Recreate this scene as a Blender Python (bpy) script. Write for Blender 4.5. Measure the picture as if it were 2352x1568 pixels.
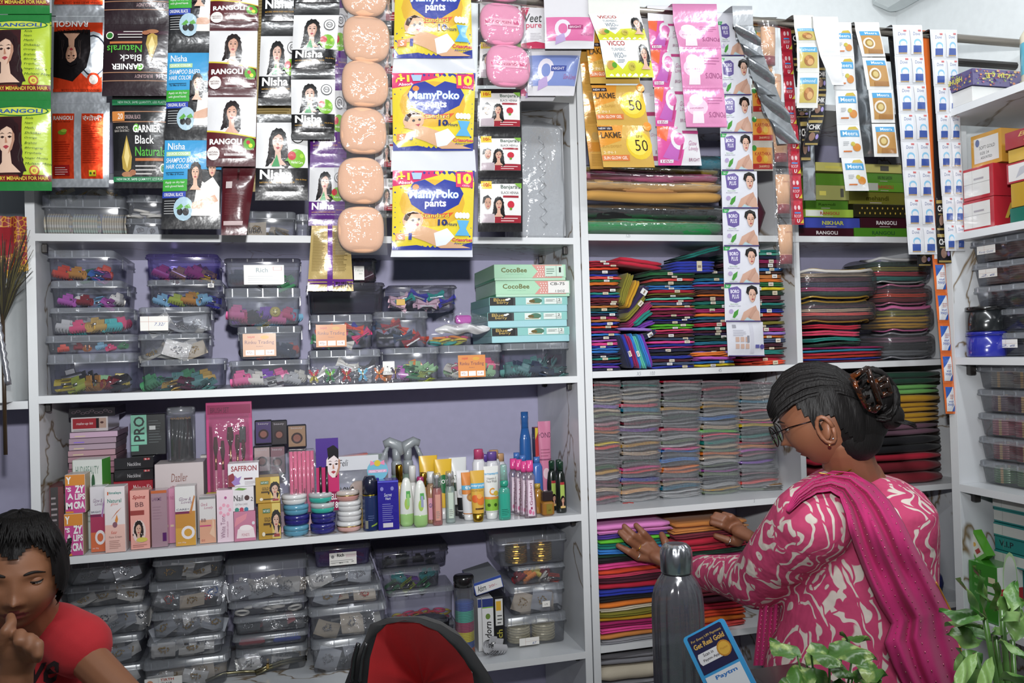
import bpy, math, random
from math import sin, cos, pi, radians, sqrt, exp
from mathutils import Vector as V, Matrix
from mathutils.geometry import tessellate_polygon
for _o in list(bpy.data.objects): bpy.data.objects.remove(_o)
SC = bpy.context.scene; COL = SC.collection
# ---------------------------------------------------------------- camera
C0 = V((-0.1488, -2.1, 1.5)); FPX = 1900.0
_yaw, _pit, _rol = -0.2618, 0.0124, 0.0287
F = V((-sin(_yaw)*cos(_pit), cos(_yaw)*cos(_pit), sin(_pit)))
_R = V((cos(_yaw), sin(_yaw), 0)); _U = _R.cross(F)
R2 = _R*cos(_rol)-_U*sin(_rol); U2 = _U*cos(_rol)+_R*sin(_rol)
cd = bpy.data.cameras.new('camera'); cd.sensor_width = 36; cd.lens = 36*FPX/2352; cd.clip_start = .05
cam = bpy.data.objects.new('camera', cd); COL.objects.link(cam)
cam.matrix_world = Matrix(((R2.x, U2.x, -F.x, C0.x), (R2.y, U2.y, -F.y, C0.y), (R2.z, U2.z, -F.z, C0.z), (0, 0, 0, 1)))
SC.camera = cam
# ---------------------------------------------------------------- world, lights, exposure
w = bpy.data.worlds.new('world'); SC.world = w; w.use_nodes = True
w.node_tree.nodes['Background'].inputs[0].default_value = (.85, .9, 1, 1)
w.node_tree.nodes['Background'].inputs[1].default_value = .12
def area(name, loc, to, sx, sy, e, col=(1, 1, 1)):
 l = bpy.data.lights.new(name, 'AREA'); l.shape = 'RECTANGLE'; l.size = sx; l.size_y = sy; l.energy = e; l.color = col
 o = bpy.data.objects.new(name, l); COL.objects.link(o); o.location = loc
 o.rotation_euler = (V(to)-V(loc)).to_track_quat('-Z', 'Y').to_euler(); return o
area('ceiling_tube_light', (0.1, -2.2, 2.72), (0.2, -.2, 1.3), 1.2, .06, 20, (.95, .98, 1))
area('ceiling_tube_light', (1.35, -1.0, 2.78), (1.35, -.6, 1.3), .06, 1.2, 9, (.95, .98, 1))
fl = bpy.data.lights.new('camera_flash', 'SPOT'); fl.energy = 128; fl.spot_size = radians(85); fl.spot_blend = .9; fl.shadow_soft_size = .03
fo = bpy.data.objects.new('camera_flash', fl); COL.objects.link(fo); fo.location = C0+U2*.23+F*.03; fo.scale = (1.7, 1, 1)
fo.rotation_euler = (F+R2*.03+U2*.16).to_track_quat('-Z', 'Y').to_euler()
SC.view_settings.view_transform = 'Standard'; SC.view_settings.look = 'None'
SC.view_settings.gamma = 1; SC.view_settings.use_curve_mapping = False
SC.view_settings.exposure = 0.28
SC.cycles.transparent_max_bounces = 20; SC.cycles.max_bounces = 6; SC.cycles.caustics_reflective = False; SC.cycles.caustics_refractive = False
# ---------------------------------------------------------------- pixel -> place helpers
def ray(px, py): return F+R2*((px-1176)/FPX)-U2*((py-784)/FPX)
def at(px, py, Y): d = ray(px, py); return C0+d*((Y-C0.y)/d.y)
def atx(px, py, X): d = ray(px, py); return C0+d*((X-C0.x)/d.x)
def atz(px, py, Z): d = ray(px, py); return C0+d*((Z-C0.z)/d.z)
def atd(px, py, dep): return C0+ray(px, py)*dep
def frame(x0, x1, yt, yb, Y):
 xm, ym = (x0+x1)/2, (yt+yb)/2
 a, b = at(x0, ym, Y), at(x1, ym, Y); return a.x, b.x, at(xm, yb, Y).z, at(xm, yt, Y).z
rnd = random.Random(7)
# ---------------------------------------------------------------- materials
def lin(c):
 if isinstance(c, str): c = tuple(int(c[i:i+2], 16)/255 for i in (0, 2, 4))
 return tuple((x/12.92 if x < .04045 else ((x+.055)/1.055)**2.4) for x in c)+(1,)
_M = {}
def bsdf(name):
 m = bpy.data.materials.new(name); m.use_nodes = True; return m, m.node_tree, m.node_tree.nodes['Principled BSDF']
def nd(nt, t, **k):
 n = nt.nodes.new(t)
 for a, b in k.items():
  if a[0] == '_': n.inputs[a[1:].replace('_', ' ')].default_value = b
  else: setattr(n, a, b)
 return n
FIN = {'matte': (.7, 0, 0, 0, 0), 'card': (.42, 0, .15, 0, 0), 'gloss': (.2, 0, .5, 0, 0), 'foil': (.2, .12, .5, 60, .6), 'silver': (.22, .85, 0, 45, .8),
  'print': (.24, 0, .45, 60, .5), 'cloth': (.9, 0, 0, 700, .35), 'metal': (.25, 1, 0, 0, 0), 'plastic': (.32, 0, .3, 0, 0), 'wrap': (.35, 0, 1, 90, .5), 'skin': (.5, 0, .05, 350, .12), 'puff': (.95, 0, 0, 900, .5)}
def K(c, fin='card'):
 k = (c, fin)
 if k in _M: return _M[k]
 m, nt, b = bsdf('mat_%s_%d' % (fin, len(_M)))
 ro, me, coat, bs, bd = FIN[fin]; L = lin(c)
 if fin in ('print', 'card', 'gloss', 'plastic', 'foil', 'puff'): g_ = (L[0]+L[1]+L[2])/3; k_ = {'print': .76, 'puff': .84}.get(fin, .9); L = tuple((x*.93+g_*.07)*k_ for x in L[:3])+(1,)
 tc = nd(nt, 'ShaderNodeTexCoord'); nz = nd(nt, 'ShaderNodeTexNoise', _Scale=bs or 40, _Detail=2)
 nt.links.new(tc.outputs['Object'], nz.inputs['Vector'])
 mx = nd(nt, 'ShaderNodeMixRGB', blend_type='MULTIPLY', _Fac=.12 if fin in ('cloth', 'puff', 'matte') else .04, _Color1=L)
 nt.links.new(nz.outputs['Fac'], mx.inputs['Color2']); nt.links.new(mx.outputs[0], b.inputs['Base Color'])
 b.inputs['Roughness'].default_value = ro; b.inputs['Metallic'].default_value = me
 b.inputs['Coat Weight'].default_value = coat; b.inputs['Coat Roughness'].default_value = .12
 if bd:
  bp = nd(nt, 'ShaderNodeBump', _Strength=bd, _Distance=.0012 if bs < 300 else .0006); nt.links.new(nz.outputs['Fac'], bp.inputs['Height'])
  nt.links.new(bp.outputs[0], b.inputs['Normal']); 
  if coat: nt.links.new(bp.outputs[0], b.inputs['Coat Normal'])
 if fin == 'skin': b.inputs['Subsurface Weight'].default_value = .08; b.inputs['Subsurface Radius'].default_value = (.01, .004, .002)
 if fin in ('cloth', 'puff'): b.inputs['Sheen Weight'].default_value = .08
 _M[k] = m; return m
def clear(tint=(.93, .95, .97), haze=.1, gl=.07, ro=.12, bump=0, hz=(.75, .78, .82)):
 k = ('clear', tint, haze, gl, ro, bump, hz)
 if k in _M: return _M[k]
 m, nt, b = bsdf('mat_clear_%d' % len(_M)); nt.nodes.remove(b); out = nt.nodes['Material Output']
 t = nd(nt, 'ShaderNodeBsdfTransparent', _Color=tint+(1,)); d = nd(nt, 'ShaderNodeBsdfDiffuse', _Color=hz+(1,)); g = nd(nt, 'ShaderNodeBsdfGlossy', _Roughness=ro)
 m1 = nd(nt, 'ShaderNodeMixShader', _Fac=haze); m2 = nd(nt, 'ShaderNodeMixShader'); lw = nd(nt, 'ShaderNodeLayerWeight', _Blend=.25)
 mp = nd(nt, 'ShaderNodeMapRange'); mp.inputs['To Min'].default_value = gl; mp.inputs['To Max'].default_value = .6
 l = nt.links.new
 if bump:
  nz = nd(nt, 'ShaderNodeTexNoise', _Scale=bump, _Detail=2); tc = nd(nt, 'ShaderNodeTexCoord'); l(tc.outputs['Object'], nz.inputs['Vector'])
  bp = nd(nt, 'ShaderNodeBump', _Strength=1, _Distance=.004); l(nz.outputs['Fac'], bp.inputs['Height']); l(bp.outputs[0], g.inputs['Normal'])
 l(lw.outputs['Fresnel'], mp.inputs['Value']); l(mp.outputs[0], m2.inputs['Fac'])
 l(t.outputs[0], m1.inputs[1]); l(d.outputs[0], m1.inputs[2]); l(m1.outputs[0], m2.inputs[1]); l(g.outputs[0], m2.inputs[2]); l(m2.outputs[0], out.inputs['Surface'])
 _M[k] = m; return m
BIN = clear((.95, .955, .97), .07, .07, .14, 0, (.7, .74, .8)); FILM = clear((.97, .97, .98), .05, .05, .07, 55); TUBE = clear((.94, .95, .96), .07, .09)
LIDM = clear((.92, .93, .95), .2, .08, .2, 0, (.68, .72, .78))
def marble(name, base, vein, grey, sc=1.9, ro=.3):
 m, nt, b = bsdf(name); l = nt.links.new; tc = nd(nt, 'ShaderNodeTexCoord')
 n1 = nd(nt, 'ShaderNodeTexNoise', _Scale=sc, _Detail=5, _Distortion=.8); l(tc.outputs['Object'], n1.inputs['Vector'])
 mm = nd(nt, 'ShaderNodeMath', operation='SUBTRACT'); l(n1.outputs['Fac'], mm.inputs[0]); mm.inputs[1].default_value = .5
 ab = nd(nt, 'ShaderNodeMath', operation='ABSOLUTE'); l(mm.outputs[0], ab.inputs[0])
 r = nd(nt, 'ShaderNodeValToRGB'); r.color_ramp.elements[0].color = lin(vein); r.color_ramp.elements[1].position = .010; r.color_ramp.elements[1].color = (1, 1, 1, 1); l(ab.outputs[0], r.inputs[0])
 n2 = nd(nt, 'ShaderNodeTexNoise', _Scale=sc*.8, _Detail=4, _Distortion=1.5); l(tc.outputs['Object'], n2.inputs['Vector'])
 r2 = nd(nt, 'ShaderNodeValToRGB'); r2.color_ramp.elements[0].position = .4; r2.color_ramp.elements[0].color = lin(grey); r2.color_ramp.elements[1].position = .58; r2.color_ramp.elements[1].color = lin(base); l(n2.outputs['Fac'], r2.inputs[0])
 x = nd(nt, 'ShaderNodeMixRGB', blend_type='MULTIPLY', _Fac=1); l(r2.outputs[0], x.inputs[1]); l(r.outputs[0], x.inputs[2]); l(x.outputs[0], b.inputs['Base Color'])
 b.inputs['Roughness'].default_value = ro; return m
MARB = marble('marble_laminate', 'd4d6d8', '94784e', 'c2c5c9'); MARBG = marble('grey_marble_laminate', '8c9196', '6f6240', '6d7278', 5)
EDGE = K('dfe2e4', 'card'); LAV = K('b4b2cf', 'matte'); WALL = K('e9edee', 'matte')
# ---------------------------------------------------------------- mesh builder
class MB:
 def __init__(s): s.v = []; s.f = []; s.m = []; s.sm = []; s.mats = []
 def mi(s, m):
  if m not in s.mats: s.mats.append(m)
  return s.mats.index(m)
 def add(s, vs, fs, m, smooth=False):
  o = len(s.v); i = s.mi(m); s.v += [tuple(p) for p in vs]
  for f in fs: s.f.append([o+k for k in f]); s.m.append(i); s.sm.append(smooth)
  return s
 def box(s, x0, x1, y0, y1, z0, z1, m, bev=0):
  if bev <= 0:
   vs = [(x, y, z) for z in (z0, z1) for y in (y0, y1) for x in (x0, x1)]
   return s.add(vs, [(0, 2, 3, 1), (4, 5, 7, 6), (0, 1, 5, 4), (2, 6, 7, 3), (0, 4, 6, 2), (1, 3, 7, 5)], m)
  b = min(bev, (x1-x0)*.45, (y1-y0)*.45, (z1-z0)*.45); L = []
  for (dz, ins) in ((z0, b), (z0+b, 0), (z1-b, 0), (z1, b)):
   L.append(rrect(x0+ins, x1-ins, y0+ins, y1-ins, b, dz))
  return s.loft(L, m, True, True)
 def loft(s, L, m, c0=True, c1=True, smooth=False, closed=True):
  n = len(L[0]); vs = [p for r in L for p in r]; fs = []
  for a in range(len(L)-1):
   for k in range(n if closed else n-1):
    j = (k+1) % n; fs.append((a*n+k, a*n+j, (a+1)*n+j, (a+1)*n+k))
  if c0: fs.append(tuple(range(n-1, -1, -1)))
  if c1: fs.append(tuple((len(L)-1)*n+k for k in range(n)))
  return s.add(vs, fs, m, smooth)
 def lathe(s, prof, m, cx=0, cy=0, z0=0, n=24, sy=1, cap=True, seg=None):
  L = []
  for r, z in prof:
   L.append([(cx+r*cos(2*pi*k/n), cy+r*sy*sin(2*pi*k/n), z0+z) for k in range(n)])
  return s.loft(L, m, cap, cap, True)
 def tube(s, P, r, m, n=8, cap=True):
  P = [V(p) for p in P]; rr = r if isinstance(r, (list, tuple)) else [r]*len(P); L = []
  up = V((0, 0, 1))
  for i, p in enumerate(P):
   t = (P[min(i+1, len(P)-1)]-P[max(i-1, 0)]).normalized()
   a = t.cross(up)
   if a.length < .1: a = t.cross(V((1, 0, 0)))
   a.normalize(); b = t.cross(a)
   L.append([p+(a*cos(2*pi*k/n)+b*sin(2*pi*k/n))*rr[i] for k in range(n)])
  return s.loft(L, m, cap, cap, True)
 def grid(s, fn, nu, nv, m, smooth=True, two=None):
  vs = [fn(i/nu, j/nv) for j in range(nv+1) for i in range(nu+1)]
  fs = [(j*(nu+1)+i, j*(nu+1)+i+1, (j+1)*(nu+1)+i+1, (j+1)*(nu+1)+i) for j in range(nv) for i in range(nu)]
  return s.add(vs, fs, m, smooth)
 def ball(s, c, r, m, n=10, sc=(1, 1, 1)):
  L = []
  for j in range(1, n):
   a = pi*j/n; L.append([(c[0]+r*sc[0]*sin(a)*cos(2*pi*k/(2*n)), c[1]+r*sc[1]*sin(a)*sin(2*pi*k/(2*n)), c[2]-r*sc[2]*cos(a)) for k in range(2*n)])
  return s.loft(L, m, True, True, True)
 def build(s, name, parent=None, loc=None, rot=None):
  me = bpy.data.meshes.new(name); me.from_pydata(s.v, [], s.f)
  for m in s.mats: me.materials.append(m)
  me.polygons.foreach_set('material_index', s.m); me.polygons.foreach_set('use_smooth', s.sm); me.update()
  o = bpy.data.objects.new(name, me); COL.objects.link(o)
  if parent: o.parent = parent
  if loc is not None: o.location = loc
  if rot is not None: o.rotation_euler = rot
  return o
def rrect(x0, x1, y0, y1, r, z, k=2):
 P = []
 for (cx, cy, a0) in ((x1-r, y1-r, 0), (x0+r, y1-r, 90), (x0+r, y0+r, 180), (x1-r, y0+r, 270)):
  for i in range(k+1): a = radians(a0+90*i/k); P.append((cx+r*cos(a), cy+r*sin(a), z))
 return P
def tag(o, label=None, cat=None, group=None, kind=None):
 if label: o['label'] = label
 if cat: o['category'] = cat
 if group: o['group'] = group
 if kind: o['kind'] = kind
 return o
def empty(name, loc, label, cat, group=None, rz=0, rot=None):
 o = bpy.data.objects.new(name, None); COL.objects.link(o); o.location = loc; o.empty_display_size = .02
 o.rotation_euler = rot or (0, 0, rz); return tag(o, label, cat, group)
def copy_tree(o, parent=None, name=None):
 c = o.copy(); COL.objects.link(c)
 if name: c.name = name
 if parent: c.parent = parent
 for ch in list(o.children): copy_tree(ch, c)
 return c
ORD = ['', 'lowest', 'second from the bottom', 'third from the bottom', 'fourth from the bottom', 'fifth from the bottom', 'sixth from the bottom', 'seventh from the bottom', 'eighth from the bottom', 'ninth from the bottom']
def nth(n):
 return '%d%s' % (n, 'th' if 10 < n % 100 < 14 else {1: 'st', 2: 'nd', 3: 'rd'}.get(n % 10, 'th'))
# ---------------------------------------------------------------- flat printed art
_G = {}
def glyphs(t, bold=0, shear=0):
 k = (t, bold, shear)
 if k not in _G:
  c = bpy.data.curves.new('t', 'FONT'); c.body = t; c.size = 1; c.offset = bold; c.shear = shear; c.resolution_u = 2; c.fill_mode = 'FRONT'
  o = bpy.data.objects.new('t', c); COL.objects.link(o)
  me = bpy.data.meshes.new_from_object(o.evaluated_get(bpy.context.evaluated_depsgraph_get()))
  vs = [(v.co.x, v.co.y) for v in me.vertices]; fs = [tuple(p.vertices) for p in me.polygons]
  bpy.data.objects.remove(o); bpy.data.curves.remove(c); bpy.data.meshes.remove(me)
  if not vs: vs = [(0, 0), (1, 0), (1, 1)]; fs = [(0, 1, 2)]
  xs = [p[0] for p in vs]; ys = [p[1] for p in vs]; x0, y0 = min(xs), min(ys); W, H = max(xs)-x0, max(ys)-y0
  _G[k] = ([((x-x0)/W, (y-y0)/H) for x, y in vs], fs, W/max(H, 1e-6))
 return _G[k]
class Art:
 def __init__(s, asp=1.3): s.L = []; s.a = asp
 def poly(s, P, c):
  P = [tuple(p) for p in P]; T = tessellate_polygon([[V((p[0], p[1], 0)) for p in P]]); s.L.append((P, T, c)); return s
 def rect(s, u0, v0, u1, v1, c): return s.poly([(u0, v0), (u1, v0), (u1, v1), (u0, v1)], c)
 def ell(s, u, v, ru, c, rv=None, n=16, rot=0):
  rv = rv if rv is not None else ru/s.a; P = []
  for k in range(n):
   a = 2*pi*k/n; x, y = ru*cos(a), rv*s.a*sin(a); P.append((u+x*cos(rot)-y*sin(rot), v+(x*sin(rot)+y*cos(rot))/s.a))
  return s.poly(P, c)
 def text(s, t, u0, v0, u1, v1, c, bold=.01, shear=0, rot=0):
  g, f, _ = glyphs(t, bold, shear)
  if rot == 90: P = [(u1-(u1-u0)*y, v0+(v1-v0)*x) for x, y in g]
  elif rot == 180: P = [(u1-(u1-u0)*x, v1-(v1-v0)*y) for x, y in g]
  else: P = [(u0+(u1-u0)*x, v0+(v1-v0)*y) for x, y in g]
  s.L.append((P, f, c)); return s
 def lines(s, u0, v0, u1, v1, n, c, th=.35, seed=1):
  r = random.Random(seed); h = (v1-v0)/n
  for k in range(n): s.rect(u0, v0+k*h, u0+(u1-u0)*r.uniform(.7, 1), v0+(k+th)*h, c)
  return s
 def flip(s):
  s.L = [([(1-x, 1-y) for x, y in P], T, c) for P, T, c in s.L]; return s
 def woman(s, u, v, r, hair='15100f', skin='d8a88c', top=None, long=1.0, lean=0):
  ru = r*s.a*.72
  H = [(-1.25, .5), (-.9, 1.2), (-.2, 1.5), (.6, 1.4), (1.15, .9), (1.4, .1), (1.5, -1.2), (2.0*long, -2.4*long), (1.2, -2.9*long), (.5, -2.2), (-.4, -1.6), (-1.1, -2.3*long), (-1.9, -2.6*long), (-1.5, -1.2), (-1.35, -.3)]
  n = len(H); H = [(H[i][0]+(H[(i+1) % n][0]-H[i][0])*t/4+.07*sin(2.1*(4*i+t)), H[i][1]+(H[(i+1) % n][1]-H[i][1])*t/4+.06*cos(1.7*(4*i+t))) for i in range(n) for t in range(4)]
  s.poly([(u+x*ru, v+y*r) for x, y in H], hair)
  for k, (x0, x1) in enumerate(((-1.25, -1.45), (-1.45, -1.1), (1.2, 1.5), (1.35, 1.15))):
   P = [(x0+(x1-x0)*t/6+.09*sin(t*1.6+k), .4-2.2*long*t/6) for t in range(7)]; s.poly([(u+x*ru, v+y*r) for x, y in P]+[(u+(x+.09)*ru, v+y*r) for x, y in reversed(P)], '3d3230')
  s.poly([(u-.4*ru, v-.6*r), (u+.35*ru, v-.6*r), (u+.5*ru, v-1.7*r), (u+1.3*ru, v-2.3*r), (u-1.2*ru, v-2.3*r), (u-.45*ru, v-1.6*r)], skin)
  if top: s.poly([(u-.5*ru, v-1.9*r), (u+.5*ru, v-1.9*r), (u+1.3*ru, v-2.5*r), (u-1.2*ru, v-2.5*r)], top)
  s.face(u, v, r, skin)
  return s.poly([(u-.95*ru, v+.1*r), (u-.8*ru, v+.95*r), (u, v+1.2*r), (u+.8*ru, v+.9*r), (u+.9*ru, v+.2*r), (u+.5*ru, v+.7*r), (u+.1*ru, v+.85*r), (u-.5*ru, v+.6*r)], hair)
 def face(s, u, v, r, skin='d8a88c'):
  ru = r*s.a*.72
  s.poly([(u+x*ru, v+y*r) for x, y in [(-.8, .5), (-.4, 1), (.4, 1), (.8, .5), (.82, -.1), (.55, -.75), (.15, -1.05), (-.15, -1.05), (-.55, -.75), (-.82, -.1)]], skin)
  s.poly([(u+x*ru, v+y*r) for x, y in [(.8, .5), (.82, -.1), (.55, -.75), (.15, -1.05), (.3, -.7), (.55, -.2), (.6, .5)]], 'b98a70')
  for k in (-1, 1):
   s.poly([(u+(k*.36-.22)*ru, v+.12*r), (u+k*.36*ru, v+.2*r), (u+(k*.36+.22)*ru, v+.12*r), (u+k*.36*ru, v+.02*r)], '2a1a18')
   s.poly([(u+(k*.38-.28)*ru, v+.32*r), (u+k*.38*ru, v+.42*r), (u+(k*.38+.28)*ru, v+.32*r), (u+k*.38*ru, v+.36*r)], '2a1a18')
  s.poly([(u-.07*ru, v+.1*r), (u+.02*ru, v+.1*r), (u+.14*ru, v-.28*r), (u-.1*ru, v-.3*r)], 'b98468')
  return s.poly([(u-.3*ru, v-.55*r), (u-.08*ru, v-.46*r), (u+.08*ru, v-.46*r), (u+.3*ru, v-.55*r), (u, v-.72*r)], 'b03a44')
 def put(s, mb, fn, fin='print', eps=.00035, maxl=0):
  for i, (P, T, c) in enumerate(s.L):
   m = K(c, fin) if isinstance(c, (str, tuple)) else c; off = eps*(1+i*.25); vs = list(P); fs = [tuple(t) for t in T]
   if maxl:
    st = []; out = []
    for t in fs:
     for q in range(1, len(t)-1): st.append((t[0], t[q], t[q+1], 0))
    cache = {}
    while st:
     a, b, c2, d = st.pop(); e = [(dist2(vs[a], vs[b], s.a), a, b, c2), (dist2(vs[b], vs[c2], s.a), b, c2, a), (dist2(vs[c2], vs[a], s.a), c2, a, b)]; e.sort(reverse=True)
     if e[0][0] > maxl*maxl and d < 9:
      _, p, q, r = e[0]; kk = (min(p, q), max(p, q))
      if kk not in cache: cache[kk] = len(vs); vs.append(((vs[p][0]+vs[q][0])/2, (vs[p][1]+vs[q][1])/2))
      st += [(p, cache[kk], r, d+1), (cache[kk], q, r, d+1)]
     else: out.append((a, b, c2))
    fs = out
   pts = []
   for (u, v) in vs:
    p, n = fn(u, v); pts.append(p+n*off)
   g = []
   for t in fs:   # face the normal
    a, b, c3 = pts[t[0]], pts[t[1]], pts[t[2]]
    nn = fn(*vs[t[0]])[1]
    g.append(t if (b-a).cross(c3-a).dot(nn) >= 0 else tuple(reversed(t)))
   mb.add(pts, g, m, bool(maxl))
  return mb
def dist2(a, b, asp): return (a[0]-b[0])**2+((a[1]-b[1])*asp)**2
def flatmap(w, h, x0=0, y=0, z0=0):
 n = V((0, -1, 0)); return lambda u, v: (V((x0+u*w, y, z0+v*h)), n)
# ---------------------------------------------------------------- the room
ZA, ZB, ZC, ZD, ZE = 1.801, 1.430, 1.0606, .694, .33
ME, MF, MG, MH, MI = 1.812, 1.44, 1.0616, .7023, .34
ZT = 2.182; LX, QX, MX, NX0, NX = -.7053, .592, .6355, 1.270, 1.288
BY, SX, SY = .376, 1.62, -.212
S1, S2, S3, S4, S5 = 2.132, 1.7896, 1.4495, 1.1007, .74
def struct(name, mb, kind='structure', label=None, cat=None):
 o = mb.build(name); tag(o, label, cat, None, kind); return o
struct('floor', MB().box(-3, 3, -4, .6, -.05, 0, K('8d8880', 'matte')))
b = MB(); b.box(-3, 2.2, BY+.004, BY+.1, 0, 2.26, LAV); b.box(-3, 2.2, BY+.004, BY+.1, 2.26, 3.1, WALL); struct('wall_back', b)
struct('wall_side', MB().box(1.97, 2.2, -4, BY+.1, 0, 3.1, WALL))
struct('ceiling', MB().box(-3, 2.2, -4, BY+.1, 2.98, 3.1, WALL))
struct('ceiling_beam', MB().box(1.86, 1.98, -4, BY+.004, 2.66, 2.98, K('ced4d4', 'matte'), .03), 'structure')
def shelf_panel(par, name, x0, x1, y0, y1, z0, z1, edge='y', ms=None):
 b = MB()
 if edge == 'y': b.box(x0, x1, y0+.002, y1, z0, z1, ms or MARB); b.box(x0, x1, y0, y0+.0022, z0, z1, EDGE)
 else: b.box(x0+.002, x1, y0, y1, z0, z1, ms or MARB); b.box(x0, x0+.0022, y0, y1, z0, z1, EDGE)
 return b.build(name, par)
TH = .0175
u = empty('shelf_unit', (0, 0, 0), 'white marbled shelf unit of cosmetics and clear boxes, next to the child', 'shelf unit')
shelf_panel(u, 'side_panel', LX-.02, LX, 0, BY, 0, 2.6, ms=MARB); shelf_panel(u, 'side_panel', QX, QX+.0195, 0, BY, 0, 2.3)
for z in (ZT, ZA, ZB, ZC, ZD, ZE): shelf_panel(u, 'shelf_board', LX, QX, -.002, BY, z-TH, z)
def bracket(par, x, y, z):
 MB().box(x-.006, x+.006, y-.008, y+.008, z-.022, z, K('2b2623', 'plastic'), .002).build('shelf_bracket', par)
for z in (ZA, ZB, ZC, ZD): bracket(u, LX+.007, .05, z-TH); bracket(u, QX-.007, .05, z-TH); bracket(u, QX-.007, .28, z-TH)
u2 = empty('shelf_unit', (0, 0, 0), 'white shelf unit of folded cloth behind the woman, handwritten prices on its edges', 'shelf unit')
shelf_panel(u2, 'side_panel', .615, MX, 0, BY, 0, 2.3); shelf_panel(u2, 'side_panel', NX0, NX, .004, BY, MI, 2.2)
shelf_panel(u2, 'side_panel', 1.87, 1.89, 0, BY, 0, 2.3)
for z in (2.20, ME, MF, MG, MH, MI): o = shelf_panel(u2, 'shelf_board', MX, 1.87, -.002, BY, z-TH, z)
PEN = K('8a8f96', 'matte')
def scribble(par, t, px, py, Y, h):
 p = at(px, py, Y); g = glyphs(t); w_ = h*g[2]*.8; b = MB(); a = Art(h/w_); a.text(t, 0, 0, 1, 1, '8a8f96', 0, .2); a.put(b, flatmap(w_, h, p.x, Y, p.z-h/2), 'matte'); b.build('pencil_price', par)
scribble(u2, '125', 1438, 541, -.002, .009); scribble(u2, 'X5', 1462, 858, -.002, .010); scribble(u2, '100', 1493, 857, -.002, .010); scribble(u2, '45', 1650, 850, -.002, .010); scribble(u2, '5', 1731, 1150, -.002, .009)
u3 = empty('shelf_unit', (0, 0, 0), 'shelf unit along the side wall holding shoe-style boxes and bangle boxes', 'shelf unit')
shelf_panel(u3, 'end_panel', SX, 1.96, SY, SY+.028, 0, S2-TH, 'x')
for z in (S1, S2, S3, S4, S5):
 b = MB(); y1 = SY-.001 if z < S1 else SY+.06
 b.box(SX+.002, 1.96, -1.6, y1, z-TH*1.15, z, MARB); b.box(SX, SX+.0022, -1.6, y1, z-TH*1.15, z, EDGE); b.build('shelf_board', u3)
for z in (S3, S4): MB().box(1.655, 1.675, SY-.016, SY, z-.05, z-TH*1.15, K('231f1e', 'plastic'), .002).build('shelf_bracket', u3)
# neighbour unit seen past the first post
u4 = empty('shelf_unit', (0, 0, 0), 'dark marbled shelf at the picture edge with a hanging gold cloth in front', 'shelf unit')
MB().box(-1.3, LX-.022, .3, .32, 1.42, 2.2, MARBG).build('back_panel', u4)
b = MB(); b.box(-1.3, LX-.022, .002, BY, 1.402, 1.42, MARBG); b.box(-1.3, LX-.022, 0, .0022, 1.402, 1.42, EDGE); b.build('shelf_board', u4)
MB().box(-.80, -.757, -.05, .3, 1.42, 1.80, WALL).build('white_panel', u4)
# steel rod the strips hang from
RY, RZ = -.20, 2.338
rod = empty('hanging_rod', (0, 0, 0), 'steel rod that the sachet strips hang over, below the ceiling', 'rod')
b = MB(); b.tube([(-1.4, RY, RZ), (1.97, RY, RZ+.004)], .0115, K('b9aea2', 'metal'), 12); b.build('rod_tube', rod)
b = MB(); b.tube([(1.2, RY+.09, RZ-.03), (1.97, RY+.09, RZ-.026)], .012, K('4a4340', 'metal'), 8); b.build('rear_tube', rod)
# ---------------------------------------------------------------- placing
def slot(x0, x1, yt, yb, D, zb=None, ax='y'):
 xm, ym = (x0+x1)/2, (yt+yb)/2; fn = at if ax == 'y' else atx
 a, b_ = fn(x0, ym, D), fn(x1, ym, D); z0 = fn(xm, yb, D).z if zb is None else zb+.0005; zt = fn(xm, yt, D).z
 if ax == 'x' and abs(D-1.7) < .12 and a.y > SY-.006 and xm > 2235: a.y = SY-.006
 if ax == 'y': return V(((a.x+b_.x)/2, D, z0)), 0, b_.x-a.x, zt-z0
 return V((D, (a.y+b_.y)/2, z0)), -pi/2, a.y-b_.y, zt-z0
# ---------------------------------------------------------------- clear boxes and what lies in them
def clear_box(x0, x1, yt, yb, D, zb, dep, label, lid=.2, mat=None, lidm=None, ax='y', group=None, clasp=True, hh=None, taper=.94, name='clear_box'):
 loc, rz, w_, h = slot(x0, x1, yt, yb, D, zb, ax)
 if hh: h = hh
 mat = mat or BIN; lidm = lidm or LIDM
 o = empty(name, loc, label, 'box', group, rz); r = min(.008, h*.2); hb = h*(1-lid)
 def ring(ins, z, k=2): return rrect(-w_/2+ins, w_/2-ins, ins, dep-ins, r+.004, z, k)
 t = w_*(1-taper)/2; b = MB(); b.loft([ring(t+.004, .0015), ring(t, .005), ring(t*.3+.001, hb)], mat, True, False, True); b.build('tub', o)
 b = MB(); b.loft([ring(-.001, hb-.003), ring(-.0025, hb), ring(-.0005, hb+.001), ring(-.0005, h-.003), ring(.003, h-.0005)], lidm, False, True, True)
 nn = max(3, int(w_/.035))
 for k in range(nn): x = -w_/2+(k+.5)*w_/nn; b.box(x-.0012, x+.0012, -.0022, .0002, hb, h-.003, lidm)
 b.build('lid', o)
 if clasp:
  b = MB(); zc = hb-.006
  b.box(w_/2-.001, w_/2+.0022, dep*.35, dep*.55, zc-.012, zc+.012, lidm, .001); b.build('clasp', o); b = MB(); b.box(-w_/2-.0022, -w_/2+.001, dep*.35, dep*.55, zc-.012, zc+.012, lidm, .001); b.build('clasp', o)
 return dict(o=o, loc=loc, rz=rz, w=w_, d=dep, h=hb, H=h, top=loc.z+h, ax=ax)
def place_in(bx, o, x, y, z, rot=None):
 q = Matrix.Rotation(bx['rz'], 3, 'Z') @ V((x, y, z)); o.location = bx['loc']+q
 if rot: o.rotation_euler = (rot[0], rot[1], rot[2]+bx['rz'])
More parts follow.
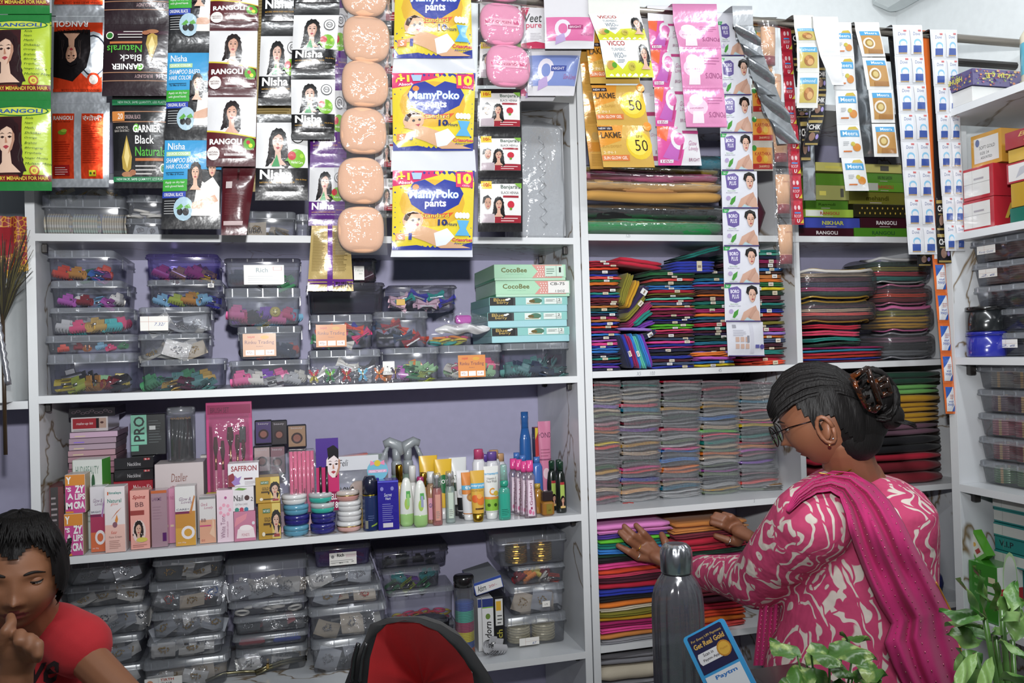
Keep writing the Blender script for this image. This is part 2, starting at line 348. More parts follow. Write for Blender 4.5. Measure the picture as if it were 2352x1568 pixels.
_pool = {}
def pooled(key, fn):
 if key in _pool: c = copy_tree(_pool[key]); return c
 o = fn(); _pool[key] = o; return o
def mk_claw(c, fin='plastic'):
 def f():
  o = empty('claw_clip', (0, 0, 0), 'x', 'hair clip'); m = K(c, fin); L = .042
  for s in (-1, 1):
   b = MB(); b.grid(lambda u, v: V(((u-.5)*L*(1-.15*v), s*(.004+.011*sin(v*pi*.75)), .003+v*.02)), 8, 5, m)
   for k in range(6):
    x = (k-2.5)*L/6.4; b.tube([(x, s*.012, .017), (x*.97, s*.013, .009), (x*.94, s*.004, .0012)], [.0016, .0015, .0008], m, 5)
   b.box(-L*.22, L*.22, s*.009-.0012, s*.009+.0012, .018, .033, m, .001); b.build('clip_jaw', o)
  MB().tube([(-.01, 0, .021), (.01, 0, .021)], .0028, K('b8b8b8', 'metal'), 8).build('spring', o); return o
 return pooled(('claw', c), f)
def mk_bow(c):
 def f():
  o = empty('hair_bow', (0, 0, 0), 'x', 'hair bow'); m = K(c, 'cloth')
  b = MB()
  for s in (-1, 1): b.grid(lambda u, v, s=s: V((s*(.003+u*.018), .004*sin(v*2*pi)*(u+.2), .010+(v-.5)*.018*(.35+u)+.002*sin(6*v))), 5, 8, m)
  b.ball((0, 0, .010), .004, m, 5); b.build('loops', o)
  MB().box(-.016, .016, -.001, .001, .004, .007, K('c9c9c9', 'metal')).build('clip_bar', o); return o
 return pooled(('bow', c), f)
def mk_band(c):
 def f():
  b = MB(); n = 18; L = []
  for k in range(n): a = 2*pi*k/n; ce = V((cos(a), sin(a), 0))*.016; L.append([ce+(ce.normalized()*cos(q*pi/3)+V((0, 0, 1))*sin(q*pi/3))*.0032+V((0, 0, .0032)) for q in range(6)])
  vs = [p for r in L for p in r]; fs = [(a*6+q, a*6+(q+1) % 6, ((a+1) % n)*6+(q+1) % 6, ((a+1) % n)*6+q) for a in range(n) for q in range(6)]
  b.add(vs, fs, K(c, 'cloth'), True); return tag(b.build('hair_band'), 'x', 'hair band')
 return pooled(('band', c), f)
def mk_bangle(c, R, fin='metal', hh=.005, axis='z', dots=None):
 def f():
  b = MB(); n = 26; m = K(c, fin); L = []
  for k in range(n):
   a = 2*pi*k/n; q = V((cos(a), sin(a), 0)); rr = R+(.0006 if k % 2 else 0)
   L.append([q*(rr-.0035)+V((0, 0, .0003)), q*rr+V((0, 0, .0003)), q*(rr+.001)+V((0, 0, hh/2)), q*rr+V((0, 0, hh-.0003)), q*(rr-.0035)+V((0, 0, hh-.0003))])
  vs = [p for r in L for p in r]; fs = []; 
  b.v = [tuple(p) for p in vs]
  for k in range(n):
   for q in range(5):
    b.f.append([k*5+q, k*5+(q+1) % 5, ((k+1) % n)*5+(q+1) % 5, ((k+1) % n)*5+q]); mm = m if not dots or k % 2 else K(dots[(k//2) % len(dots)], 'foil'); b.m.append(b.mi(mm)); b.sm.append(False)
  return tag(b.build('bangle'), 'x', 'bangle')
 return pooled(('bangle', c, round(R, 4), fin, hh, str(dots)), f)
def mk_packet(c, gem, k=0, w_=.05, h=.06):
 def f():
  o = empty('jewellery_packet', (0, 0, 0), 'x', 'packet'); r = random.Random(hash((c, gem, k)) % 999 if 0 else sum(map(ord, c+gem))+k)
  b = MB(); m = K(c, 'card'); b.grid(lambda u, v: V(((u-.5)*w_, .0025*sin(u*4+k)+.001*sin(v*7), v*h)), 5, 5, m); b.build('card', o)
  b = MB(); g = K(gem, 'metal' if gem in ('c9a24a', 'b8b8bc', 'd8b060') else 'foil')
  for i in range(16):
   a = 2*pi*i/16; rr = r.uniform(.4, 1); b.ball((cos(a)*w_*.24*rr, -.003, h*.5+sin(a)*h*.26*rr), r.uniform(.0014, .0028), g, 4)
  b.build('jewellery', o)
  b = MB(); b.grid(lambda u, v: V(((u-.5)*w_*1.1, -.006+.002*sin(u*9+v*5+k), v*h*1.08)), 6, 6, FILM); b.build('sleeve', o); return o
 return pooled(('pk', c, gem, k, w_), f)
CL = ['d8452e', 'c45cc0', 'c98a30', '4f9a6a', '2f6fc0', '8f1f2c', '8cc8ea', '2fb0b4', 'e0417a', 'ef8a2a', 'a8b83a', 'a5d8a0', '8a3fc8', 'f06aa8', '2a2a32', 'e8e4dc', 'd9c23a', '6a1a40']
CN = {'d8452e': 'orange-red', 'c45cc0': 'orchid', 'c98a30': 'amber', '4f9a6a': 'green', '2f6fc0': 'blue', '8f1f2c': 'maroon', '8cc8ea': 'pale blue', '2fb0b4': 'teal', 'e0417a': 'rose', 'ef8a2a': 'orange', 'a8b83a': 'olive yellow',
  'a5d8a0': 'mint', '8a3fc8': 'purple', 'f06aa8': 'pink', '2a2a32': 'black', 'e8e4dc': 'white', 'd9c23a': 'yellow', '6a1a40': 'wine', 'c9a24a': 'gold', 'b8b8bc': 'silver', '30405a': 'slate', '5a8f8c': 'glassy teal', 'f0c8d8': 'baby pink', '25a8a0': 'turquoise', '3a3ab0': 'indigo'}
_seen = {}
def uniq(base, ctx, bits=()):
 k = (base, ctx); _seen[k] = _seen.get(k, 0)+1; n = _seen[k]
 return base+' '+ctx if n == 1 else base+' '+bits[(n-2) % len(bits)]+' '+ctx if bits and n-2 < len(bits) else '%s, %s of its colour there, %s' % (base, nth(n), ctx)
def fill_box(bx, kind, cols, n, ctx, seed=1, grp=None):
 r = random.Random(seed); W, D, H = bx['w']-.012, bx['d']-.02, bx['h']
 grp = grp or '%s in the %s' % ({'claw': 'claw clips', 'bow': 'hair bows', 'band': 'hair bands', 'packet': 'jewellery packets'}[kind], ctx)
 for k in range(n):
  c = cols[k % len(cols)]; x = -W/2+W*(k+.5)/n; lay = k % 2
  if kind == 'claw':
   o = mk_claw(c); s = min(1.15, H/.05)*r.uniform(.85, 1.05); o.scale = (s, s, s)
   place_in(bx, o, x*.86, .03+.03*lay+r.uniform(0, .01), .003+(.004 if lay else 0)+max(0, H-.055)*r.choice((0, 0, .7)), (r.choice((0, .3, 1.2)), r.uniform(-.5, .5), r.uniform(-1, 1)))
   o['label'] = uniq('%s claw clip' % CN.get(c, 'coloured'), 'lying in the '+ctx, ('deeper down', 'against the wall side', 'under the others')); 
  elif kind == 'bow':
   o = mk_bow(c); o.scale = (1.2, 1.2, 1.2); place_in(bx, o, x*.88, .02+.03*lay, .003+r.uniform(0, max(.001, H-.03)), (r.uniform(-.4, .4), r.uniform(-.6, .6), r.uniform(-.6, .6)))
   o['label'] = uniq('%s hair bow' % CN.get(c, 'coloured'), 'in the '+ctx, ('deeper down', 'further along'))
  elif kind == 'band':
   o = mk_band(c); place_in(bx, o, x*.85, .025+.02*lay, .002+.007*(k % 3), (r.uniform(-.2, .2), r.uniform(-.2, .2), 0))
   o['label'] = uniq('%s fabric hair band' % CN.get(c, 'coloured'), 'in the '+ctx, ('deeper down', 'further along'))
  else:
   c, g = c; o = mk_packet(c, g, k % 3, min(.06, W/2.4), min(.055, H*.85)); place_in(bx, o, x*.8, .018+.02*(k % 3)+r.uniform(0, .01), .003, (r.choice((-.25, -.6, -1.1)), r.uniform(-.5, .5), r.uniform(-.3, .3)))
   o['label'] = uniq('%s packet of %s jewellery' % (CNX.get(c, 'white'), CN.get(g, 'gold')), 'in the '+ctx, ('deeper down', 'leaning over', 'at the end', 'under the others'))
  o['group'] = grp
CNX = {'e9e6df': 'white card', 'b8bcc4': 'grey sleeve', '3a3c42': 'dark card', 'd8c8b0': 'cream card', 'b04a50': 'red card', '2a4aa8': 'blue card', 'e0c8c8': 'pale pink card'}
def bangle_pile(bx, c, n, x, R, ctx, fin='metal', hh=.005, dots=None, y=None, names='gold'):
 for k in range(n):
  o = mk_bangle(c, R, fin, hh, 'z', dots); place_in(bx, o, x, (bx['d']*.35 if y is None else y), .004+k*(hh+.0004), (0, 0, k*.3))
  o['label'] = '%s bangle, %s up in the %s' % (names, nth(k+1), ctx); o['group'] = 'bangles in the '+ctx.split(' pile of the ')[-1]
def sticker(par, w_, h, art, x, z, y=-.0035, name='paper_label'):
 b = MB(); b.box(x, x+w_, y, y+.0006, z, z+h, K('eceae4', 'card')); art.put(b, flatmap(w_, h, x, y, z), 'card', .0002); return tag(b.build(name, par))
# ---------------------------------------------------------------- cartons
def carton(x0, x1, yt, yb, D, zb, dep, label, base='ffffff', art=None, name='carton', cat='box', group=None, ax='y', rz=0, fin='card', side=None, top=None, lip=None, bev=.0008, tilt=0, hh=None, key=None):
 loc, r0, w_, h = slot(x0, x1, yt, yb, D, zb, ax)
 if hh: h = hh
 o = empty(name, loc, label, cat, group) if 0 else None
 b = MB(); m = K(base, fin); b.box(-w_/2, w_/2, 0, dep, 0, h, m, bev)
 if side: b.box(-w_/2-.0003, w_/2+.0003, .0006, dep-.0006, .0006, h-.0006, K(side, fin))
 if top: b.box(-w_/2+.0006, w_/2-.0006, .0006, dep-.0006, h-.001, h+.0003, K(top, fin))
 if lip: b.box(-w_/2-.001, w_/2+.001, -.001, dep+.001, h*lip[0], h+.0008, K(lip[1], fin), .0006)
 if art:
  yy = -.001 if lip and not lip[0] > .9 else 0
  if lip:
   z0 = h*lip[0]; art.put(b, flatmap(w_, h-z0, -w_/2, -.0012, z0), fin)
  else: art.a = h/w_; art.put(b, flatmap(w_-.001, h-.001, -w_/2+.0005, 0, .0005), fin)
 o = b.build(name); tag(o, label, cat, group); o.location = loc+V((0, 0, .0006)); o.rotation_euler = (0, tilt, r0+rz); return dict(o=o, loc=loc, w=w_, h=h, top=loc.z+h, d=dep, rz=r0+rz, ax=ax)
# ---------------------------------------------------------------- sachet strips
def sachet_mesh(b, c4, art, base, fin, bulge=.006, seal=.09, org=V((0, 0, 0)), maxl=.085, back=None, nrm=V((0, -1, 0)), wave=0, film=False, thick=.0008):
 tl, tr, bl, br = c4
 nrm = (br-tl).cross(tr-bl).normalized() if 0 else nrm
 ph = (tl.x*37+tl.z*91) % 6.28
 def fn(u, v):
  vv = min(max((v-seal)/(1-2*seal), 0), 1); q = (1-abs(2*min(max(u, 0), 1)-1)**3)*(1-abs(2*vv-1)**3)
  p = bl.lerp(br, u).lerp(tl.lerp(tr, u), v)
  return p+nrm*(bulge*q+wave*sin(v*9+u*4+ph)*.5+.0012*sin(u*11+ph)*(1-abs(2*vv-1))*.5)-org, nrm
 m = base if not isinstance(base, (str, tuple)) else K(base, fin)
 if film: b.grid(lambda u, v: fn(u, v)[0], 10, 12, m)
 else:
  b.grid(lambda u, v: fn(u, v)[0], 12, 16, m); b.grid(lambda u, v: bl.lerp(br, 1-u).lerp(tl.lerp(tr, 1-u), v)-org-nrm*(thick+bulge*.5*sin(pi*u)*sin(pi*v)), 6, 6, K(back or 'b9bcc0', 'silver') if not isinstance(back, str) or back != 'same' else m)
 if art: art.put(b, fn, fin, .0007, maxl)
 return b
_hn = [0]
def pquad(q, Y):
 a, b_, c, d, e, f = q; sl = (b_-a)*0
 return at(a, c, Y), at(b_, c+sl, Y), at(d, f, Y), at(e, f, Y)
def strip(name, label, quads, Y, arts, cat='sachet strip', group=None, hang=True, part='sachet', **kw):
 t = pquad(quads[0], Y); org = (t[0]+t[1])/2; org.z = max(org.z, RZ if hang else org.z); org.y = Y
 o = empty(name, org, label, cat, group)
 for i, q in enumerate(quads):
  c4 = pquad(q, Y+.0004*i); a = arts[i % len(arts)]
  art, base, fin, k2 = a; k3 = dict(kw); k3.update(k2); b = MB(); seals = k3.pop('sealcol', None)
  sachet_mesh(b, c4, art, base, fin, org=org, **k3)
  b.build(part, o)
  if i+1 < len(quads):
   pass
 if hang and t[0].z < RZ+.02:
  b = MB(); z = t[0].z; _hn[0] += 1; zt = RZ+.0128+.0007*(_hn[0] % 7); y1 = RY+.0135 if Y < RY else RY-.0135
  path = [(Y, z), (Y, (z+zt)/2), (Y+(.002 if Y < RY else -.002), zt-.002), (Y*.7+RY*.3, zt), (Y*.3+RY*.7, zt), (RY, zt), (RY*.97+y1*.03, zt)]
  b.grid(lambda u, v: t[0].lerp(t[1], u)-org+V((0, path[round(v*6)][0]-Y, path[round(v*6)][1]-z)), 2, 6, kw.get('hm') or (K(arts[0][1], 'print') if isinstance(arts[0][1], (str, tuple)) else arts[0][1]))
  b.build('hanging_loop', o)
 return o
# ---------------------------------------------------------------- printed fronts
W_, BK = 'f2f2f0', '161518'
def a_mehandi():
 a = Art(1.65); a.rect(0, .1, 1, .9, 'b4cc1e').rect(0, .1, 1, .17, '7a1418').text('DRY MEHANDI FOR HAIR', .02, .115, .95, .155, 'e8d83a')
 a.ell(.45, .875, .52, '1e6b34', .062).ell(.45, .875, .49, 'c9d640', .048).text('RANGOLI', .05, .85, .86, .9, '2a5a9a', .03)
 a.rect(0, .17, .5, .81, '3a1418').woman(.22, .56, .16, '2a1216', 'e3bfa6', None, .9)
 for i, t in enumerate(('Amla', 'Neem', 'Methi', 'Shikakai', 'Orange', 'Brahmi', 'Bhringraj', 'Triphala', 'Nagar Motha', 'Multani Mitti')): a.text(t, .56, .775-i*.056, .56+.045*len(t)*.8, .80-i*.056, '2c4a10', 0, .3)
 a.ell(.72, .21, .09, 'b8501e').ell(.72, .21, .065, 'd8d23a').text('e', .69, .19, .75, .225, 'b8501e'); return a, '1d7a34', 'print', dict(bulge=.011)
def a_henna():
 a = Art(1.5); a.rect(.08, .07, .95, .86, 'd6401e').ell(.24, .46, .3, 'b9bdc2', .28).ell(.24, .46, .25, '2a2d36', .24).ell(.24, .46, .23, 'b9bdc2', .22)
 a.poly([(.3, .16), (.95, .18), (.95, .7), (.6, .76), (.35, .6), (.28, .4)], '1a1618').woman(.62, .46, .11, '1a1618', 'd9a88c', None, .9)
 a.ell(.22, .74, .12, 'c03a1c').ell(.22, .74, .08, 'd8d0c8').rect(.08, .84, .95, .875, 'd6401e').text('HENNA BASED HAIR COLOR', .12, .845, .8, .87, '2a1410', 0)
 a.flip(); a.L += Art(1.5).text('BLACK HENNA', .12, .79, .66, .835, '2a1410', .01, 0, 180).text('RANGOLI', .03, .865, .66, .94, 'f2f0ee', .03, 0, 180).L; return a, 'b4b8bd', 'silver', dict(bulge=.008)
def a_hennaup():
 a, b, c, d = a_henna(); return Art(1.5), b, c, d
def a_hennaback():
 a = Art(1.45)
 for x0, x1 in ((.06, .42), (.54, .9)):
  a.rect(x0, .1, x1, .87, 'd8401e')
 a.text('RANGOLI', .08, .79, .4, .84, 'f2e8e0', .03).text('BLACK HENNA', .12, .76, .36, .78, '5a1a10', 0).text('रंगोली', .56, .78, .88, .85, 'f2e8e0', .02)
 a.ell(.23, .64, .07, '7aa02a', .03).ell(.26, .66, .05, 'a8c040', .02).lines(.1, .3, .38, .55, 9, 'b02a14', .3).lines(.57, .28, .87, .74, 18, 'a02812', .3)
 a.rect(.1, .13, .36, .25, 'a01c1c').lines(.12, .14, .34, .24, 4, 'e8c8c0', .3).rect(.68, .12, .8, .19, 'c8b82a').ell(.71, .155, .02, '2a6a2a').ell(.77, .155, .02, '8a2a1a'); return a, 'b4b8bd', 'silver', dict(bulge=.006)
def a_garnier(col='3a1428', band='e8d8d0', name='BURGUNDY', no='3.16', flip=True):
 a = Art(1.15); a.rect(0, .13, 1, .18, col).rect(0, .80, 1, .81, 'b08060').rect(0, .69, 1, .70, 'b08060')
 a.text(no, .05, .715, .17, .775, 'd8c0c8', .01).text(name, .22, .725, .5, .77, 'c8a8a8', 0)
 a.ell(.42, .63, .05, '6abf3a').text('GARNIER', .36, .58, .86, .66, 'f0f0ee', .03).text('Black', .4, .46, .74, .55, 'f0f0ee', .01).text('Naturals', .4, .33, .94, .43, '52b83a', .01)
 a.rect(.4, .28, .9, .31, 'c07038').poly([(.25, .55), (.34, .32), (.32, .2), (.25, .16), (.17, .2), (.16, .32)], 'b89a3a').poly([(.25, .5), (.30, .33), (.25, .2), (.2, .32)], 'e8d080').ell(.25, .14, .1, 'b07850', .03).ell(.35, .16, .06, 'a86a48', .03)
 a.text('ALMOND OIL', .06, .62, .28, .645, 'd0c8c0', 0).text('BLACK TEA EXTRACT', .04, .585, .3, .61, 'd0c8c0', 0).lines(.4, .14, .8, .26, 3, 'd8d4d0', .3).ell(.9, .2, .06, 'e8e8d8').ell(.9, .2, .045, '2a7a2a')
 if flip: a.flip()
 return a, '231019' if flip else '1c1c1e', 'print', dict(bulge=.006)
def a_garnierblk():
 a, b, c, d = a_garnier('2a2a2c', 'e07a2a', 'ORIGINAL BLACK', '2.0', False)
 a.rect(0, .87, 1, .93, '1e7a4a').text('NEW PACK, SAME QUANTITY, LESS PLASTIC', .1, .885, .97, .915, 'c8e8d8', 0).rect(0, .06, 1, .115, '1e7a4a').text('NEW PACK, SAME QUANTITY, LESS PLASTIC', .06, .072, .97, .102, 'c8e8d8', 0); a.rect(0, .70, .22, .80, 'd8863a').text('20', .1, .72, .19, .78, 'f4e8d8', .01); return a, b, c, d
def a_nishablue():
 a = Art(1.42); a.rect(0, .12, 1, .9, '1b1c20').poly([(0, .48), (.42, .42), (.42, .9), (0, .9)], '2f9ed8').rect(.42, .6, 1, .9, '2f9ed8').poly([(.78, .9), (.9, .82), (1, .86), (1, .9)], 'e8d22a').rect(0, .38, .42, .5, '3fae3a').rect(0, .31, .4, .375, '2846b0')
 a.text('Nisha', .06, .8, .36, .87, W_, .01).rect(.04, .735, .46, .78, 'b8dca0').text('QUICK COLOR', .06, .742, .43, .772, W_, .02).text('SHAMPOO BASED', .04, .665, .6, .715, W_, .01, .2).text('HAIR COLOR', .04, .605, .44, .65, W_, .01, .2)
 a.rect(.04, .565, .36, .57, '1a1c22').text('For Men & Women', .06, .54, .36, .56, '1a1c22', .01).text('Apply on dry hair', .04, .45, .38, .48, W_, 0).text('with gloved hands', .04, .41, .36, .44, W_, 0).text('ORIGINAL BLACK', .03, .325, .36, .36, W_, .01)
 a.lines(.04, .15, .26, .3, 6, 'b8b8b8', .25).ell(.37, .2, .17, 'a8c8d8').ell(.31, .17, .05, '101216').ell(.41, .17, .055, '101216').poly([(.24, .2), (.33, .25), (.37, .22), (.3, .19)], '58a83a').poly([(.38, .22), (.46, .25), (.5, .21), (.42, .2)], '58a83a')
 a.poly([(.5, .13), (.98, .13), (.98, .42), (.86, .52), (.72, .46), (.6, .5), (.56, .3)], 'ece8e2').poly([(.52, .26), (.9, .34), (.96, .28), (.7, .2), (.5, .2)], 'd9a88a')
 a.woman(.56, .56, .075, '1c1210', 'e0b498', None, .7); a.poly([(.76, .6), (.74, .68), (.82, .735), (.93, .72), (.96, .62)], '1a1210').face(.85, .6, .075, 'd9a88a'); a.poly([(.76, .63), (.78, .69), (.86, .71), (.94, .66), (.94, .63), (.86, .67)], '1a1210'); return a, '17171a', 'print', dict(bulge=.007)
def a_brown():
 a = Art(1.5); a.rect(0, .38, 1, .9, 'e6e6e8').woman(.5, .68, .115, '1e1214', 'd6a48c', None, .75).poly([(0, .46), (.5, .42), (1, .37), (1, .1), (0, .1)], '5c1a22').poly([(0, .46), (.5, .42), (1, .37), (1, .355), (.5, .4), (0, .44)], 'd8c830')
 a.text('RANGOLI', .06, .27, .72, .345, W_, .04).ell(.87, .28, .12, '5aa82a').ell(.85, .3, .04, 'c02a3a').ell(.9, .26, .04, 'e8e840').ell(.14, .16, .13, 'ece8e4').text('NATURAL', .04, .165, .24, .185, '5c1a22', .01).text('BROWN', .06, .135, .22, .155, '5c1a22', .01)
 a.text('NATURAL HENNA BASED HAIR COLOUR', .3, .2, .97, .225, 'e8d8d8', 0).rect(.36, .13, .96, .155, 'e8e0e0').text('4x DARK EXPERT GREY COVERAGE', .38, .135, .94, .15, '5c1a22', 0); return a, '4e151d', 'print', dict(bulge=.009)
def a_plainbrown():
 a = Art(2); a.rect(.45, .8, .52, .98, '3a1014').lines(.1, .3, .8, .62, 14, '7a3a40', .3).rect(.12, .68, .32, .78, 'c8b8b8').rect(.08, .14, .8, .2, 'c8b0b0'); return a, '541820', 'print', dict(bulge=.008)
def a_nisha(bg='141316', card='e9e9ea'):
 a = Art(1.55); a.rect(0, .36, 1, .9, card).woman(.42, .66, .115, '0e0c0e', 'dcb6a4', None, .95).poly([(.3, .38), (.4, .52), (.46, .38)], '3f9a5a').poly([(0, .37), (.3, .345), (1, .37), (1, .1), (0, .1)], bg)
 a.text('Nisha', .08, .235, .7, .345, W_, .035).text('NATURAL HENNA BASED HAIR COLOR', .08, .19, .74, .208, 'd8a02a', 0).text("Discover Colored Hair That's Naturally Beautiful", .08, .15, .92, .17, 'e8e4e8', 0).text('Silky & Shiny', .76, .22, .97, .24, 'd8a02a', 0)
 a.ell(.8, .73, .13, '222222').ell(.8, .73, .115, card).ell(.8, .73, .07, '222222').ell(.8, .73, .055, card).text('90', .755, .715, .845, .745, '222222', .01)
 a.poly([(.55, .44), (.68, .52), (.72, .43)], '4aa02a').ell(.78, .47, .17, '7cb82a').ell(.69, .5, .08, 'c01a2a').ell(.88, .5, .04, 'a8d840').text('Herbal Care', .68, .41, .9, .44, 'f0f4e0', .01); return a, bg, 'print', dict(bulge=.009)
def a_nishap(): return a_nisha('5a1e7c', 'dadadc')
def a_goldback():
 a = Art(1.7); a.lines(.06, .3, .38, .9, 26, '8a7440', .35).lines(.55, .3, .9, .9, 26, '8a7440', .35, 3).rect(.42, 0, .54, 1, '5a1e7c').rect(0, .14, 1, .17, '5a1e7c').rect(0, .1, 1, .12, '5a1e7c').poly([(.56, .16), (.8, .16), (.9, .1), (.56, .06)], '5a1e7c').text('Nisha', .6, .05, .96, .13, '2a2018', .02, 0, 180); return a, 'b39b5e', 'foil', dict(bulge=.008)
def a_goldplain(): a = Art(1.6); a.lines(.06, .1, .9, .9, 30, '8a7440', .3); return a, 'ab9560', 'foil', dict(bulge=.006)
def a_mamy():
 a = Art(1.1); a.rect(0, .0, 1, 1, '2f3c98').poly([(0, .12), (.06, .04), (.3, .06), (.5, .02), (.8, .04), (1, .1), (1, .85), (.97, 1), (.1, 1), (0, .9)], 'e8d21e').poly([(0, 1), (.62, 1), (.56, .94), (.36, .88), (.2, .82), (0, .8)], 'd8286a')
 a.ell(.48, .58, .4, 'e0b020', .3).poly([(.17, .7), (.24, .84), (.38, .88), (.5, .8), (.62, .88), (.78, .84), (.86, .7), (.8, .56), (.62, .46), (.5, .38), (.36, .46), (.22, .56)], '2a3a9c')
 a.text('MamyPoko', .19, .6, .8, .75, '7aa8e0', .05).text('MamyPoko', .195, .605, .795, .745, 'f4f6ff', .02).ell(.27, .78, .04, 'e8862a').text('pants', .38, .5, .64, .61, 'f4f6ff', .03)
 a.poly([(.28, .46), (.5, .43), (.74, .46), (.68, .4), (.34, .38)], 'e05a2a').text('Standard', .33, .39, .68, .45, '3a2a20', .04).text('Standard', .335, .392, .675, .447, 'f0d830', .012)
 a.rect(.76, .78, .98, .98, 'd8286a').text('10', .78, .82, .96, .96, 'f0e020', .05).text('Only', .84, .785, .94, .81, 'f8e8f0', 0).text('+1', .06, .87, .2, .97, 'f0e030', .05).text('Absorb', .07, .82, .24, .86, 'f8f0f4', .02).poly([(.24, .88), (.33, .88), (.35, .97), (.22, .97)], 'a8c8f0')
 a.poly([(.2, .33), (.42, .27), (.62, .2), (.72, .1), (.84, .06), (.98, .02), (.6, .02), (.4, .1), (.2, .17), (.1, .17), (.13, .2), (.26, .24), (.12, .28)], 'dfb088').poly([(.5, .2), (.66, .26), (.76, .16), (.66, .06), (.54, .04)], 'eaf2f8').ell(.24, .36, .125, 'dcae88').poly([(.13, .37), (.15, .44), (.24, .475), (.33, .44), (.22, .44), (.17, .35)], '4a3428')
 a.ell(.24, .36, .018, '2a1a18').ell(.31, .37, .016, '2a1a18').poly([(.26, .31), (.32, .32), (.3, .285)], 'b03048').text('10', .54, .29, .66, .37, '1e2a6a', .05).text('Hours', .66, .29, .78, .33, '1e2a6a', .02)
 for k in range(4): a.ell(.78+k*.045, .42, .03, 'e8f0f8', .04)
 a.poly([(.78, .36), (.94, .36), (.9, .26), (.96, .17), (.76, .17), (.82, .26)], '5ab0e0').text('Crisscross', .73, .1, .99, .14, 'd8286a', .03).text('Absorption', .76, .06, .96, .09, '2a3a9c', .01).rect(.04, .12, .15, .2, 'e08a4a').text('S', .07, .13, .12, .19, W_, .02).text('1', .19, .12, .23, .2, '2a3a9c', .03); return a, '2f3c98', 'print', dict(bulge=.016, seal=.02)
def a_banj():
 a = Art(1.15); a.rect(.04, .16, .96, .9, 'e6e4e2').rect(.06, .8, .3, .95, 'e8c81e').text('10/-', .12, .84, .28, .92, 'c02a1a', .03).text("Banjara's", .5, .78, .94, .88, '3a5a4a', .01).text('BLACK HENNA', .5, .7, .9, .75, '3a3a3a', 0).rect(.54, .63, .9, .67, 'a01e30').ell(.72, .5, .08, 'c8243a').ell(.72, .42, .03, '6a9a2a')
 a.rect(.36, .16, .96, .3, 'a01e30').lines(.5, .19, .9, .28, 2, 'e8c8c8', .35).woman(.44, .5, .1, '141012', 'd8a890', None, .9).poly([(.08, .52), (.1, .64), (.2, .68), (.28, .6)], '141012').face(.2, .52, .1, 'c8967a').rect(.06, .16, .34, .32, 'b8a8b0').poly([(.8, .9), (.96, .9), (.96, .8), (.86, .84)], '7ab03a'); return a, '1c1a1c', 'print', dict(bulge=.007)
def a_lakme():
 a = Art(.78); a.rect(0, .0, 1, 1, 'cfa548').poly([(0, .45), (.4, .6), (.5, 1), (0, 1)], 'd9901e').ell(.75, .5, .26, 'e6c41c').ell(.72, .52, .2, 'f0d84a').text('50', .66, .36, .92, .62, '3a2a18', 0).text('SPF', .7, .66, .84, .72, '5a4020', 0).rect(.0, .84, .28, .93, '2a1e28').text('NEW 10/-', .02, .86, .26, .91, 'e8e0e0', .01)
 a.text('LAKME', .04, .66, .42, .8, '4a3418', .02).text('SUN EXPERT', .04, .44, .4, .5, 'b8903a', 0).text('2-IN-1', .04, .3, .26, .36, 'f0e0c0', 0).rect(0, .14, .52, .27, 'd87838').text('SUN GLOW GEL', .03, .17, .48, .24, 'f4e8dc', .01).ell(.97, .93, .08, 'e8901e'); return a, 'd39a2e', 'foil', dict(bulge=.005, seal=.06)
def a_lakback(): a = Art(1.4); a.rect(0, .4, 1, .62, 'c07c1a').ell(.35, .76, .14, 'b08a48').lines(.1, .08, .9, .36, 8, 'a87a2a', .3).rect(.7, .7, .95, .82, 'd8d0c0'); return a, 'c2903a', 'foil', dict(bulge=.004, seal=.05)
def a_vicco():
 a = Art(.68); a.rect(0, .0, 1, 1, 'efefec').poly([(0, .42), (.2, .42), (.36, .2), (.5, .4), (1, .44), (1, 0), (0, 0)], 'd9dc1c').text('VICCO', .14, .8, .5, .93, 'b01e22', .02).text('TURMERIC', .2, .66, .48, .74, '7a8a9a', 0).text('WSO', .22, .48, .42, .62, '7a8a9a', .01).text('CREAM', .42, .5, .48, .56, '7a8a9a', 0).lines(.28, .36, .44, .46, 3, '7a8a9a', .4)
 a.ell(.13, .3, .08, 'c89a3a').ell(.2, .3, .05, '5aa02a').ell(.56, .26, .07, 'c8b840').text('10g', .53, .22, .6, .3, '5a5a10', 0).woman(.85, .58, .17, '141214', 'e0b49c', None, .5); return a, 'e4e6de', 'print', dict(bulge=.005, seal=.05)
def a_glow():
 a = Art(.78); a.poly([(0, 0), (.52, 0), (.6, .4), (.5, 1), (0, 1)], 'd84a9a').poly([(0, .75), (.2, .6), (.3, 1), (0, 1)], 'e8622a').poly([(.1, .2), (.46, .1), (.5, .5), (.3, .6)], 'c060b8').ell(.52, .66, .22, 'e6e2e8').ell(.5, .66, .13, 'e06ab0').poly([(.44, .14), (.5, .18), (.6, .56), (.52, .5)], 'c03a80')
 a.text('Glow', .72, .5, .94, .62, 'b86a9a', 0, .3).text('Lovely', .7, .34, .96, .48, 'b86a9a', 0, .3).rect(.6, .8, 1, .88, 'c03a80').text('BRIGHT', .7, .1, .96, .18, '8a3a6a', 0).rect(.04, .06, .34, .14, 'e8e0e8').text('10/-', .08, .07, .3, .13, 'b02a6a', .01); return a, 'e2dfe4', 'print', dict(bulge=.006, seal=.06)
def a_glowwhite(): a = Art(.9); a.rect(.05, .1, .95, .2, 'b03a6a').text('BRIGHT', .5, .24, .9, .32, '8a3a5a', 0).text('Glow & Lovely', .3, .6, .95, .7, 'b88aa0', 0, .3); return a, 'd6d4d8', 'print', dict(bulge=.004, seal=.05)
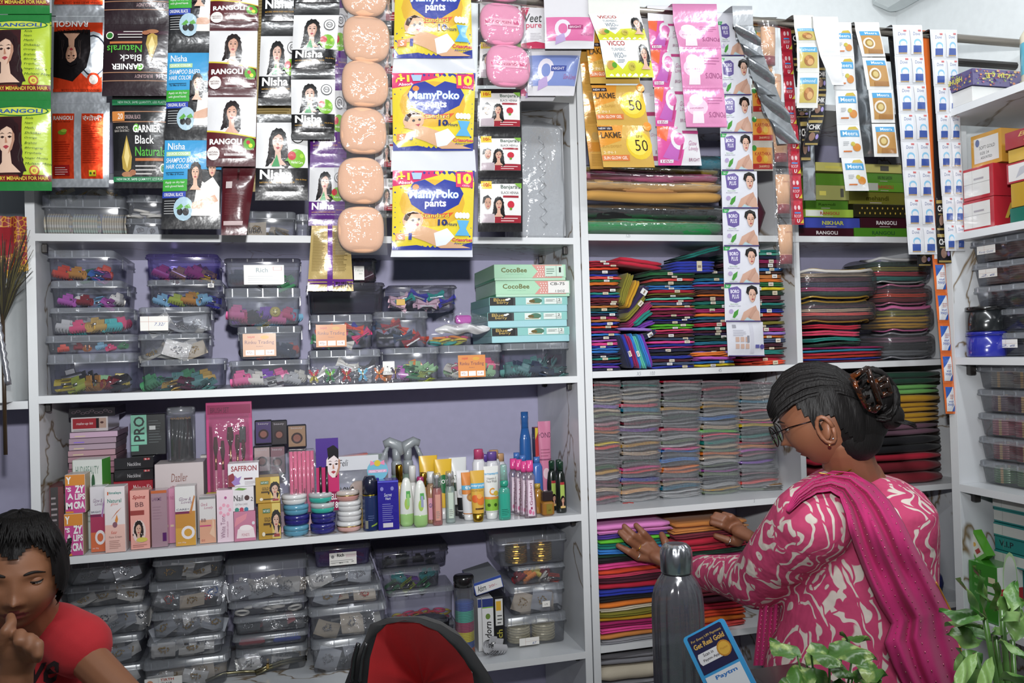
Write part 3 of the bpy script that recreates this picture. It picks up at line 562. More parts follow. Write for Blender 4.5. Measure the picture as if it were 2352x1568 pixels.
def a_ponds():
 a = Art(1.05); a.rect(0, .02, 1, .96, 'd887b4').ell(.3, .52, .25, 'e9c4d8').ell(.28, .7, .16, 'efdbe6').poly([(.16, .1), (.44, .1), (.42, .4), (.18, .4)], 'f0dfe8').text('HONEST', .12, .46, .44, .5, 'a85a88', 0); a.text("POND'S", .56, .24, .98, .38, '9a4a7c', .0, 0, 180).lines(.55, .6, .95, .82, 3, 'b8689a', .25); return a, 'd17aac', 'foil', dict(bulge=.005, seal=.08, )
def a_boro():
 a = Art(1.02); a.rect(0, .03, 1, 1, 'dcdde6').poly([(.13, .56), (.1, .9), (.36, .95), (.46, .86), (.44, .56), (.3, .5)], '6a5a9c').text('BORO', .16, .76, .4, .86, 'e8e4f4', .03).text('PLUS', .2, .62, .38, .73, 'e8e4f4', .02).poly([(0, 1), (.2, 1), (.14, .9), (0, .9)], '3aa85a').text('5/-', .05, .93, .14, .98, W_, .01)
 a.text('Ayurvedic', .14, .45, .36, .49, '5aa04a', 0).text('Antiseptic Cream', .1, .4, .42, .44, '6a6a8c', 0).poly([(.2, .12), (.24, .26), (.36, .34), (.34, .2), (.26, .1)], '4a9a3a').ell(.16, .28, .06, 'b0a0c8').text('Healthy Skin', .14, .05, .36, .08, '5aa04a', 0)
 a.poly([(.42, .03), (.5, .26), (.68, .36), (.82, .42), (.96, .26), (1, .03)], 'd3a892').poly([(.52, .03), (.6, .12), (.7, .08), (.86, .03)], 'b8d4dc').poly([(.58, .78), (.62, .92), (.76, .98), (.9, .92), (.93, .76), (.84, .7), (.64, .72)], '1c1816').face(.76, .7, .17, 'dcb09a').poly([(.6, .76), (.66, .88), (.78, .9), (.9, .8), (.9, .88), (.76, .96), (.62, .88)], '1c1816')
 a.poly([(.64, .16), (.78, .4), (.84, .44), (.88, .34), (.8, .26), (.7, .08)], 'c89a84').rect(0, 0, 1, .035, '4a3c74'); return a, 'dcdde6', 'print', dict(bulge=.004, seal=.03)
def a_boroback():
 a = Art(1.0); a.rect(.6, .08, .7, .95, 'c8c8d4').rect(.14, .82, .24, .92, '9a9aa4')
 for i in range(3):
  for j in range(2): a.rect(.2+i*.13, .22+j*.2, .3+i*.13, .36+j*.2, 'c8a898')
 a.lines(.14, .6, .5, .8, 4, 'a8a8b8', .25).rect(.72, .24, .84, .34, '5a5aa0').ell(.92, .28, .07, '4a3c8c').rect(.5, .4, .56, .6, '8a8a94').rect(0, 0, 1, .03, '4a3c74'); return a, 'd4d5de', 'print', dict(bulge=.006, seal=.05)
def a_tube_(): return None, FILM, 'print', dict(film=True, bulge=.012, seal=.1)
def a_red():
 a = Art(1.1); a.rect(.02, .05, .98, .95, 'b81c34').ell(.3, .68, .1, 'e0b0b8').ell(.6, .68, .1, 'e0c8c8').rect(.2, .44, .7, .5, '4a8ac8').text('ROOP', .18, .28, .72, .4, 'e8d0d8', 0).text('U', .4, .08, .62, .22, W_, .03).poly([(.66, .06), (.95, .06), (.95, .24)], 'd8c020'); return a, 'a81830', 'foil', dict(bulge=.003, seal=.05)
def a_hib():
 a = Art(.95); a.rect(.03, .05, .97, .8, 'd8922a').rect(.03, .05, .97, .24, 'a82420').text('KARTHIKA', .12, .52, .88, .64, 'a83020', .01).ell(.3, .4, .12, 'c84a20').ell(.6, .4, .12, 'd8b030').ell(.1, .78, .1, '3a8a3a').text('SHAMPOO', .3, .1, .8, .18, 'e8c8a0', 0); return a, 'b8b4a8', 'foil', dict(bulge=.004, seal=.06)
def a_yel():
 a = Art(1.3); a.rect(.1, .14, .9, .84, 'c9b45a').rect(.1, .66, .9, .84, '5aa8d0').text('almond', .2, .7, .8, .8, 'e4eef2', 0, .2).ell(.5, .38, .24, 'a8703a').ell(.55, .34, .14, 'd8a868').ell(.4, .46, .1, 'c88a4a'); return a, 'e2e2dc', 'print', dict(bulge=.004, seal=.06)
def a_chik():
 a = Art(1.3); a.rect(.05, .08, .95, .86, '1a181a').rect(.05, .8, .95, .9, 'a08a4a').text('CHIK', .12, .56, .88, .74, 'e4e0dc', .02).rect(.15, .46, .85, .5, '8a7a4a').ell(.4, .3, .2, '8a6a5a').ell(.75, .3, .12, '9a8ac8').rect(.05, .02, .95, .08, 'a08a4a'); return a, '242024', 'foil', dict(bulge=.004, seal=.05)
def a_orange():
 a = Art(1.5); a.rect(.1, .62, .9, .82, '48a0d4').text('Meera', .18, .66, .82, .78, 'e4eef4', .01).poly([(.4, .84), (.9, .84), (.8, .94), (.5, .92)], 'c8b038').ell(.72, .3, .18, 'd88a2a').ell(.56, .4, .1, 'c8b838').rect(.16, .16, .5, .2, 'd8762a').lines(.16, .36, .4, .5, 3, '9aa0a4', .3); return a, 'e4e5e6', 'print', dict(bulge=.005, seal=.05)
def a_brn():
 a = Art(1.2); a.rect(.12, .1, .92, .84, 'c29048').rect(.12, .74, .92, .9, '48a0d4').text('Meera', .3, .78, .8, .87, 'e4eef4', .01).ell(.38, .46, .24, 'e6ddd0').ell(.38, .46, .17, 'a8843a').ell(.38, .46, .11, 'd8c078').rect(.3, .1, .9, .24, 'b07a38'); return a, 'e6e6e4', 'print', dict(bulge=.005, seal=.05)
def a_dove():
 a = Art(.95)
 for x in (.05, .54):
  a.rect(x, .06, x+.4, .94, 'e6e8ee').text('Dove', x+.1, .72, x+.34, .84, '5a6a9a', 0, .2).ell(x+.24, .46, .13, '8ac8ea').ell(x+.24, .42, .1, 'e6e8ee').rect(x+.08, .12, x+.36, .36, '3556a8').rect(x+.08, .08, x+.36, .12, 'b89a68').rect(x+.28, .86, x+.38, .92, 'd86a6a')
 return a, 'dfe1e6', 'print', dict(bulge=.003, seal=.04)
def a_silver(): return None, 'a9adb2', 'silver', dict(bulge=.003, seal=.06)
def a_black(): return None, '2a2b2e', 'foil', dict(bulge=.004, seal=.06)
def a_clinic():
 a = Art(1.25); a.rect(.12, .08, .86, .88, 'e4e6ea').poly([(.12, .5), (.8, .88), (.12, .88)], '2d5fb8').text('clinic', .2, .24, .76, .34, '3a5ab0', .01, 0, 180).text('plus', .3, .36, .7, .44, '3a5ab0', .01, 0, 180).poly([(.86, .08), (.86, .3), (.7, .2), (.6, .08)], '2d5fb8').lines(.4, .5, .8, .66, 3, 'c87a6a', .3); return a, 'df6a1e', 'foil', dict(bulge=.004, seal=.05)
def a_veet():
 a = Art(1.1); a.rect(0, .0, 1, 1, 'e2e0e4').poly([(0, .3), (0, 1), (.3, 1), (.12, .7), (.05, .4)], 'c8305a').poly([(.9, 1), (.78, .6), (.9, .2), (1, .0), (1, 1)], 'c8305a').poly([(0, .0), (1, .0), (1, .1), (.5, .16), (0, .12)], 'c8305a').text('Veet', .1, .62, .7, .84, '4a4a4a', .01, .2).text('pure', .16, .44, .68, .58, 'c8305a', .01).lines(.3, .2, .7, .38, 5, 'b8b4bc', .25); return a, 'e2e0e4', 'print', dict(bulge=.006, seal=.04)
def a_gl2(c='d86aa0', t='BRIGHT'):
 a = Art(.62); a.rect(.03, .2, .98, .85, c).ell(.34, .52, .16, 'dfd8e4').ell(.34, .52, .09, c).rect(.44, .5, .74, .62, 'a83070' if c[0] == 'd' else '3a4a9a').text(t, .47, .53, .7, .59, 'f0e8f0', 0).text('Glow & Lovely', .7, .3, .97, .44, 'a85a8a', 0, .3).poly([(.2, .1), (.4, .2), (.36, .4), (.2, .3)], 'b8a0d0'); return a, 'd9d7dc', 'print', dict(bulge=.008, seal=.08)
def a_fair(): return a_gl2('7a8cc8', 'NIGHT')
# ---------------------------------------------------------------- hanging strips (quads: x-left x-right y at the top, the same at the bottom)
def ql(xs, ys, w_):
 def cx(y):
  for (y0, c0), (y1, c1) in zip(xs, xs[1:]):
   if y <= y1 or (y1, c1) == xs[-1]: return c0+(c1-c0)*(y-y0)/(y1-y0)
 return [(cx(t)-w_/2, cx(t)+w_/2, t, cx(b)-w_/2, cx(b)+w_/2, b) for t, b in ys]
HB = 'hangs from the steel rod'
strip('sachet_strip', 'strip of green mehandi sachets with a dark-haired portrait, at the picture edge', ql([(-160, 48), (440, 55)], [(-160, 32), (34, 230), (230, 438)], 128), -.24, [a_mehandi()], hang=False, back='same')
strip('sachet_strip', 'green mehandi strip mostly hidden behind the front green one', ql([(-160, 70), (440, 80)], [(30, 230), (232, 430)], 110), -.20, [a_mehandi()], hang=False, back='same')
q = ql([(-170, 185), (440, 178)], [(-150, 36), (38, 238), (238, 428)], 128)
strip('sachet_strip', 'orange black-henna sachet strip, front side upside down, twin-panel back at the end', [q[0], q[1], (112, 252, 236, 112, 250, 430)], -.22, [a_henna(), a_henna(), a_hennaback()], hang=False, back='same')
strip('sachet_strip', 'dark burgundy hair-colour sachet strip hung upside down', [(238, 386, -110, 240, 388, 56), (240, 388, 50, 234, 382, 220)], -.225, [a_garnier()], hang=False)
strip('sachet_strip', 'black natural hair-colour sachets with an oil drop, under the burgundy strip', [(260, 386, 60, 260, 386, 215), (258, 388, 215, 262, 388, 432)], -.195, [a_garnierblk()])
strip('sachet_strip', 'blue and black shampoo hair-colour sachets with a smiling couple', [(388, 515, -110, 386, 515, 102), (386, 512, 100, 380, 506, 318), (380, 510, 300, 370, 506, 526)], -.215, [a_nishablue()], hang=False)
strip('sachet_strip', 'burgundy sachets with a curly-haired portrait, plain maroon back at the end', [(486, 592, -70, 482, 594, 64), (482, 592, 55, 478, 588, 218), (478, 590, 206, 474, 586, 382)], -.235, [a_brown()], hang=False)
strip('sachet_strip', 'plain maroon sachet backs below the curly-haired burgundy strip', [(512, 590, 210, 512, 588, 384), (512, 588, 384, 508, 566, 540)], -.20, [a_plainbrown()], back='same')
strip('sachet_strip', 'plain gold sachet backs hanging behind the black hair-dye strips', [(592, 640, -60, 590, 650, 200), (588, 690, 200, 575, 690, 440)], -.17, [a_goldplain()], hang=False, back='same')
strip('sachet_strip', 'black hair-dye sachets with long-haired woman, the lower one largest', [(606, 700, -120, 600, 700, 68), (600, 690, 66, 592, 690, 242), (590, 706, 262, 586, 708, 460)], -.225, [a_nisha()], hang=False)
strip('sachet_strip', 'black hair-dye sachets with long-haired woman, the shorter strip overlapping in front', [(680, 782, -130, 678, 780, 22), (676, 780, 20, 668, 768, 172), (668, 770, 168, 670, 768, 320)], -.25, [a_nisha()], hang=False)
strip('sachet_strip', 'purple hair-dye sachets with long-haired woman, gold back at the bottom', [(716, 800, 0, 714, 796, 190), (714, 796, 190, 712, 796, 372), (712, 796, 370, 708, 790, 518), (716, 802, 516, 706, 812, 668)], -.205, [a_nishap(), a_nishap(), a_nishap(), a_goldback()], hang=False, back='same')
for k, (x, yt, yb) in enumerate([(834, -18, 150)]): pass
def puff_strip(label, cs, rx, ry, Y, col, band=None):
 p0 = at(cs[0][0], cs[0][1], Y); org = V((p0.x, Y, RZ)); o = empty('puff_strip', org, label, 'puff strip')
 for i, (cx, cy) in enumerate(cs):
  c = at(cx, cy, Y)-org; X = (at(cx+rx, cy, Y)-at(cx-rx, cy, Y)).x/2; Z = (at(cx, cy-ry, Y)-at(cx, cy+ry, Y)).z/2; r = random.Random(i); b = MB(); L = []
  for (s, dy) in ((.86, .006), (1, .001), (1.0, -.006), (.93, -.0115), (.7, -.0145), (.3, -.016)):
   ring = []
   for k in range(40):
    a = 2*pi*k/40; e = 2.9; rr = (abs(cos(a))**e+abs(sin(a))**e)**(-1/e)*(1+.012*sin(3*a+i))
    ring.append(c+V((X*s*rr*cos(a), dy, Z*s*rr*sin(a))))
   L.append(ring)
  b.loft(L, K(col, 'puff'), True, True, True); pf = b.build('powder_puff', o)
  if band:
   b = MB(); a = Art(.2); fn = lambda u, v: (c+V(((u-.5)*1.98*X, -.0174+.014*abs(2*u-1)**8, (v-.5)*.34*Z)), V((0, -1, 0)))
   b.grid(lambda u, v: fn(u, v)[0], 12, 2, K('f0a8c0', 'gloss')); a.text('QUEEN', .32, .3, .68, .72, 'c03a6a', .02, 0, 180 if i % 2 == 0 else 0).poly([(.1, .3), (.26, .3), (.28, .8), (.22, .5), (.18, .9), (.14, .5), (.08, .8)], 'd0407a').poly([(.74, .3), (.9, .3), (.92, .8), (.86, .5), (.82, .9), (.78, .5), (.72, .8)], 'd0407a'); a.put(b, fn, 'gloss', .0004, .06); b.build('ribbon', pf)
  b = MB(); w2, h2 = X*1.13, Z*1.08
  def film(u, v, s=-1):
   uu, vv = 2*u-1, 2*v-1; q = max(0, 1-abs(uu)**4)*max(0, 1-abs(vv)**4)
   return c+V((uu*w2, -.0015-.0185*q+.001*sin(u*17+i*2)*sin(v*13+i), vv*h2))
  b.grid(film, 22, 22, FILM); b.build('film_pouch', o)
 return o
puff_strip('strip of peach powder puffs in clear film, the longest of the puff strips', [(836, -14), (841, 92), (838, 194), (834, 302), (829, 416), (829, 528)], 53, 53, -.245, 'eab48e')
puff_strip('strip of pink powder puffs with printed ribbons, beside the diaper packs', [(1152, -44), (1152, 58), (1166, 153)], 50, 48, -.245, 'ee8fb4', True)
strip('sachet_strip', 'small henna sachets glimpsed between the peach puffs and the diaper packs', [(862, 930, -60, 862, 925, 70), (862, 925, 70, 860, 922, 190), (862, 925, 190, 860, 922, 300), (860, 925, 300, 858, 920, 400), (860, 925, 400, 858, 920, 500)], -.17, [a_banj()], hang=False)
q = [(908, 1080, -60, 904, 1085, 134), (900, 1092, 168, 903, 1086, 346), (902, 1090, 392, 900, 1084, 574)]
mp = strip('diaper_pack_strip', 'strip of yellow and blue baby diaper packs with white headers', q, -.24, [a_mamy()], cat='diaper packs', hang=False, part='diaper_pack')
def header(par, q, Y):
 t = pquad(q, Y); b = MB(); o = par.location
 b.grid(lambda u, v: t[2].lerp(t[3], u).lerp(t[0].lerp(t[1], u), v)-V(o)+V((0, .0015*sin(u*8+v*3), 0)), 8, 5, K('bcbfc6', 'card')); b.build('white_header', par)
for h in [(905, 1088, 132, 900, 1094, 172), (900, 1090, 344, 898, 1094, 394), (902, 1084, 560, 897, 1086, 590)]: header(mp, h, -.237)
strip('sachet_strip', 'black henna sachets with yellow price corner, between diaper packs and plastic containers', [(1098, 1200, -20, 1098, 1198, 92), (1098, 1198, 92, 1096, 1198, 196), (1098, 1196, 204, 1096, 1198, 308), (1098, 1198, 308, 1098, 1200, 408), (1098, 1200, 410, 1098, 1200, 532)], -.20, [a_banj()])
strip('sachet_strip', 'pink and white hair-removal cream sachet by the rod', [(1196, 1262, 18, 1196, 1264, 112)], -.20, [a_veet()])
strip('sachet_strip', 'pink face-cream tube in a crinkled pouch, hanging sideways', [(1250, 1368, 28, 1252, 1364, 112)], -.23, [a_gl2()])
strip('sachet_strip', 'blue night-cream tube in a clear pouch, below the pink pouch', [(1212, 1336, 112, 1212, 1318, 220)], -.19, [a_fair()])
strip('sachet_strip', 'rose tube pouch peeking out under the blue night-cream pouch', [(1180, 1300, 180, 1190, 1270, 232)], -.16, [a_gl2('c8507a', 'SOFT')])
strip('sachet_strip', 'gold sunscreen sachet backs beside the front gold strip', [(1330, 1388, 108, 1338, 1392, 200), (1338, 1392, 200, 1344, 1396, 290), (1344, 1400, 290, 1356, 1405, 388)], -.17, [a_lakback()], back='same')
strip('sachet_strip', 'gold sunscreen sachets marked 50', [(1345, 1452, 92, 1356, 1470, 192), (1358, 1472, 196, 1372, 1490, 288), (1370, 1488, 284, 1386, 1504, 384)], -.20, [a_lakme()])
strip('sachet_strip', 'yellow and white turmeric cream sachets over the gold strip', [(1352, 1470, 32, 1376, 1486, 92), (1376, 1486, 88, 1392, 1502, 178)], -.235, [a_vicco()])
strip('sachet_strip', 'white backs of face-cream sachets with thin maroon bands', [(1470, 1530, 40, 1470, 1530, 190), (1470, 1530, 190, 1475, 1540, 275), (1475, 1540, 275, 1470, 1535, 380)], -.17, [a_glowwhite()])
strip('sachet_strip', 'pink-orange face-cream sachets with a cream dropper', [(1488, 1560, 48, 1494, 1566, 115), (1494, 1568, 115, 1500, 1570, 200), (1502, 1576, 200, 1506, 1586, 290), (1508, 1600, 290, 1512, 1612, 380)], -.21, [a_glow()])
strip('sachet_strip', 'shiny pink cream sachets hung upside down', [(1546, 1648, 48, 1560, 1656, 112), (1560, 1656, 112, 1568, 1660, 204), (1568, 1662, 204, 1576, 1670, 292)], -.235, [a_ponds()])
bq = [(1648, 1700, 50, 1650, 1712, 130)]+[(1650+k*2.2, 1722+k*2.5 if k < 3 else 1732+k*2, 134+k*86.5, 1652+k*2.2, 1724+k*2.5 if k < 3 else 1734+k*2, 220+k*86.5) for k in range(7)]
strip('sachet_strip', 'longest white antiseptic-cream strip, woman with hands under her chin', bq+[(1668, 1752, 739, 1672, 1756, 818)], -.215, [a_boro()]*8+[a_boroback()])
strip('sachet_strip', 'crumpled silver film strip slanting across the tubes', [(1684, 1730, 58, 1712, 1756, 130), (1712, 1756, 130, 1742, 1790, 220), (1742, 1790, 220, 1790, 1836, 330)], -.26, [a_silver()], wave=.02)
strip('sachet_strip', 'orange and red shampoo sachets behind the silver film', [(1726, 1774, 62+k*66, 1728, 1776, 128+k*66) for k in range(5)], -.175, [a_hib()])
strip('sachet_strip', 'narrow strip of bright red sachets', [(1792+k*3.4, 1816+k*3.4+(k > 3)*3, 60+k*57, 1795+k*3.4, 1820+k*3.4+(k > 3)*3, 117+k*57) for k in range(8)], -.185, [a_red()])
def tube_strip():
 ys = [(62, 150), (170, 262), (285, 372), (400, 490), (515, 606)]; xs = [1762, 1776, 1790, 1796, 1802]; org = at(1762, 60, -.22); org.z = RZ
 o = empty('tube_strip', org, 'strip of peach tubes with dark red caps sealed in clear film', 'cream tube strip')
 for (yt, yb), x in zip(ys, xs):
  a, c = at(x, yt, -.22)-org, at(x+4, yb, -.22)-org; w_ = .021; h = a.z-c.z; b = MB()
  b.lathe([(w_, h*.98), (w_*.98, h*.6), (w_*.86, h*.24)], K('e3ad80', 'plastic'), c.x, 0, c.z, 18, .45); b.lathe([(w_*.87, h*.2), (w_*.87, h*.24)], K('c98f70', 'plastic'), c.x, 0, c.z, 18, .45)
  Art(1).text('Lakme', 0, 0, 1, 1, 'a8584a', 0).put(b, flatmap(.018, .004, c.x-.006, -.0105, c.z+h*.78), 'plastic'); t = b.build('cream_tube', o)
  b = MB(); b.lathe([(w_*.84, .0), (w_*.86, h*.22)], K('8a3038', 'plastic'), c.x, 0, c.z, 18, .5); b.build('cap', t)
  b = MB(); b.grid(lambda u, v: V(((u-.5)*.058+c.x, -.013*sin(pi*u)**.5*sin(pi*(.1+.8*v))**.5-.001+.001*sin(u*20+v*9), c.z-.012+v*(h+.026))), 12, 12, FILM); b.build('film', o)
tube_strip()
strip('sachet_strip', 'yellow almond sachets folded over the rod next to the red strip', [(1824, 1870, 60, 1830, 1880, 98), (1830, 1880, 98, 1832, 1882, 166), (1832, 1882, 166, 1830, 1878, 248)], -.235, [a_yel()])
strip('sachet_strip', 'dark green and gold sachets behind the yellow almond strip', [(1812, 1850, 62, 1820, 1860, 140), (1820, 1860, 140, 1828, 1862, 200), (1826, 1858, 244, 1828, 1858, 270), (1836, 1860, 270, 1838, 1862, 370)], -.18, [a_chik()])
strip('sachet_strip', 'twisted black shampoo strip behind the almond sachets', [(1876, 1896, 150, 1872, 1898, 210), (1872, 1898, 210, 1860, 1892, 270), (1856, 1892, 270, 1846, 1878, 334)], -.21, [a_chik()])
strip('sachet_strip', 'grey sachet backs ending beside the incense boxes', [(1842, 1870, 330, 1844, 1872, 385), (1844, 1872, 385, 1846, 1874, 460)], -.17, [a_silver()])
strip('sachet_strip', 'white sachet backs folded over beside the orange-fruit strip', [(1868, 1926, 62, 1884, 1930, 128), (1884, 1930, 128, 1912, 1938, 195)], -.24, [(None, 'e9eaec', 'print', dict(bulge=.005, seal=.06, back='same'))])
strip('sachet_strip', 'white shampoo sachets with orange fruit and blue band', [(1912, 1956, 66, 1914, 1962, 130), (1914, 1962, 130, 1916, 1966, 206), (1918, 1968, 208, 1922, 1974, 286), (1922, 1974, 286, 1928, 1984, 362), (1932, 1984, 362, 1942, 1996, 438)], -.215, [a_orange()])
strip('sachet_strip', 'dull silver sachet backs between the orange and the brown strips', [(1958+k*5, 2000+k*5, 80+k*70, 1963+k*5, 2005+k*5, 150+k*70) for k in range(4)], -.165, [a_silver()])
strip('sachet_strip', 'white sachets with brown powder picture and blue band', [(1964, 2020, 66, 1980, 2034, 130), (1980, 2034, 132, 1992, 2048, 206), (1994, 2050, 206, 2002, 2056, 282), (2002, 2056, 284, 2008, 2064, 360)], -.225, [a_brn()])
strip('sachet_strip', 'long black foil strip between brown-powder and dove-white strips'.replace('dove-', ''), [(2040+k*6, 2070+k*6, 85+k*58, 2046+k*6, 2076+k*6, 143+k*58) for k in range(8)], -.17, [a_black()])
strip('sachet_strip', 'wide white double-row shampoo strip, the nearer of the two', [(2050+k*4.6, 2118+k*4.4, 64+k*65, 2055+k*4.6, 2122+k*4.4, 129+k*65) for k in range(8)], -.225, [a_dove()])
strip('sachet_strip', 'long shiny dark strip between the two white double-row strips', [(2128+k*5.4, 2152+k*6.4, 80+k*63, 2133+k*5.4, 2158+k*6.4, 143+k*63) for k in range(8)], -.185, [a_black(), a_silver()])
strip('sachet_strip', 'white double-row shampoo strip nearest the side shelves', [(2136+k*4.6, 2198+k*2.4, 72+k*63, 2140+k*4.6, 2200+k*2.4, 135+k*63) for k in range(8)], -.225, [a_dove()])
strip('sachet_strip', 'black and gold shampoo sachets hanging lowest beside the orange-blue strip', [(2148, 2172, 452, 2150, 2176, 530), (2150, 2178, 530, 2154, 2186, 604)], -.213, [a_chik()])
strip('sachet_strip', 'single black and gold sachet peeking below the white double-row strip', [(2106, 2140, 560, 2108, 2138, 611)], -.19, [a_chik()])
strip('sachet_strip', 'orange-edged blue and white shampoo strip hanging in front of the shelf post', [(2136+k*6, 2166+k*5, 530+k*70, 2142+k*6, 2171+k*5, 600+k*70) for k in range(6)], -.207, [a_clinic()])
# ---------------------------------------------------------------- shelf A (top of the unit): bangle boxes, wrapped containers
GL = ['d8d4cc', 'c8dcd0', 'e0ccd4', 'c4ccdc', 'd4c4a8']
bx = clear_box(95, 286, 447, 540, .02, ZA, .2, 'frosty clear box of glitter bangles next to the first post, on the upper shelf', .3)
for q, (x, c) in enumerate(((-.066, 'c9c2b0'), (-.005, 'bfc4b8'), (.058, 'cfc6b6'))):
 for k in range(10):
  o = mk_bangle(c, .026, 'foil', .005, 'z', GL); place_in(bx, o, x-.024+.0053*k, .05, .03, (0, pi/2, 0)); o['label'] = 'glitter bangle, %s along in the %s upright roll of the frosty box' % (nth(k+1), ('first', 'middle', 'end')[q]); o['group'] = 'glitter bangles in the frosty box'
bx2 = clear_box(96, 284, 395, 446, .03, bx['top'], .2, 'clear box on top of the glitter bangle box, mostly behind the orange sachets', .3)
fill_box(bx2, 'packet', [('d8c8b0', 'c9a24a'), ('e9e6df', 'c9a24a')], 4, 'box above the glitter bangles', 3)
bx = clear_box(288, 372, 500, 540, .02, ZA, .18, 'small frosty box below the beaded hair-tie box, on the upper shelf', .3); fill_box(bx, 'packet', [('b8bcc4', 'b8b8bc')], 2, 'small lower frosty box', 4)
bx = clear_box(290, 374, 446, 500, .02, bx['top'], .18, 'frosty box of pearly hair ties stacked behind the blue sachets', .3); fill_box(bx, 'band', ['e8e4dc', 'b8b8bc'], 8, 'frosty pearly hair-tie box', 5)
bx = clear_box(560, 680, 484, 542, .02, ZA, .16, 'clear box with handwritten mark between the maroon and purple strips', .28)
fill_box(bx, 'packet', [('d8c8b0', 'c9a24a'), ('b8bcc4', 'c9a24a')], 4, 'box with the handwritten mark', 6)
Art(.3).text('uoo.', 0, 0, 1, 1, '3a3a40', 0, .3).put((b := MB()), flatmap(.03, .012, -bx['w']/2+.012, -.001, .01), 'matte'); b.build('pen_mark', bx['o'])
bx = clear_box(680, 712, 490, 544, .02, ZA, .16, 'narrow clear box tucked beside the one with the handwritten mark', .28)
# two tall containers wrapped in plastic
o = empty('wrapped_containers', (.52, 0, 0), 'two clear plastic containers wrapped together in a crinkled bag, standing on end', 'container')
l, _, w_, h = slot(1202, 1308, 282, 536, .03, ZA+.001); l.x -= .014; o.location = l; HZ = clear((.9, .91, .93), .5, .1, .2, 0, (.85, .87, .9))
for k, (dy, n) in enumerate(((0, 'front'), (.075, 'rear'))):
 b = MB(); b.box(-w_/2+.008, w_/2-.004, .01+dy, .075+dy, .004, h-.012, HZ, .012); c_ = b.build('container', o)
 b = MB(); b.box(-w_/2+.002, w_/2, dy-.002, .012+dy, .002, h-.006, HZ, .01); b.build('lid', c_)
b = MB(); P = [V((.0+.009*sin(i*1.55), -.006, .03+(h-.07)*i/28)) for i in range(29)]; b.tube(P, .003, K('d9dce0', 'plastic'), 6); b.build('zigzag_seal', o)
b = MB()
def bag(u, v):
 a = 2*pi*u; e = .8; x = (w_/2+.004)*(1 if cos(a) > 0 else -1)*abs(cos(a))**.35; y = .08+.092*(1 if sin(a) > 0 else -1)*abs(sin(a))**.35
 k = 1 if v < .9 else 1-(v-.9)*6.5; return V((x*k+.002*sin(9*a+v*7)-(.02*(v-.9)*10 if v > .9 else 0), (y-.08)*k+.08+.002*sin(7*a-v*9), .001+v*(h+.022)))
b.grid(bag, 40, 24, clear((.93, .94, .95), .2, .12, .12, 45)); b.build('plastic_bag', o)
# white folded packs on the topmost board
# ---------------------------------------------------------------- shelf B : clear boxes of hair clips
def col(spec, ctx):
 top = ZB; out = []
 for i, (x0, x1, yt, yb, lab, kind, cols, n, op) in enumerate(spec):
  D = op.pop('D', .025); dep = op.pop('dep', .2); bx = clear_box(x0, x1, yt, yb, D, op.pop('zb', top), dep, lab, op.pop('lid', .2), **op); top = bx['top']+.0005; out.append(bx)
  if kind: fill_box(bx, kind, cols, n, ctx[i], i*7+x0)
 return out
SMK = clear((.86, .87, .91), .07, .08, .12, 0, (.3, .32, .38)); PUR = clear((.58, .54, .82), .15, .08, .12, 0, (.22, .18, .45)); DRK = clear((.6, .6, .64), .12, .08, .14, 0, (.2, .2, .23)); HB_ = clear((.8, .82, .87), .16, .14, .1, 0, (.6, .63, .7))
s = col([(107, 306, 811, 903, 'large clear box of claw clips at the base of the stack by the first post', 'claw', ['d9c23a', '2a2a32', 'a8b83a', '2a2a32', 'c98a30', 'a5d8a0', '8f1f2c'], 9, dict(lid=.22, mat=SMK)),
   (103, 306, 768, 811, 'shallow clear box of bright square clips, second up by the first post', 'claw', ['d8452e', '8f1f2c', 'ef8a2a', '8cc8ea', 'e0417a', '4f9a6a'], 6, dict(lid=.35)),
   (112, 296, 705, 768, 'clear box of glassy and teal clips, third up by the first post', 'claw', ['b8b8bc', '2fb0b4', 'e0417a', 'b8b8bc', 'c9a24a'], 8, dict(lid=.17)),
   (115, 280, 643, 705, 'clear box with pale blue and maroon claw clips, fourth up by the first post', 'claw', ['c45cc0', 'e8e4dc', '8f1f2c', '8cc8ea'], 6, dict(lid=.25, mat=SMK)),
   (108, 262, 573, 643, 'topmost clear box by the first post, big orange-red clip in front', 'claw', ['d8452e', 'c45cc0', 'c98a30', '4f9a6a', '2f6fc0'], 7, dict(lid=.25, mat=SMK, dep=.28))],
  ['lowest box by the first post', 'shallow box by the first post', 'third box by the first post', 'fourth box by the first post', 'topmost box by the first post'])
s = col([(322, 511, 824, 897, 'clear box of green and wine glassy clips, at the base of the second stack', 'claw', ['4f9a6a', '5a8f8c', 'c9a24a', '5a8f8c', '6a1a40'], 9, dict(lid=.17, mat=SMK)),
   (316, 476, 765, 824, 'clear box of beaded hairpins on white cards, second stack', 'packet', [('e9e6df', 'c9a24a'), ('e9e6df', '25a8a0'), ('d8c8b0', 'c9a24a'), ('e9e6df', 'b8b8bc')], 7, dict(lid=.2)),
   (318, 480, 704, 765, 'clear box with a white price ticket and silver trinkets, second stack', 'packet', [('b8bcc4', 'b8b8bc'), ('e9e6df', 'b8b8bc'), ('b8bcc4', 'b8b8bc')], 6, dict(lid=.2)),
   (338, 508, 641, 704, 'clear box of lilac and yellow clips under the violet box', 'claw', ['8cc8ea', '3a3ab0', 'a8b83a', '4f9a6a', 'c98a30', 'd9c23a'], 8, dict(lid=.2, mat=SMK)),
   (334, 500, 582, 641, 'violet-tinted box of small clips on top of the second stack', 'claw', ['e0417a', '6a1a40', 'c9a24a', 'f06aa8'], 7, dict(lid=.15, mat=PUR, lidm=PUR))],
  ['second base box', 'beaded hairpin box', 'box with the price ticket', 'box under the violet box', 'violet box'])
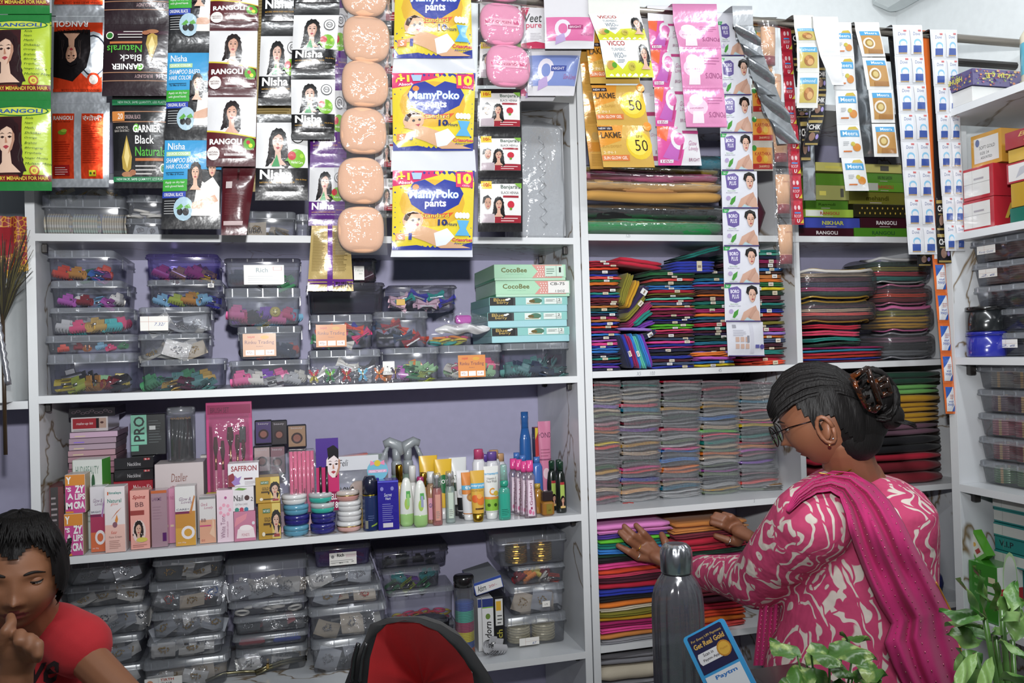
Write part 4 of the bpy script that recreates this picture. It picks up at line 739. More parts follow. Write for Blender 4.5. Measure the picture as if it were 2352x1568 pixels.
sticker(s[2]['o'], .062, .034, Art(.5).rect(.3, 0, .31, 1, 'c88a7a').rect(0, .62, 1, .64, 'c88a7a').text('7.32/', .5, .34, .9, .56, '4a5a9a', 0, .3), -s[2]['w']/2+.004, .006)
sticker(s[3]['o'], .014, .010, Art(.7).ell(.5, .5, .3, '8a8a90'), s[3]['w']/2-.03, .044)
for dx in (.026, .16): sticker(s[3]['o'], .001, .001, Art(1), -s[3]['w']/2+dx, .03)
s = col([(526, 711, 826, 893, 'clear box of pink and purple claw clips, base of the third stack', 'claw', ['f06aa8', 'b8b8bc', 'e8e4dc', '8a3fc8', 'b8b8bc'], 8, dict(lid=.17)),
   (546, 694, 748, 826, 'clear box with a worn orange shop card and red clip, third stack', 'claw', ['2a2a32', '30405a', 'd8452e'], 6, dict(lid=.2, mat=HB_)),
   (517, 690, 660, 748, 'clear box of chunky coloured clips with a yellow smiling one, third stack', 'claw', ['f06aa8', '8a3fc8', 'e0417a', '8cc8ea', '2a2a32', 'd9c23a', '8a3fc8', '8cc8ea'], 12, dict(lid=.25, mat=HB_)),
   (515, 691, 592, 658, 'dark-rimmed shiny box with a silver label, top of the third stack', 'claw', ['30405a', '4f9a6a', '2a2a32'], 5, dict(lid=.14, mat=HB_, lidm=DRK))],
  ['base box of the third stack', 'box with the worn orange card', 'smiling-clip box', 'dark-rimmed shiny box'])
def shopcard(par, x, z, w_=.075, h=.056, worn=False):
 a = Art(h/w_); a.rect(0, 0, 1, 1, 'd9873a' if not worn else 'd2a07c').text('Rinku Trading', .06, .5, .94, .7, '5a2a50', 0).text('NAJAR', .14, .78, .36, .9, 'c83020', .02, .2).ell(.66, .84, .13, 'd8a030', .08).text('Mumbai-2', .4, .42, .6, .46, '5a2a50', 0)
 for k in range(3): a.rect(.08+k*.3, .06, .34+k*.3, .28, 'f0ece4')
 a.text('972/-', .12, .12, .3, .22, 'a04a4a', 0).text('1-4', .74, .12, .88, .22, 'a04a4a', 0); return sticker(par, w_, h, a, x, z, name='shop_card')
b4 = s[1]; shopcard(b4['o'], -b4['w']/2+.012, .008, .078, .056, True)
sticker(s[3]['o'], .095, .048, Art(.5).text('Rich', .3, .62, .6, .86, '8a9aa0', .02).rect(.72, .72, .95, .92, 'c89a9a').rect(.74, .74, .93, .9, 'e0dedc').lines(.1, .1, .9, .5, 4, 'b8bcc0', .25), -.045, .006)
# little smiling yellow face on a clip
o = empty('smile_clip', (0, 0, 0), 'round yellow smiling clip in the smiling-clip box', 'hair clip'); b = MB(); b.ball((0, 0, 0), .0135, K('d9c23a', 'plastic'), 8, (1, .5, 1)); b.build('smile_face', o)
b = MB(); [b.ball((x, -.007, .004), .0014, K(BK, 'plastic'), 4) for x in (-.004, .004)]; b.tube([(-.005, -.0065, -.003), (0, -.0075, -.006), (.005, -.0065, -.003)], .0006, K(BK, 'plastic'), 4); b.build('printed_smile', o); place_in(s[2], o, .028, .012, .034)
s = col([(712, 875, 802, 886, 'clear box of white bows behind the butterfly clip strip', 'bow', ['e8e4dc', 'b8b8bc', '2a2a32', 'e8e4dc'], 7, dict(lid=.2, D=.03)),
   (714, 857, 721, 800, 'clear box with an orange shop card and star clips, fourth stack', 'bow', ['4f9a6a', 'd8452e', '3a3ab0', 'e0417a', 'e8e4dc'], 9, dict(lid=.2, D=.03)),
   (708, 884, 648, 718, 'smoky lidless-looking box with a dark tinted body, fourth stack', None, [], 0, dict(lid=.1, mat=DRK, lidm=DRK, D=.03)),
   (806, 866, 592, 648, 'small dark box with a handwritten white label, half behind the gold sachet', 'claw', ['6a1a40', '2a2a32'], 3, dict(lid=.12, mat=DRK, lidm=DRK, D=.05))],
  ['box of white bows', 'star clip box', '', 'small dark labelled box'])
shopcard(s[1]['o'], -s[1]['w']/2+.012, .006); sticker(s[3]['o'], .026, .036, Art(1.4).text('7.Work', .1, .6, .9, .75, '3a6a4a', 0, .3).text('no', .5, .4, .8, .5, '3a6a4a', 0), -.026, .006)
s = col([(886, 1010, 797, 878, 'clear box of neon claw clips on white trays, fifth stack', 'claw', ['ef8a2a', 'a8b83a', 'c45cc0', 'a5d8a0', '4f9a6a', 'd9c23a', 'a5d8a0'], 11, dict(lid=.17, D=.03)),
   (860, 984, 714, 795, 'clear box of dark net hair covers above the neon clips', 'bow', ['30405a', '2a2a32', '8f1f2c', 'd8452e'], 8, dict(lid=.17, D=.03)),
   (892, 1050, 654, 712, 'smoky box of pink satin bows and clear beads, on top of the fifth stack', 'bow', ['f0c8d8', 'f0c8d8', '25a8a0', 'b8b8bc', '3a3ab0', 'f0c8d8'], 11, dict(lid=.1, mat=SMK, lidm=DRK, D=.03, dep=.24))],
  ['neon clip box', 'net hair cover box', 'satin bow box'])
sticker(s[2]['o'], .022, .015, Art(.7).rect(0, 0, 1, 1, 'e0b020'), -s[2]['w']/2+.02, .014)
b5 = s[0]; sticker(b5['o'], .03, .034, Art(1.1).ell(.4, .6, .06, '3a3a3a').lines(.1, .1, .8, .3, 3, '8a8a90', .3), -b5['w']/2-.008, .02)
s = col([(1013, 1154, 791, 874, 'clear box with a bright orange shop card in the middle, sixth stack', 'claw', ['e8e4dc', 'a5d8a0', 'e0417a', 'e8e4dc', 'd9c23a'], 8, dict(lid=.2, D=.03))], ['bright orange card box'])
shopcard(s[0]['o'], -.038, .006, .073, .058); t6 = s[0]['top']
s = col([(1158, 1308, 786, 866, 'clear box of glassy teal-grey clips under the light blue cartons', 'claw', ['5a8f8c', '30405a', '5a8f8c', '5a8f8c', '30405a'], 9, dict(lid=.18, D=.03, mat=SMK))], ['glassy teal clip box'])
t7 = s[0]['top']
# low open tray with coloured bands + crumpled white packet with a magenta clip
l, _, w_, h = slot(986, 1082, 766, 790, .04, t6); bx = dict(o=None, loc=l, rz=0, w=w_, d=.1, h=h)
o = empty('open_tray', l, 'low clear tray of neon hair bands on top of the orange-card box', 'tray'); b = MB(); b.loft([rrect(-w_/2, w_/2, 0, .1, .006, .001), rrect(-w_/2, w_/2, 0, .1, .006, h)], BIN, True, False, True); b.build('tub', o)
fill_box(bx, 'band', ['25a8a0', 'd9c23a', 'ef8a2a', 'a8b83a', 'd9c23a', 'e0417a'], 12, 'low open tray')
l, _, w_, h = slot(998, 1126, 718, 772, .03, t6+.026); o = empty('crumpled_packet', l, 'crumpled white packet with a magenta clip under clear film', 'packet'); b = MB()
b.grid(lambda u, v: V(((u-.5)*w_*(.75+.25*sin(pi*v)), -.02*sin(pi*u)*sin(pi*v)+.003*sin(17*u+9*v), h*(.05+.5*v*(1-.3*abs(2*u-1)))+.003*sin(13*u))), 18, 10, K('e4e4e6', 'print')); b.build('white_wrap', o)
MB().box(-.02, .022, -.012, .012, h*.5, h*.88, K('c03ab0', 'plastic'), .004).build('magenta_clip', o)
b = MB(); b.grid(lambda u, v: V(((u-.5)*w_*.95*sin(.4+pi*v*.75), -.02*sin(pi*u)+.002*sin(21*u+5*v), h*.3+h*.7*v)), 14, 10, FILM); b.build('film', o)
# cartons: three pale blue, two mint
def a_blue():
 a = Art(.2); a.rect(0, .0, .3, 1, '1c1c1e').text('Blue', .05, .5, .2, .92, 'b89a4a', .02).text('berry', .09, .12, .24, .52, 'b89a4a', .02).ell(.22, .72, .025, 'e8e8e4').ell(.245, .82, .02, 'e8e8e4').rect(.3, 0, .325, 1, '3a3a3c').rect(.46, .1, .66, .92, 'dfe8e2').ell(.6, .55, .07, '4a7a62').ell(.54, .5, .04, '6a5a2a').rect(.47, .2, .64, .28, '8a7a3a').rect(.7, .12, .93, .9, 'dde6e0').rect(.86, .12, .865, .9, '4a5a54').rect(.7, .45, .93, .47, '4a5a54').text('2', .88, .5, .91, .82, '2a2a2a', .01).text('DOZ', .87, .2, .925, .38, '2a2a2a', 0).lines(.72, .5, .84, .8, 2, '4a5a54', .3)
 return a
top = t7
for i, (x0, x1, yt, rot) in enumerate(((1118, 1296, 741, 0), (1110, 1290, 705, 0), (1114, 1292, 666, 0))):
 c = carton(x0, x1, yt, 0, .03-.002*i, top, .22, 'pale blue carton with black corner, %s of three' % ('lowest', 'middle', 'topmost')[i], '9ccfd6', a_blue(), 'blue_carton', group=None, hh=.039, lip=(.46, '86c4be'), rz=(.015, -.02, .01)[i]); top = c['top']+.001
for i, (x0, x1) in enumerate(((1120, 1288), (1118, 1280))):
 a = Art(.2); a.text('CocoBee', .09, .42, .45, .78, '6a6a30', .02).text('HAIR CLIPS COLLECTION', .15, .26, .4, .32, '8ab8a0', 0).poly([(.52, 1), (.95, 1), (.95, 0), (.52, 0), (.6, .5)], 'd8948a')
 for k in range(30): a.ell(.6+.035*(k % 6)+.01*(k//6 % 2), .12+.17*(k//6), .008, 'f0e0d8', .05)
 if i == 0: a.rect(.7, .06, .99, .96, 'e8e6e2').text('CB-75', .73, .66, .93, .88, '2a2a2a', .01).text('1 DOZ', .8, .12, .93, .3, '2a2a2a', .01)
 else: a.rect(.7, .1, .97, .92, 'c8e0d0').rect(.86, .1, .865, .92, '6a8a7a').text('1', .9, .4, .93, .8, '2a2a2a', .01).lines(.72, .3, .84, .8, 3, '5a7a6a', .3)
 c = carton(x0, x1, 0, 0, .024, top, .24, 'mint green hair-clip carton, %s' % ('the lower of two, reading one dozen', 'on top of the other at the very top')[i], 'b4dcc0', a, 'mint_carton', hh=.042, lip=(.16, 'a9d8b6'), side='3aa86a'); top = c['top']+.001
# butterfly clips sealed in a clear strip, lying against the boxes
o = empty('butterfly_clip_strip', at(815, 892, .012), 'clear strip of six glittery butterfly clips on the shelf edge', 'hair clip strip'); o.location.z = ZB+.001; org = o.location.copy()
BCOL = [('c0304a', 'b8b040'), ('5ab83a', '2a7a4a'), ('b02030', 'a82a2a'), ('6ac0e0', '5aa8d0'), ('e07a3a', 'd86a2a'), ('3a2a4a', '7a6a9a')]
for k, (c1, c2) in enumerate(BCOL):
 p = at(721+k*37.5, 868, .008)-org; b = MB(); s_ = .017
 for sx in (-1, 1):
  for (P, cc) in (([(0, 0), (.2, .5), (.6, .95), (1, .9), (.9, .45), (.45, .1)], c1), ([(0, 0), (.45, -.1), (.85, -.5), (.8, -.95), (.45, -.9), (.15, -.5)], c2)):
   T = [V((p.x+sx*x*s_*.75, p.y-.0035*abs(x), .0225+z*s_)) for x, z in P]; B = [q+V((0, .0025, 0)) for q in T]; n = len(T); b.add(T+B, [tuple(range(n)), tuple(range(2*n-1, n-1, -1))]+[(i, (i+1) % n, n+(i+1) % n, n+i) for i in range(n)], K(cc, 'gloss'))
   for q in T[2:5]: b.ball((q.x*.82+p.x*.18, q.y-.001, q.z*.8+.0225*.2), .0016, K('d8d8dc', 'metal'), 4)
 bb = b.build('butterfly_clip', o); MB().tube([(p.x, p.y-.002, .012), (p.x, p.y-.003, .033)], .0016, K('c9a24a', 'metal'), 6).build('clip_body', bb)
 bb['label'] = '%s butterfly clip' % ('rose and olive', 'green', 'red', 'sky blue', 'orange', 'violet-black')[k]
b = MB(); b.grid(lambda u, v: V(((u-.5)*.232, -.012-.004*abs(sin(u*6*pi))+.001*sin(v*9), .001+v*.044)), 48, 5, FILM); b.build('film', o)
# ---------------------------------------------------------------- shelf C : cosmetics
def fr(c0, c1=None, v=.5): a = Art(3); a.rect(0, 0, 1, v, c1 or c0); return a
def cc(x0, x1, yt, Y, dep, label, base, art=None, **k):
 if yt > 0: k.pop('hh', None)
 return carton(x0, x1, yt, yt+110, Y, k.pop('zb', ZC), dep, label, base, art, k.pop('name', 'cosmetic_carton'), **k)
def htop(x0, x1, yt, yb, Y): return slot(x0, x1, yt, yb, Y)[3]
def a_zy():
 a = Art(1.8); a.rect(0, 0, 1, 1, 'c83c8c').rect(0, .72, 1, 1, 'dd8a22')
 a.text('Y', .04, .76, .3, .95, W_, .05).text('ZY', .48, .52, .98, .72, W_, .05).text("'S", .04, .56, .3, .68, W_, .04).text('LIPS', .48, .34, 1, .5, W_, .04).text('A', .1, .36, .4, .52, W_, .04).text('CRA', .42, .1, .98, .3, W_, .05).text('M', .02, .1, .36, .28, W_, .05).rect(0, 0, .4, .05, 'dd8a22'); return a
def hp(x0, x1, yt, yb, Y): return slot(x0, x1, yt, yb, Y)[3]
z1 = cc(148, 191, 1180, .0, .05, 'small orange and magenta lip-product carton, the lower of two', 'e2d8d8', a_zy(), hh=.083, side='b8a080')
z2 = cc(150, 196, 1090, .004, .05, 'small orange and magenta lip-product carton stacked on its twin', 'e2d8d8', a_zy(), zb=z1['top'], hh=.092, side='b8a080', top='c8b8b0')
def a_gl(c1='d8d6dc', c2='b0305a', c3='d86a3a', n='Glow &', t2='BRIGHT'):
 a = Art(3); a.rect(0, 0, 1, .58, c2).rect(0, 0, 1, .3, c3).text('Glow &', .2, .76, .8, .82, '8a6a8a', 0, .3).text('Lovely', .3, .7, .9, .76, '8a6a8a', 0, .3).text(t2, .06, .6, .7, .63, '5a5a70', .01).rect(0, .54, .7, .58, '7a2050').ell(.62, .22, .34, 'ece6e8').ell(.62, .22, .2, c3).poly([(.7, .55), (.95, .85), (1, .82), (.8, .52)], 'c8803a' if t2[0] == 'C' else 'b080b8').text('net 25g', .1, .04, .5, .07, 'f0e0e0', 0); return a
cc(207, 243, 1118, .02, .04, 'white and plum face-cream carton beside the tall white one', 'dcd9df', a_gl(), hh=.118)
a = Art(2.7); a.rect(0, 0, 1, .42, 'eebfb2').text('Himalaya', .14, .88, .84, .93, '2a8a80', .02).rect(.14, .88, .2, .93, 'd8622a').text('Natural', .14, .76, .84, .82, '3a8a7a', .01).text('glow', .3, .71, .7, .76, 'd87a6a', 0, .3).poly([(.3, .5), (.6, .62), (.85, .68), (.6, .6)], 'c8703a').poly([(.5, .48), (.6, .58), (.66, .5), (.6, .44)], 'e08a2a').ell(.5, .42, .12, '8a5a6a').text('Kesar', .3, .28, .6, .33, 'd0503a', 0, .3).text('Face Cream', .2, .22, .84, .25, '8a6a6a', 0).lines(.2, .06, .8, .2, 5, 'b88a80', .3)
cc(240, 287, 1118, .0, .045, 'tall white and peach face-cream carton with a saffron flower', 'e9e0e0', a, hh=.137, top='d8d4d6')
a = Art(2.5); a.text('Spinz', .12, .84, .84, .92, 'a01e20', .02, .2).text('BB', .26, .72, .72, .8, '7a4a4a', .01).rect(0, .58, .74, .66, '9a3a34').ell(.45, .3, .36, 'e6cfc8', .2).woman(.42, .34, .1, '1c1412', 'e0b49c', None, .3).ell(.6, .16, .3, 'd8c850', .04).lines(.1, .04, .9, .1, 2, 'b87a70', .3)
cc(299, 343, 1126, .012, .045, 'salmon BB-cream carton with a portrait', 'eaa598', a, hh=.118)
a = Art(3); a.rect(0, .95, 1, 1, 'c86a3a').text('LAKME', .06, .82, .66, .88, '7a5a7a', .01).lines(.1, .5, .7, .76, 5, 'a08090', .2).rect(.7, .1, .95, .25, '5a2a6a')
cc(347, 384, 1126, .016, .04, 'dull mauve carton with an orange top line', 'a88a96', a, hh=.115, fin='gloss')
cc(388, 402, 1122, .05, .05, 'pink carton tucked behind the mauve one', 'd088a8', Art(3).text('PONDS', .2, .8, .9, .86, 'a84a78', 0).rect(.2, .3, .8, .34, 'e8c8a8'), hh=.11)
cc(402, 449, 1117, .008, .045, 'white and gold face-cream carton with a dropper', 'dddbd9', a_gl('dcdad8', 'c88a2a', 'd8a030', 'Glow &', 'CARE+'), hh=.124)
a = Art(2.7); a.rect(0, 0, 1, .5, 'dca282').text('Glow &', .1, .8, .5, .87, 'b05a7a', 0, .3).text('Lovely', .3, .72, .86, .79, 'b05a7a', 0, .3).text('BB', .1, .46, .4, .53, '7a4a4a', .01).rect(0, .36, .7, .39, 'c83a7a').poly([(.6, .2), (.95, .1), (.9, .45), (.8, .55), (.78, .35)], 'e8c0a0').text('01', .1, .04, .3, .09, 'b85a4a', .01).rect(0, .95, 1, 1, '8a8a8a')
cc(458, 496, 1140, .016, .04, 'short beige BB-cream carton with a cream swirl', 'd9d5d4', a, hh=.101)
a = Art(3); a.text('White Tone', .22, .08, .5, .52, '8a5a7a', 0, 0, 90)
for k in range(7): a.ell(.5+.3*cos(k*.9), .62+.1*sin(k*.9), .1, 'eaa0b8')
a.ell(.55, .86, .08, 'b04a8a').text('POWDER CREAM', .6, .1, .7, .4, 'b87a98', 0, 0, 90)
cc(498, 536, 1126, .01, .04, 'pale pink carton with a vertical inscription and petals', 'e9cfdc', a, hh=.116)
a = Art(1.2); a.rect(0, .0, 1, 1, 'c87a98').poly([(.0, .5), (.55, .75), (.62, .95), (.1, .8)], 'e08a9a').poly([(.1, .1), (.16, .4), (.5, .55), (.9, .45), (.98, .1)], 'f0dfe2').ell(.55, .45, .3, 'f6ecec', .1).ell(.9, .6, .07, 'd8dce4').text("POND'S", .35, .16, .7, .26, 'c06a80', 0)
k1 = cc(538, 588, 1175, .006, .05, 'rosy cream-jar carton with a picture of the open jar', 'c97d9b', a, hh=.061)
a = Art(1.1); a.text('Nail', .06, .42, .5, .66, '2a2628', .01).ell(.68, .54, .12, '4a2a2a').text('2', .85, .4, .97, .56, '2a2628', 0).text('EXTRA CARE', .14, .24, .7, .32, '8a8488', 0).ell(.2, .06, .1, '2a8a7a').ell(.42, .06, .1, 'c03a5a').ell(.64, .06, .1, '2a7a9a').poly([(.1, .9), (.3, .98), (.7, .92), (.5, .86)], '6aa03a')
k2 = cc(534, 584, 1118, .012, .05, 'white nail-care carton between the flower carton and the jar carton', 'e2dde0', a, zb=k1['top'], hh=.058)
a = Art(.8); a.text('SAFFRON', .1, .66, .94, .9, '9a2030', .02).poly([(.0, .5), (.16, .6), (.3, .2), (.2, .0), (0, 0)], '8a2030').poly([(.1, .2), (.2, .3), (.22, .5), (.3, .36), (.44, .44), (.36, .2), (.4, .1), (.2, .04)], '9a7ac0').rect(.52, .28, .8, .36, '6a3040').lines(.54, .06, .9, .24, 3, 'a89aa0', .3)
cc(524, 595, 1064, .016, .05, 'white saffron-cream carton with purple flower, on the nail-care carton', 'e4e2e6', a, zb=k2['top'], hh=.058, side='5a3040')
def a_gold(): a = Art(1.15); a.rect(.62, 0, 1, 1, 'd8c060').woman(.8, .52, .2, '1c1816', 'd8b09a', None, .2).rect(.2, .74, .54, .86, '2a6a3a').text("NATURE'S", .22, .76, .52, .84, W_, 0).text('GOLD', .26, .5, .54, .62, '5a4010', .02).rect(.22, .4, .54, .46, '4a3410').rect(.3, .12, .8, .16, '3a3020').rect(.7, .06, .96, .14, 'a04040').ell(.22, .15, .07, 'e8e0c8'); return a
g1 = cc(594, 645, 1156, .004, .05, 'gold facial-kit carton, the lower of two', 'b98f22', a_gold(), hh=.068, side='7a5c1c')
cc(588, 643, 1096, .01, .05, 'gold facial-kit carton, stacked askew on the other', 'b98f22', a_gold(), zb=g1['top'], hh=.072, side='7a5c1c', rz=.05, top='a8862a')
# makeup kits behind
def thin(zb, xs, Y, h, lab, c, dep=.14, art=None, fin='gloss', **k): return cc(xs[0], xs[1], 0, Y, dep, lab, c, art, zb=zb, hh=h, fin=fin, name='makeup_kit', **k)
def thp(x0, x1, yt, yb, Y, lab, c, **k): return carton(x0, x1, yt, yb, Y, None, .14, lab, c, k.pop('art', None), 'makeup_kit', fin='gloss', **k)
ys = [992, 1006, 1020, 1034, 1048, 1062, 1076, 1090]
for i in range(7):
 thp((160, 158, 158, 156, 156, 158, 156)[i], (270, 267, 266, 265, 267, 266, 264)[i], ys[i], ys[i+1]-1.2, .13+.002*(i % 3), '%s slim makeup palette, %s in the pile' % (('pale pink', 'grey-mauve', 'lilac', 'dull mauve', 'rosy brown', 'mauve', 'dusty rose')[i], ('uppermost', 'second down', 'third down', 'fourth down', 'fifth down', 'sixth down', 'lowest')[i]), ('c8a8c0', 'a890a0', 'b09aa8', 'b8909a', 'a8808c', 'a87888', '9a6a78')[i], art=Art(.14).lines(.1, .2, .4, .8, 1, '8a6ae0' if i == 1 else 'd8c8a0', .3))
a = Art(.4); a.rect(.04, .2, .68, .92, 'b02a34').rect(.68, .2, .96, .92, 'c8a898').rect(.68, .2, .76, .92, '2a2022').ell(.84, .6, .05, '5a3a38', .08).text('make-up kit', .14, .42, .6, .66, 'f0e0e0', .01, .2).lines(.06, .06, .9, .14, 1, '8a8486', .4)
thp(163, 248, 958, 991, .14, 'white-edged red makeup kit on the palette pile', 'ded8da', art=a)
a = Art(.3)
for k in range(9): a.ell(.1+k*.1, .5+.15*sin(k*2), .05, '6a5a62', .14).ell(.1+k*.1, .5+.15*sin(k*2), .035, '242126', .1)
thp(158, 264, 936, 957, .14, 'black makeup kit with lace print, top of the palette pile', '242126', art=a)
b_ = slot(160, 262, 1091, 1150, .135); cc(160, 262, 1091, .135, .13, 'dark brown carton carrying the palette pile', '4a3a3c')
k1_ = cc(262, 352, 1104, .12, .14, 'red makeup kit under the two black neckline kits', 'a82a38', Art(.3).text('Make-up Kit', .5, .8, .96, .93, 'e8c8c8', .01), fin='gloss')
zz = k1_['top']+.0004
for i in range(2):
 k_ = carton(262, 352, (1078, 1051)[i], (1104, 1077)[i], .115, zz, .14, 'black kit with red corner mark, %s of two' % ('lower', 'upper')[i], '2b2a2d', Art(.33).text('Neckline', .34, .26, .68, .6, 'c8c4c8', 0).rect(.76, .74, .92, .92, 'b02a34').text('2:1', .78, .76, .9, .9, W_, 0), 'makeup_kit', fin='gloss'); zz = k_['top']+.0004
z = zz
carton(300, 380, 952, 1035, .15, z, .03, 'black and mint kit standing up with vertical lettering', '1d2123', Art(1.2).rect(.0, .26, .46, 1, '7ac2a8').text('PRO', .08, .34, .4, .96, '1c2a28', .02, 0, 90).rect(.0, .1, .22, .24, '6ab89a').lines(.52, .3, .9, .9, 9, '5a6264', .25).rect(.54, .62, .72, .72, 'd0d4d4'), 'makeup_kit')
a = Art(.6); a.text('HUDABEAUTY', .1, .84, .9, .93, '6a8a7a', 0).text('STRONG SERIES', .3, .76, .6, .8, '4a5a50', 0).ell(.7, .74, .06, '2a5a3a').lines(.4, .3, .9, .66, 6, 'a8b4ac', .3)
cc(166, 236, 1056, .06, .06, 'white and green mascara carton leaning behind the front row', 'd5dad4', a, hh=.107, side='4aa83a', rz=-.12)
a = Art(.56); a.text('Dazller', .33, .76, .67, .87, '8a5a50', .0, .2).text('EYELINER', .35, .65, .66, .71, '8a6a60', .01).text('WASHABLE', .36, .57, .64, .61, 'b8a098', 0)
dz = cc(356, 468, 1064, .085, .09, 'large pale eyeliner carton in the middle of the shelf', 'c9bdbd', a, hh=.104); 
# jar of eyeliner pencils on the carton
l, _, w_, h = slot(380, 446, 936, 1060, .1, dz['top']); o = empty('pencil_jar', l+V((0, .033, 0)), 'clear round jar of black eyeliner pencils on the pale carton', 'jar'); r_ = .033
b = MB(); b.lathe([(r_*.96, .001), (r_, .004), (r_, h*.86)], TUBE, n=28, cap=False); b.build('jar_body', o); b = MB(); b.lathe([(r_*1.02, h*.86), (r_*1.02, h*.97), (r_*.95, h)], LIDM, n=28); b.build('jar_lid', o)
for k in range(24):
 a = k*2.4; q = .026*sqrt((k+.5)/24); b = MB(); p0 = V((q*cos(a), q*sin(a), .004)); p1 = V((q*cos(a+.5)*.95, q*sin(a+.5)*.95, h*.78)); b.tube([p0, p1], .0036, K('1d1c1f', 'gloss'), 7); p2 = p1+(p1-p0).normalized()*.004; b.tube([p1, p2], [.0034, .001], K('9a7a5a', 'matte'), 6)
 tag(b.build('eyeliner_pencil', None, o.location), 'black eyeliner pencil standing in the round jar', 'pencil', 'eyeliner pencils in the round jar')
# brush set on a pink card
l, _, w_, h = slot(474, 580, 926, 1100, .10, ZC); o = empty('brush_set', l, 'pink blister card with a set of makeup brushes', 'makeup brush set')
a = Art(h/w_); a.rect(.08, .12, .92, .9, 'b83a74').rect(.03, .92, .97, .99, 'a0265c').text('BRUSH SET', .1, .93, .5, .97, '5a1a3a', 0).text('Pro Brush', .3, .05, .8, .09, '5a1a3a', 0); b = MB(); b.box(-w_/2, w_/2, 0, .003, 0, h*1.01, K('c8407e', 'gloss'), .001); a.put(b, flatmap(w_, h, -w_/2), 'gloss'); b.build('backing_card', o)
for k, (x, s_, t) in enumerate(((-.3, .6, .75), (-.15, .5, .72), (.02, 1.5, .82), (.17, .7, .76), (.3, .5, .72))):
 b = MB(); x *= w_; b.tube([(x, -.006, h*.12), (x, -.006, h*.5)], [.002, .003], K('d88aa0', 'gloss'), 7); b.tube([(x, -.006, h*.5), (x, -.006, h*(t-.14))], .0032, K('c08a6a', 'metal'), 7); b.tube([(x, -.006, h*(t-.14)), (x, -.006, h*(t-.08)), (x, -.006, h*t)], [.003, .004+.003*s_, .002+.003*s_], K('4a2a28', 'cloth'), 8); b.build('makeup_brush', o)
b = MB(); b.box(w_*.22, w_*.36, -.008, -.003, h*.7, h*.82, K('1c1a1c', 'plastic'), .001); b.build('sharpener', o)
b = MB(); b.grid(lambda u, v: V(((u-.5)*w_*.88, -.001-.014*min(1, 8*min(u, 1-u))*min(1, 8*min(v, 1-v)), h*(.1+.82*v))), 24, 24, FILM); b.build('blister', o)
for i, (x0, x1, yt, c, lab, t) in enumerate(((446, 474, 926, 'd9d2cc', 'white carton with a red mark behind the pencil jar', 0), (430, 470, 990, 'c8c4a0', 'olive cream pot carton behind the pencil jar', 1))):
 carton(x0, x1, yt, 0, .18+.03*(1-i), ZC, .03, lab, c, Art(1.5).ell(.5, .6 if i == 0 else .3, .3, 'b03a3a' if i == 0 else 'b0ac88').text('PERFECT' if i == 0 else "Banjara's", .1, .9, .9, .96, '3a2a28', 0), 'cosmetic_carton', hh=.19 if i == 0 else .135)
# yellow kajal cubes
y1 = carton(480, 506, 1103, 1128, .07, ZC+.060, .025, 'small yellow kajal cube carton, lower of two', 'd6c81e', Art(1).ell(.5, .5, .26, 'c86a3a').text('e', .4, .38, .6, .64, 'f4ece0', .02), 'kajal_carton', hh=.026)
carton(472, 499, 1077, 1102, .068, y1['top'], .025, 'small yellow kajal cube carton, upper of two', 'd6c81e', Art(1).ell(.5, .5, .26, 'c86a3a').text('e', .4, .38, .6, .64, 'f4ece0', .02), 'kajal_carton', hh=.024)
carton(474, 510, 1118, 1200, .068, ZC, .03, 'brown carton under the yellow kajal cubes', '6a5a4c', None, 'cosmetic_carton', hh=.0598)
# bag of compact powder brush packs
for i, (x0, x1, yt, yb, c) in enumerate(((585, 625, 965, 1020, '4a3a6a'), (622, 660, 965, 1022, '3a3438'), (660, 704, 975, 1028, '9a7a60'), (582, 622, 1024, 1085, 'b09a9a'), (618, 656, 1022, 1090, '8a6a72'))):
 l, _, w_, h = slot(x0, x1, yt, yb, .12+.004*i, None); b = MB(); b.box(-w_/2, w_/2, 0, .02, 0, h, K('2a2a30', 'gloss'), .002); a = Art(h/w_); a.rect(.06, .06, .94, .94, c).ell(.5, .42, .3, '3a2a2c').ell(.5, .42, .2, '8a5a50').text('beauty', .2, .8, .8, .9, 'b8b0b8', 0); a.put(b, flatmap(w_, h, -w_/2), 'gloss'); tag(b.build('beauty_pack', None, l), 'small dark blister of %s in the crinkled bag' % ('a violet sponge', 'a black brush', 'a tan sponge', 'a pale sponge', 'a rosy sponge')[i], 'beauty pack')
b = MB(); p = at(655, 1080, .1); b.grid(lambda u, v: V((-.105+u*.21, -.02-.03*sin(pi*u)+.006*sin(19*u+7*v)+.04*v*v, .012+v*(.19-.03*abs(2*u-1))+.008*sin(11*u))), 30, 22, clear((.85, .86, .9), .12, .14, .12, 28)); tag(b.build('plastic_bag', None, V((p.x+.004, .115, ZC))), 'crinkled clear bag of beauty sponges', 'bag')
# pink lipliners pack
l, _, w_, h = slot(664, 722, 1032, 1120, .03, ZC+.052)
o = empty('lipstick_pack', l, 'clear pack of bright pink tubes with black script', 'tube pack')
for k in range(6):
 b = MB(); x = -w_/2+(k+.5)*w_/6; b.lathe([(w_/12.5, .002), (w_/12.5, h*.97)], K('ee6a94', 'gloss'), x, .008, 0, 12)
 if k % 2: Art(5).text('Hello', .2, .3, .8, .7, '3a1a28', .02, 0, 90).put(b, flatmap(.008, .06, x-.004, .0007, .02), 'gloss')
 b.build('pink_tube', o)
b = MB(); b.box(-w_/2-.002, w_/2+.002, -.003, .02, 0, h, FILM, .003); b.build('film', o)
cb = carton(640, 760, 1120, 1200, .07, ZC, .12, 'pale pink carton lying under the pink tubes, behind the cream pots', 'e0b8c4', None, 'cosmetic_carton', hh=.052, top='e8c4d0')
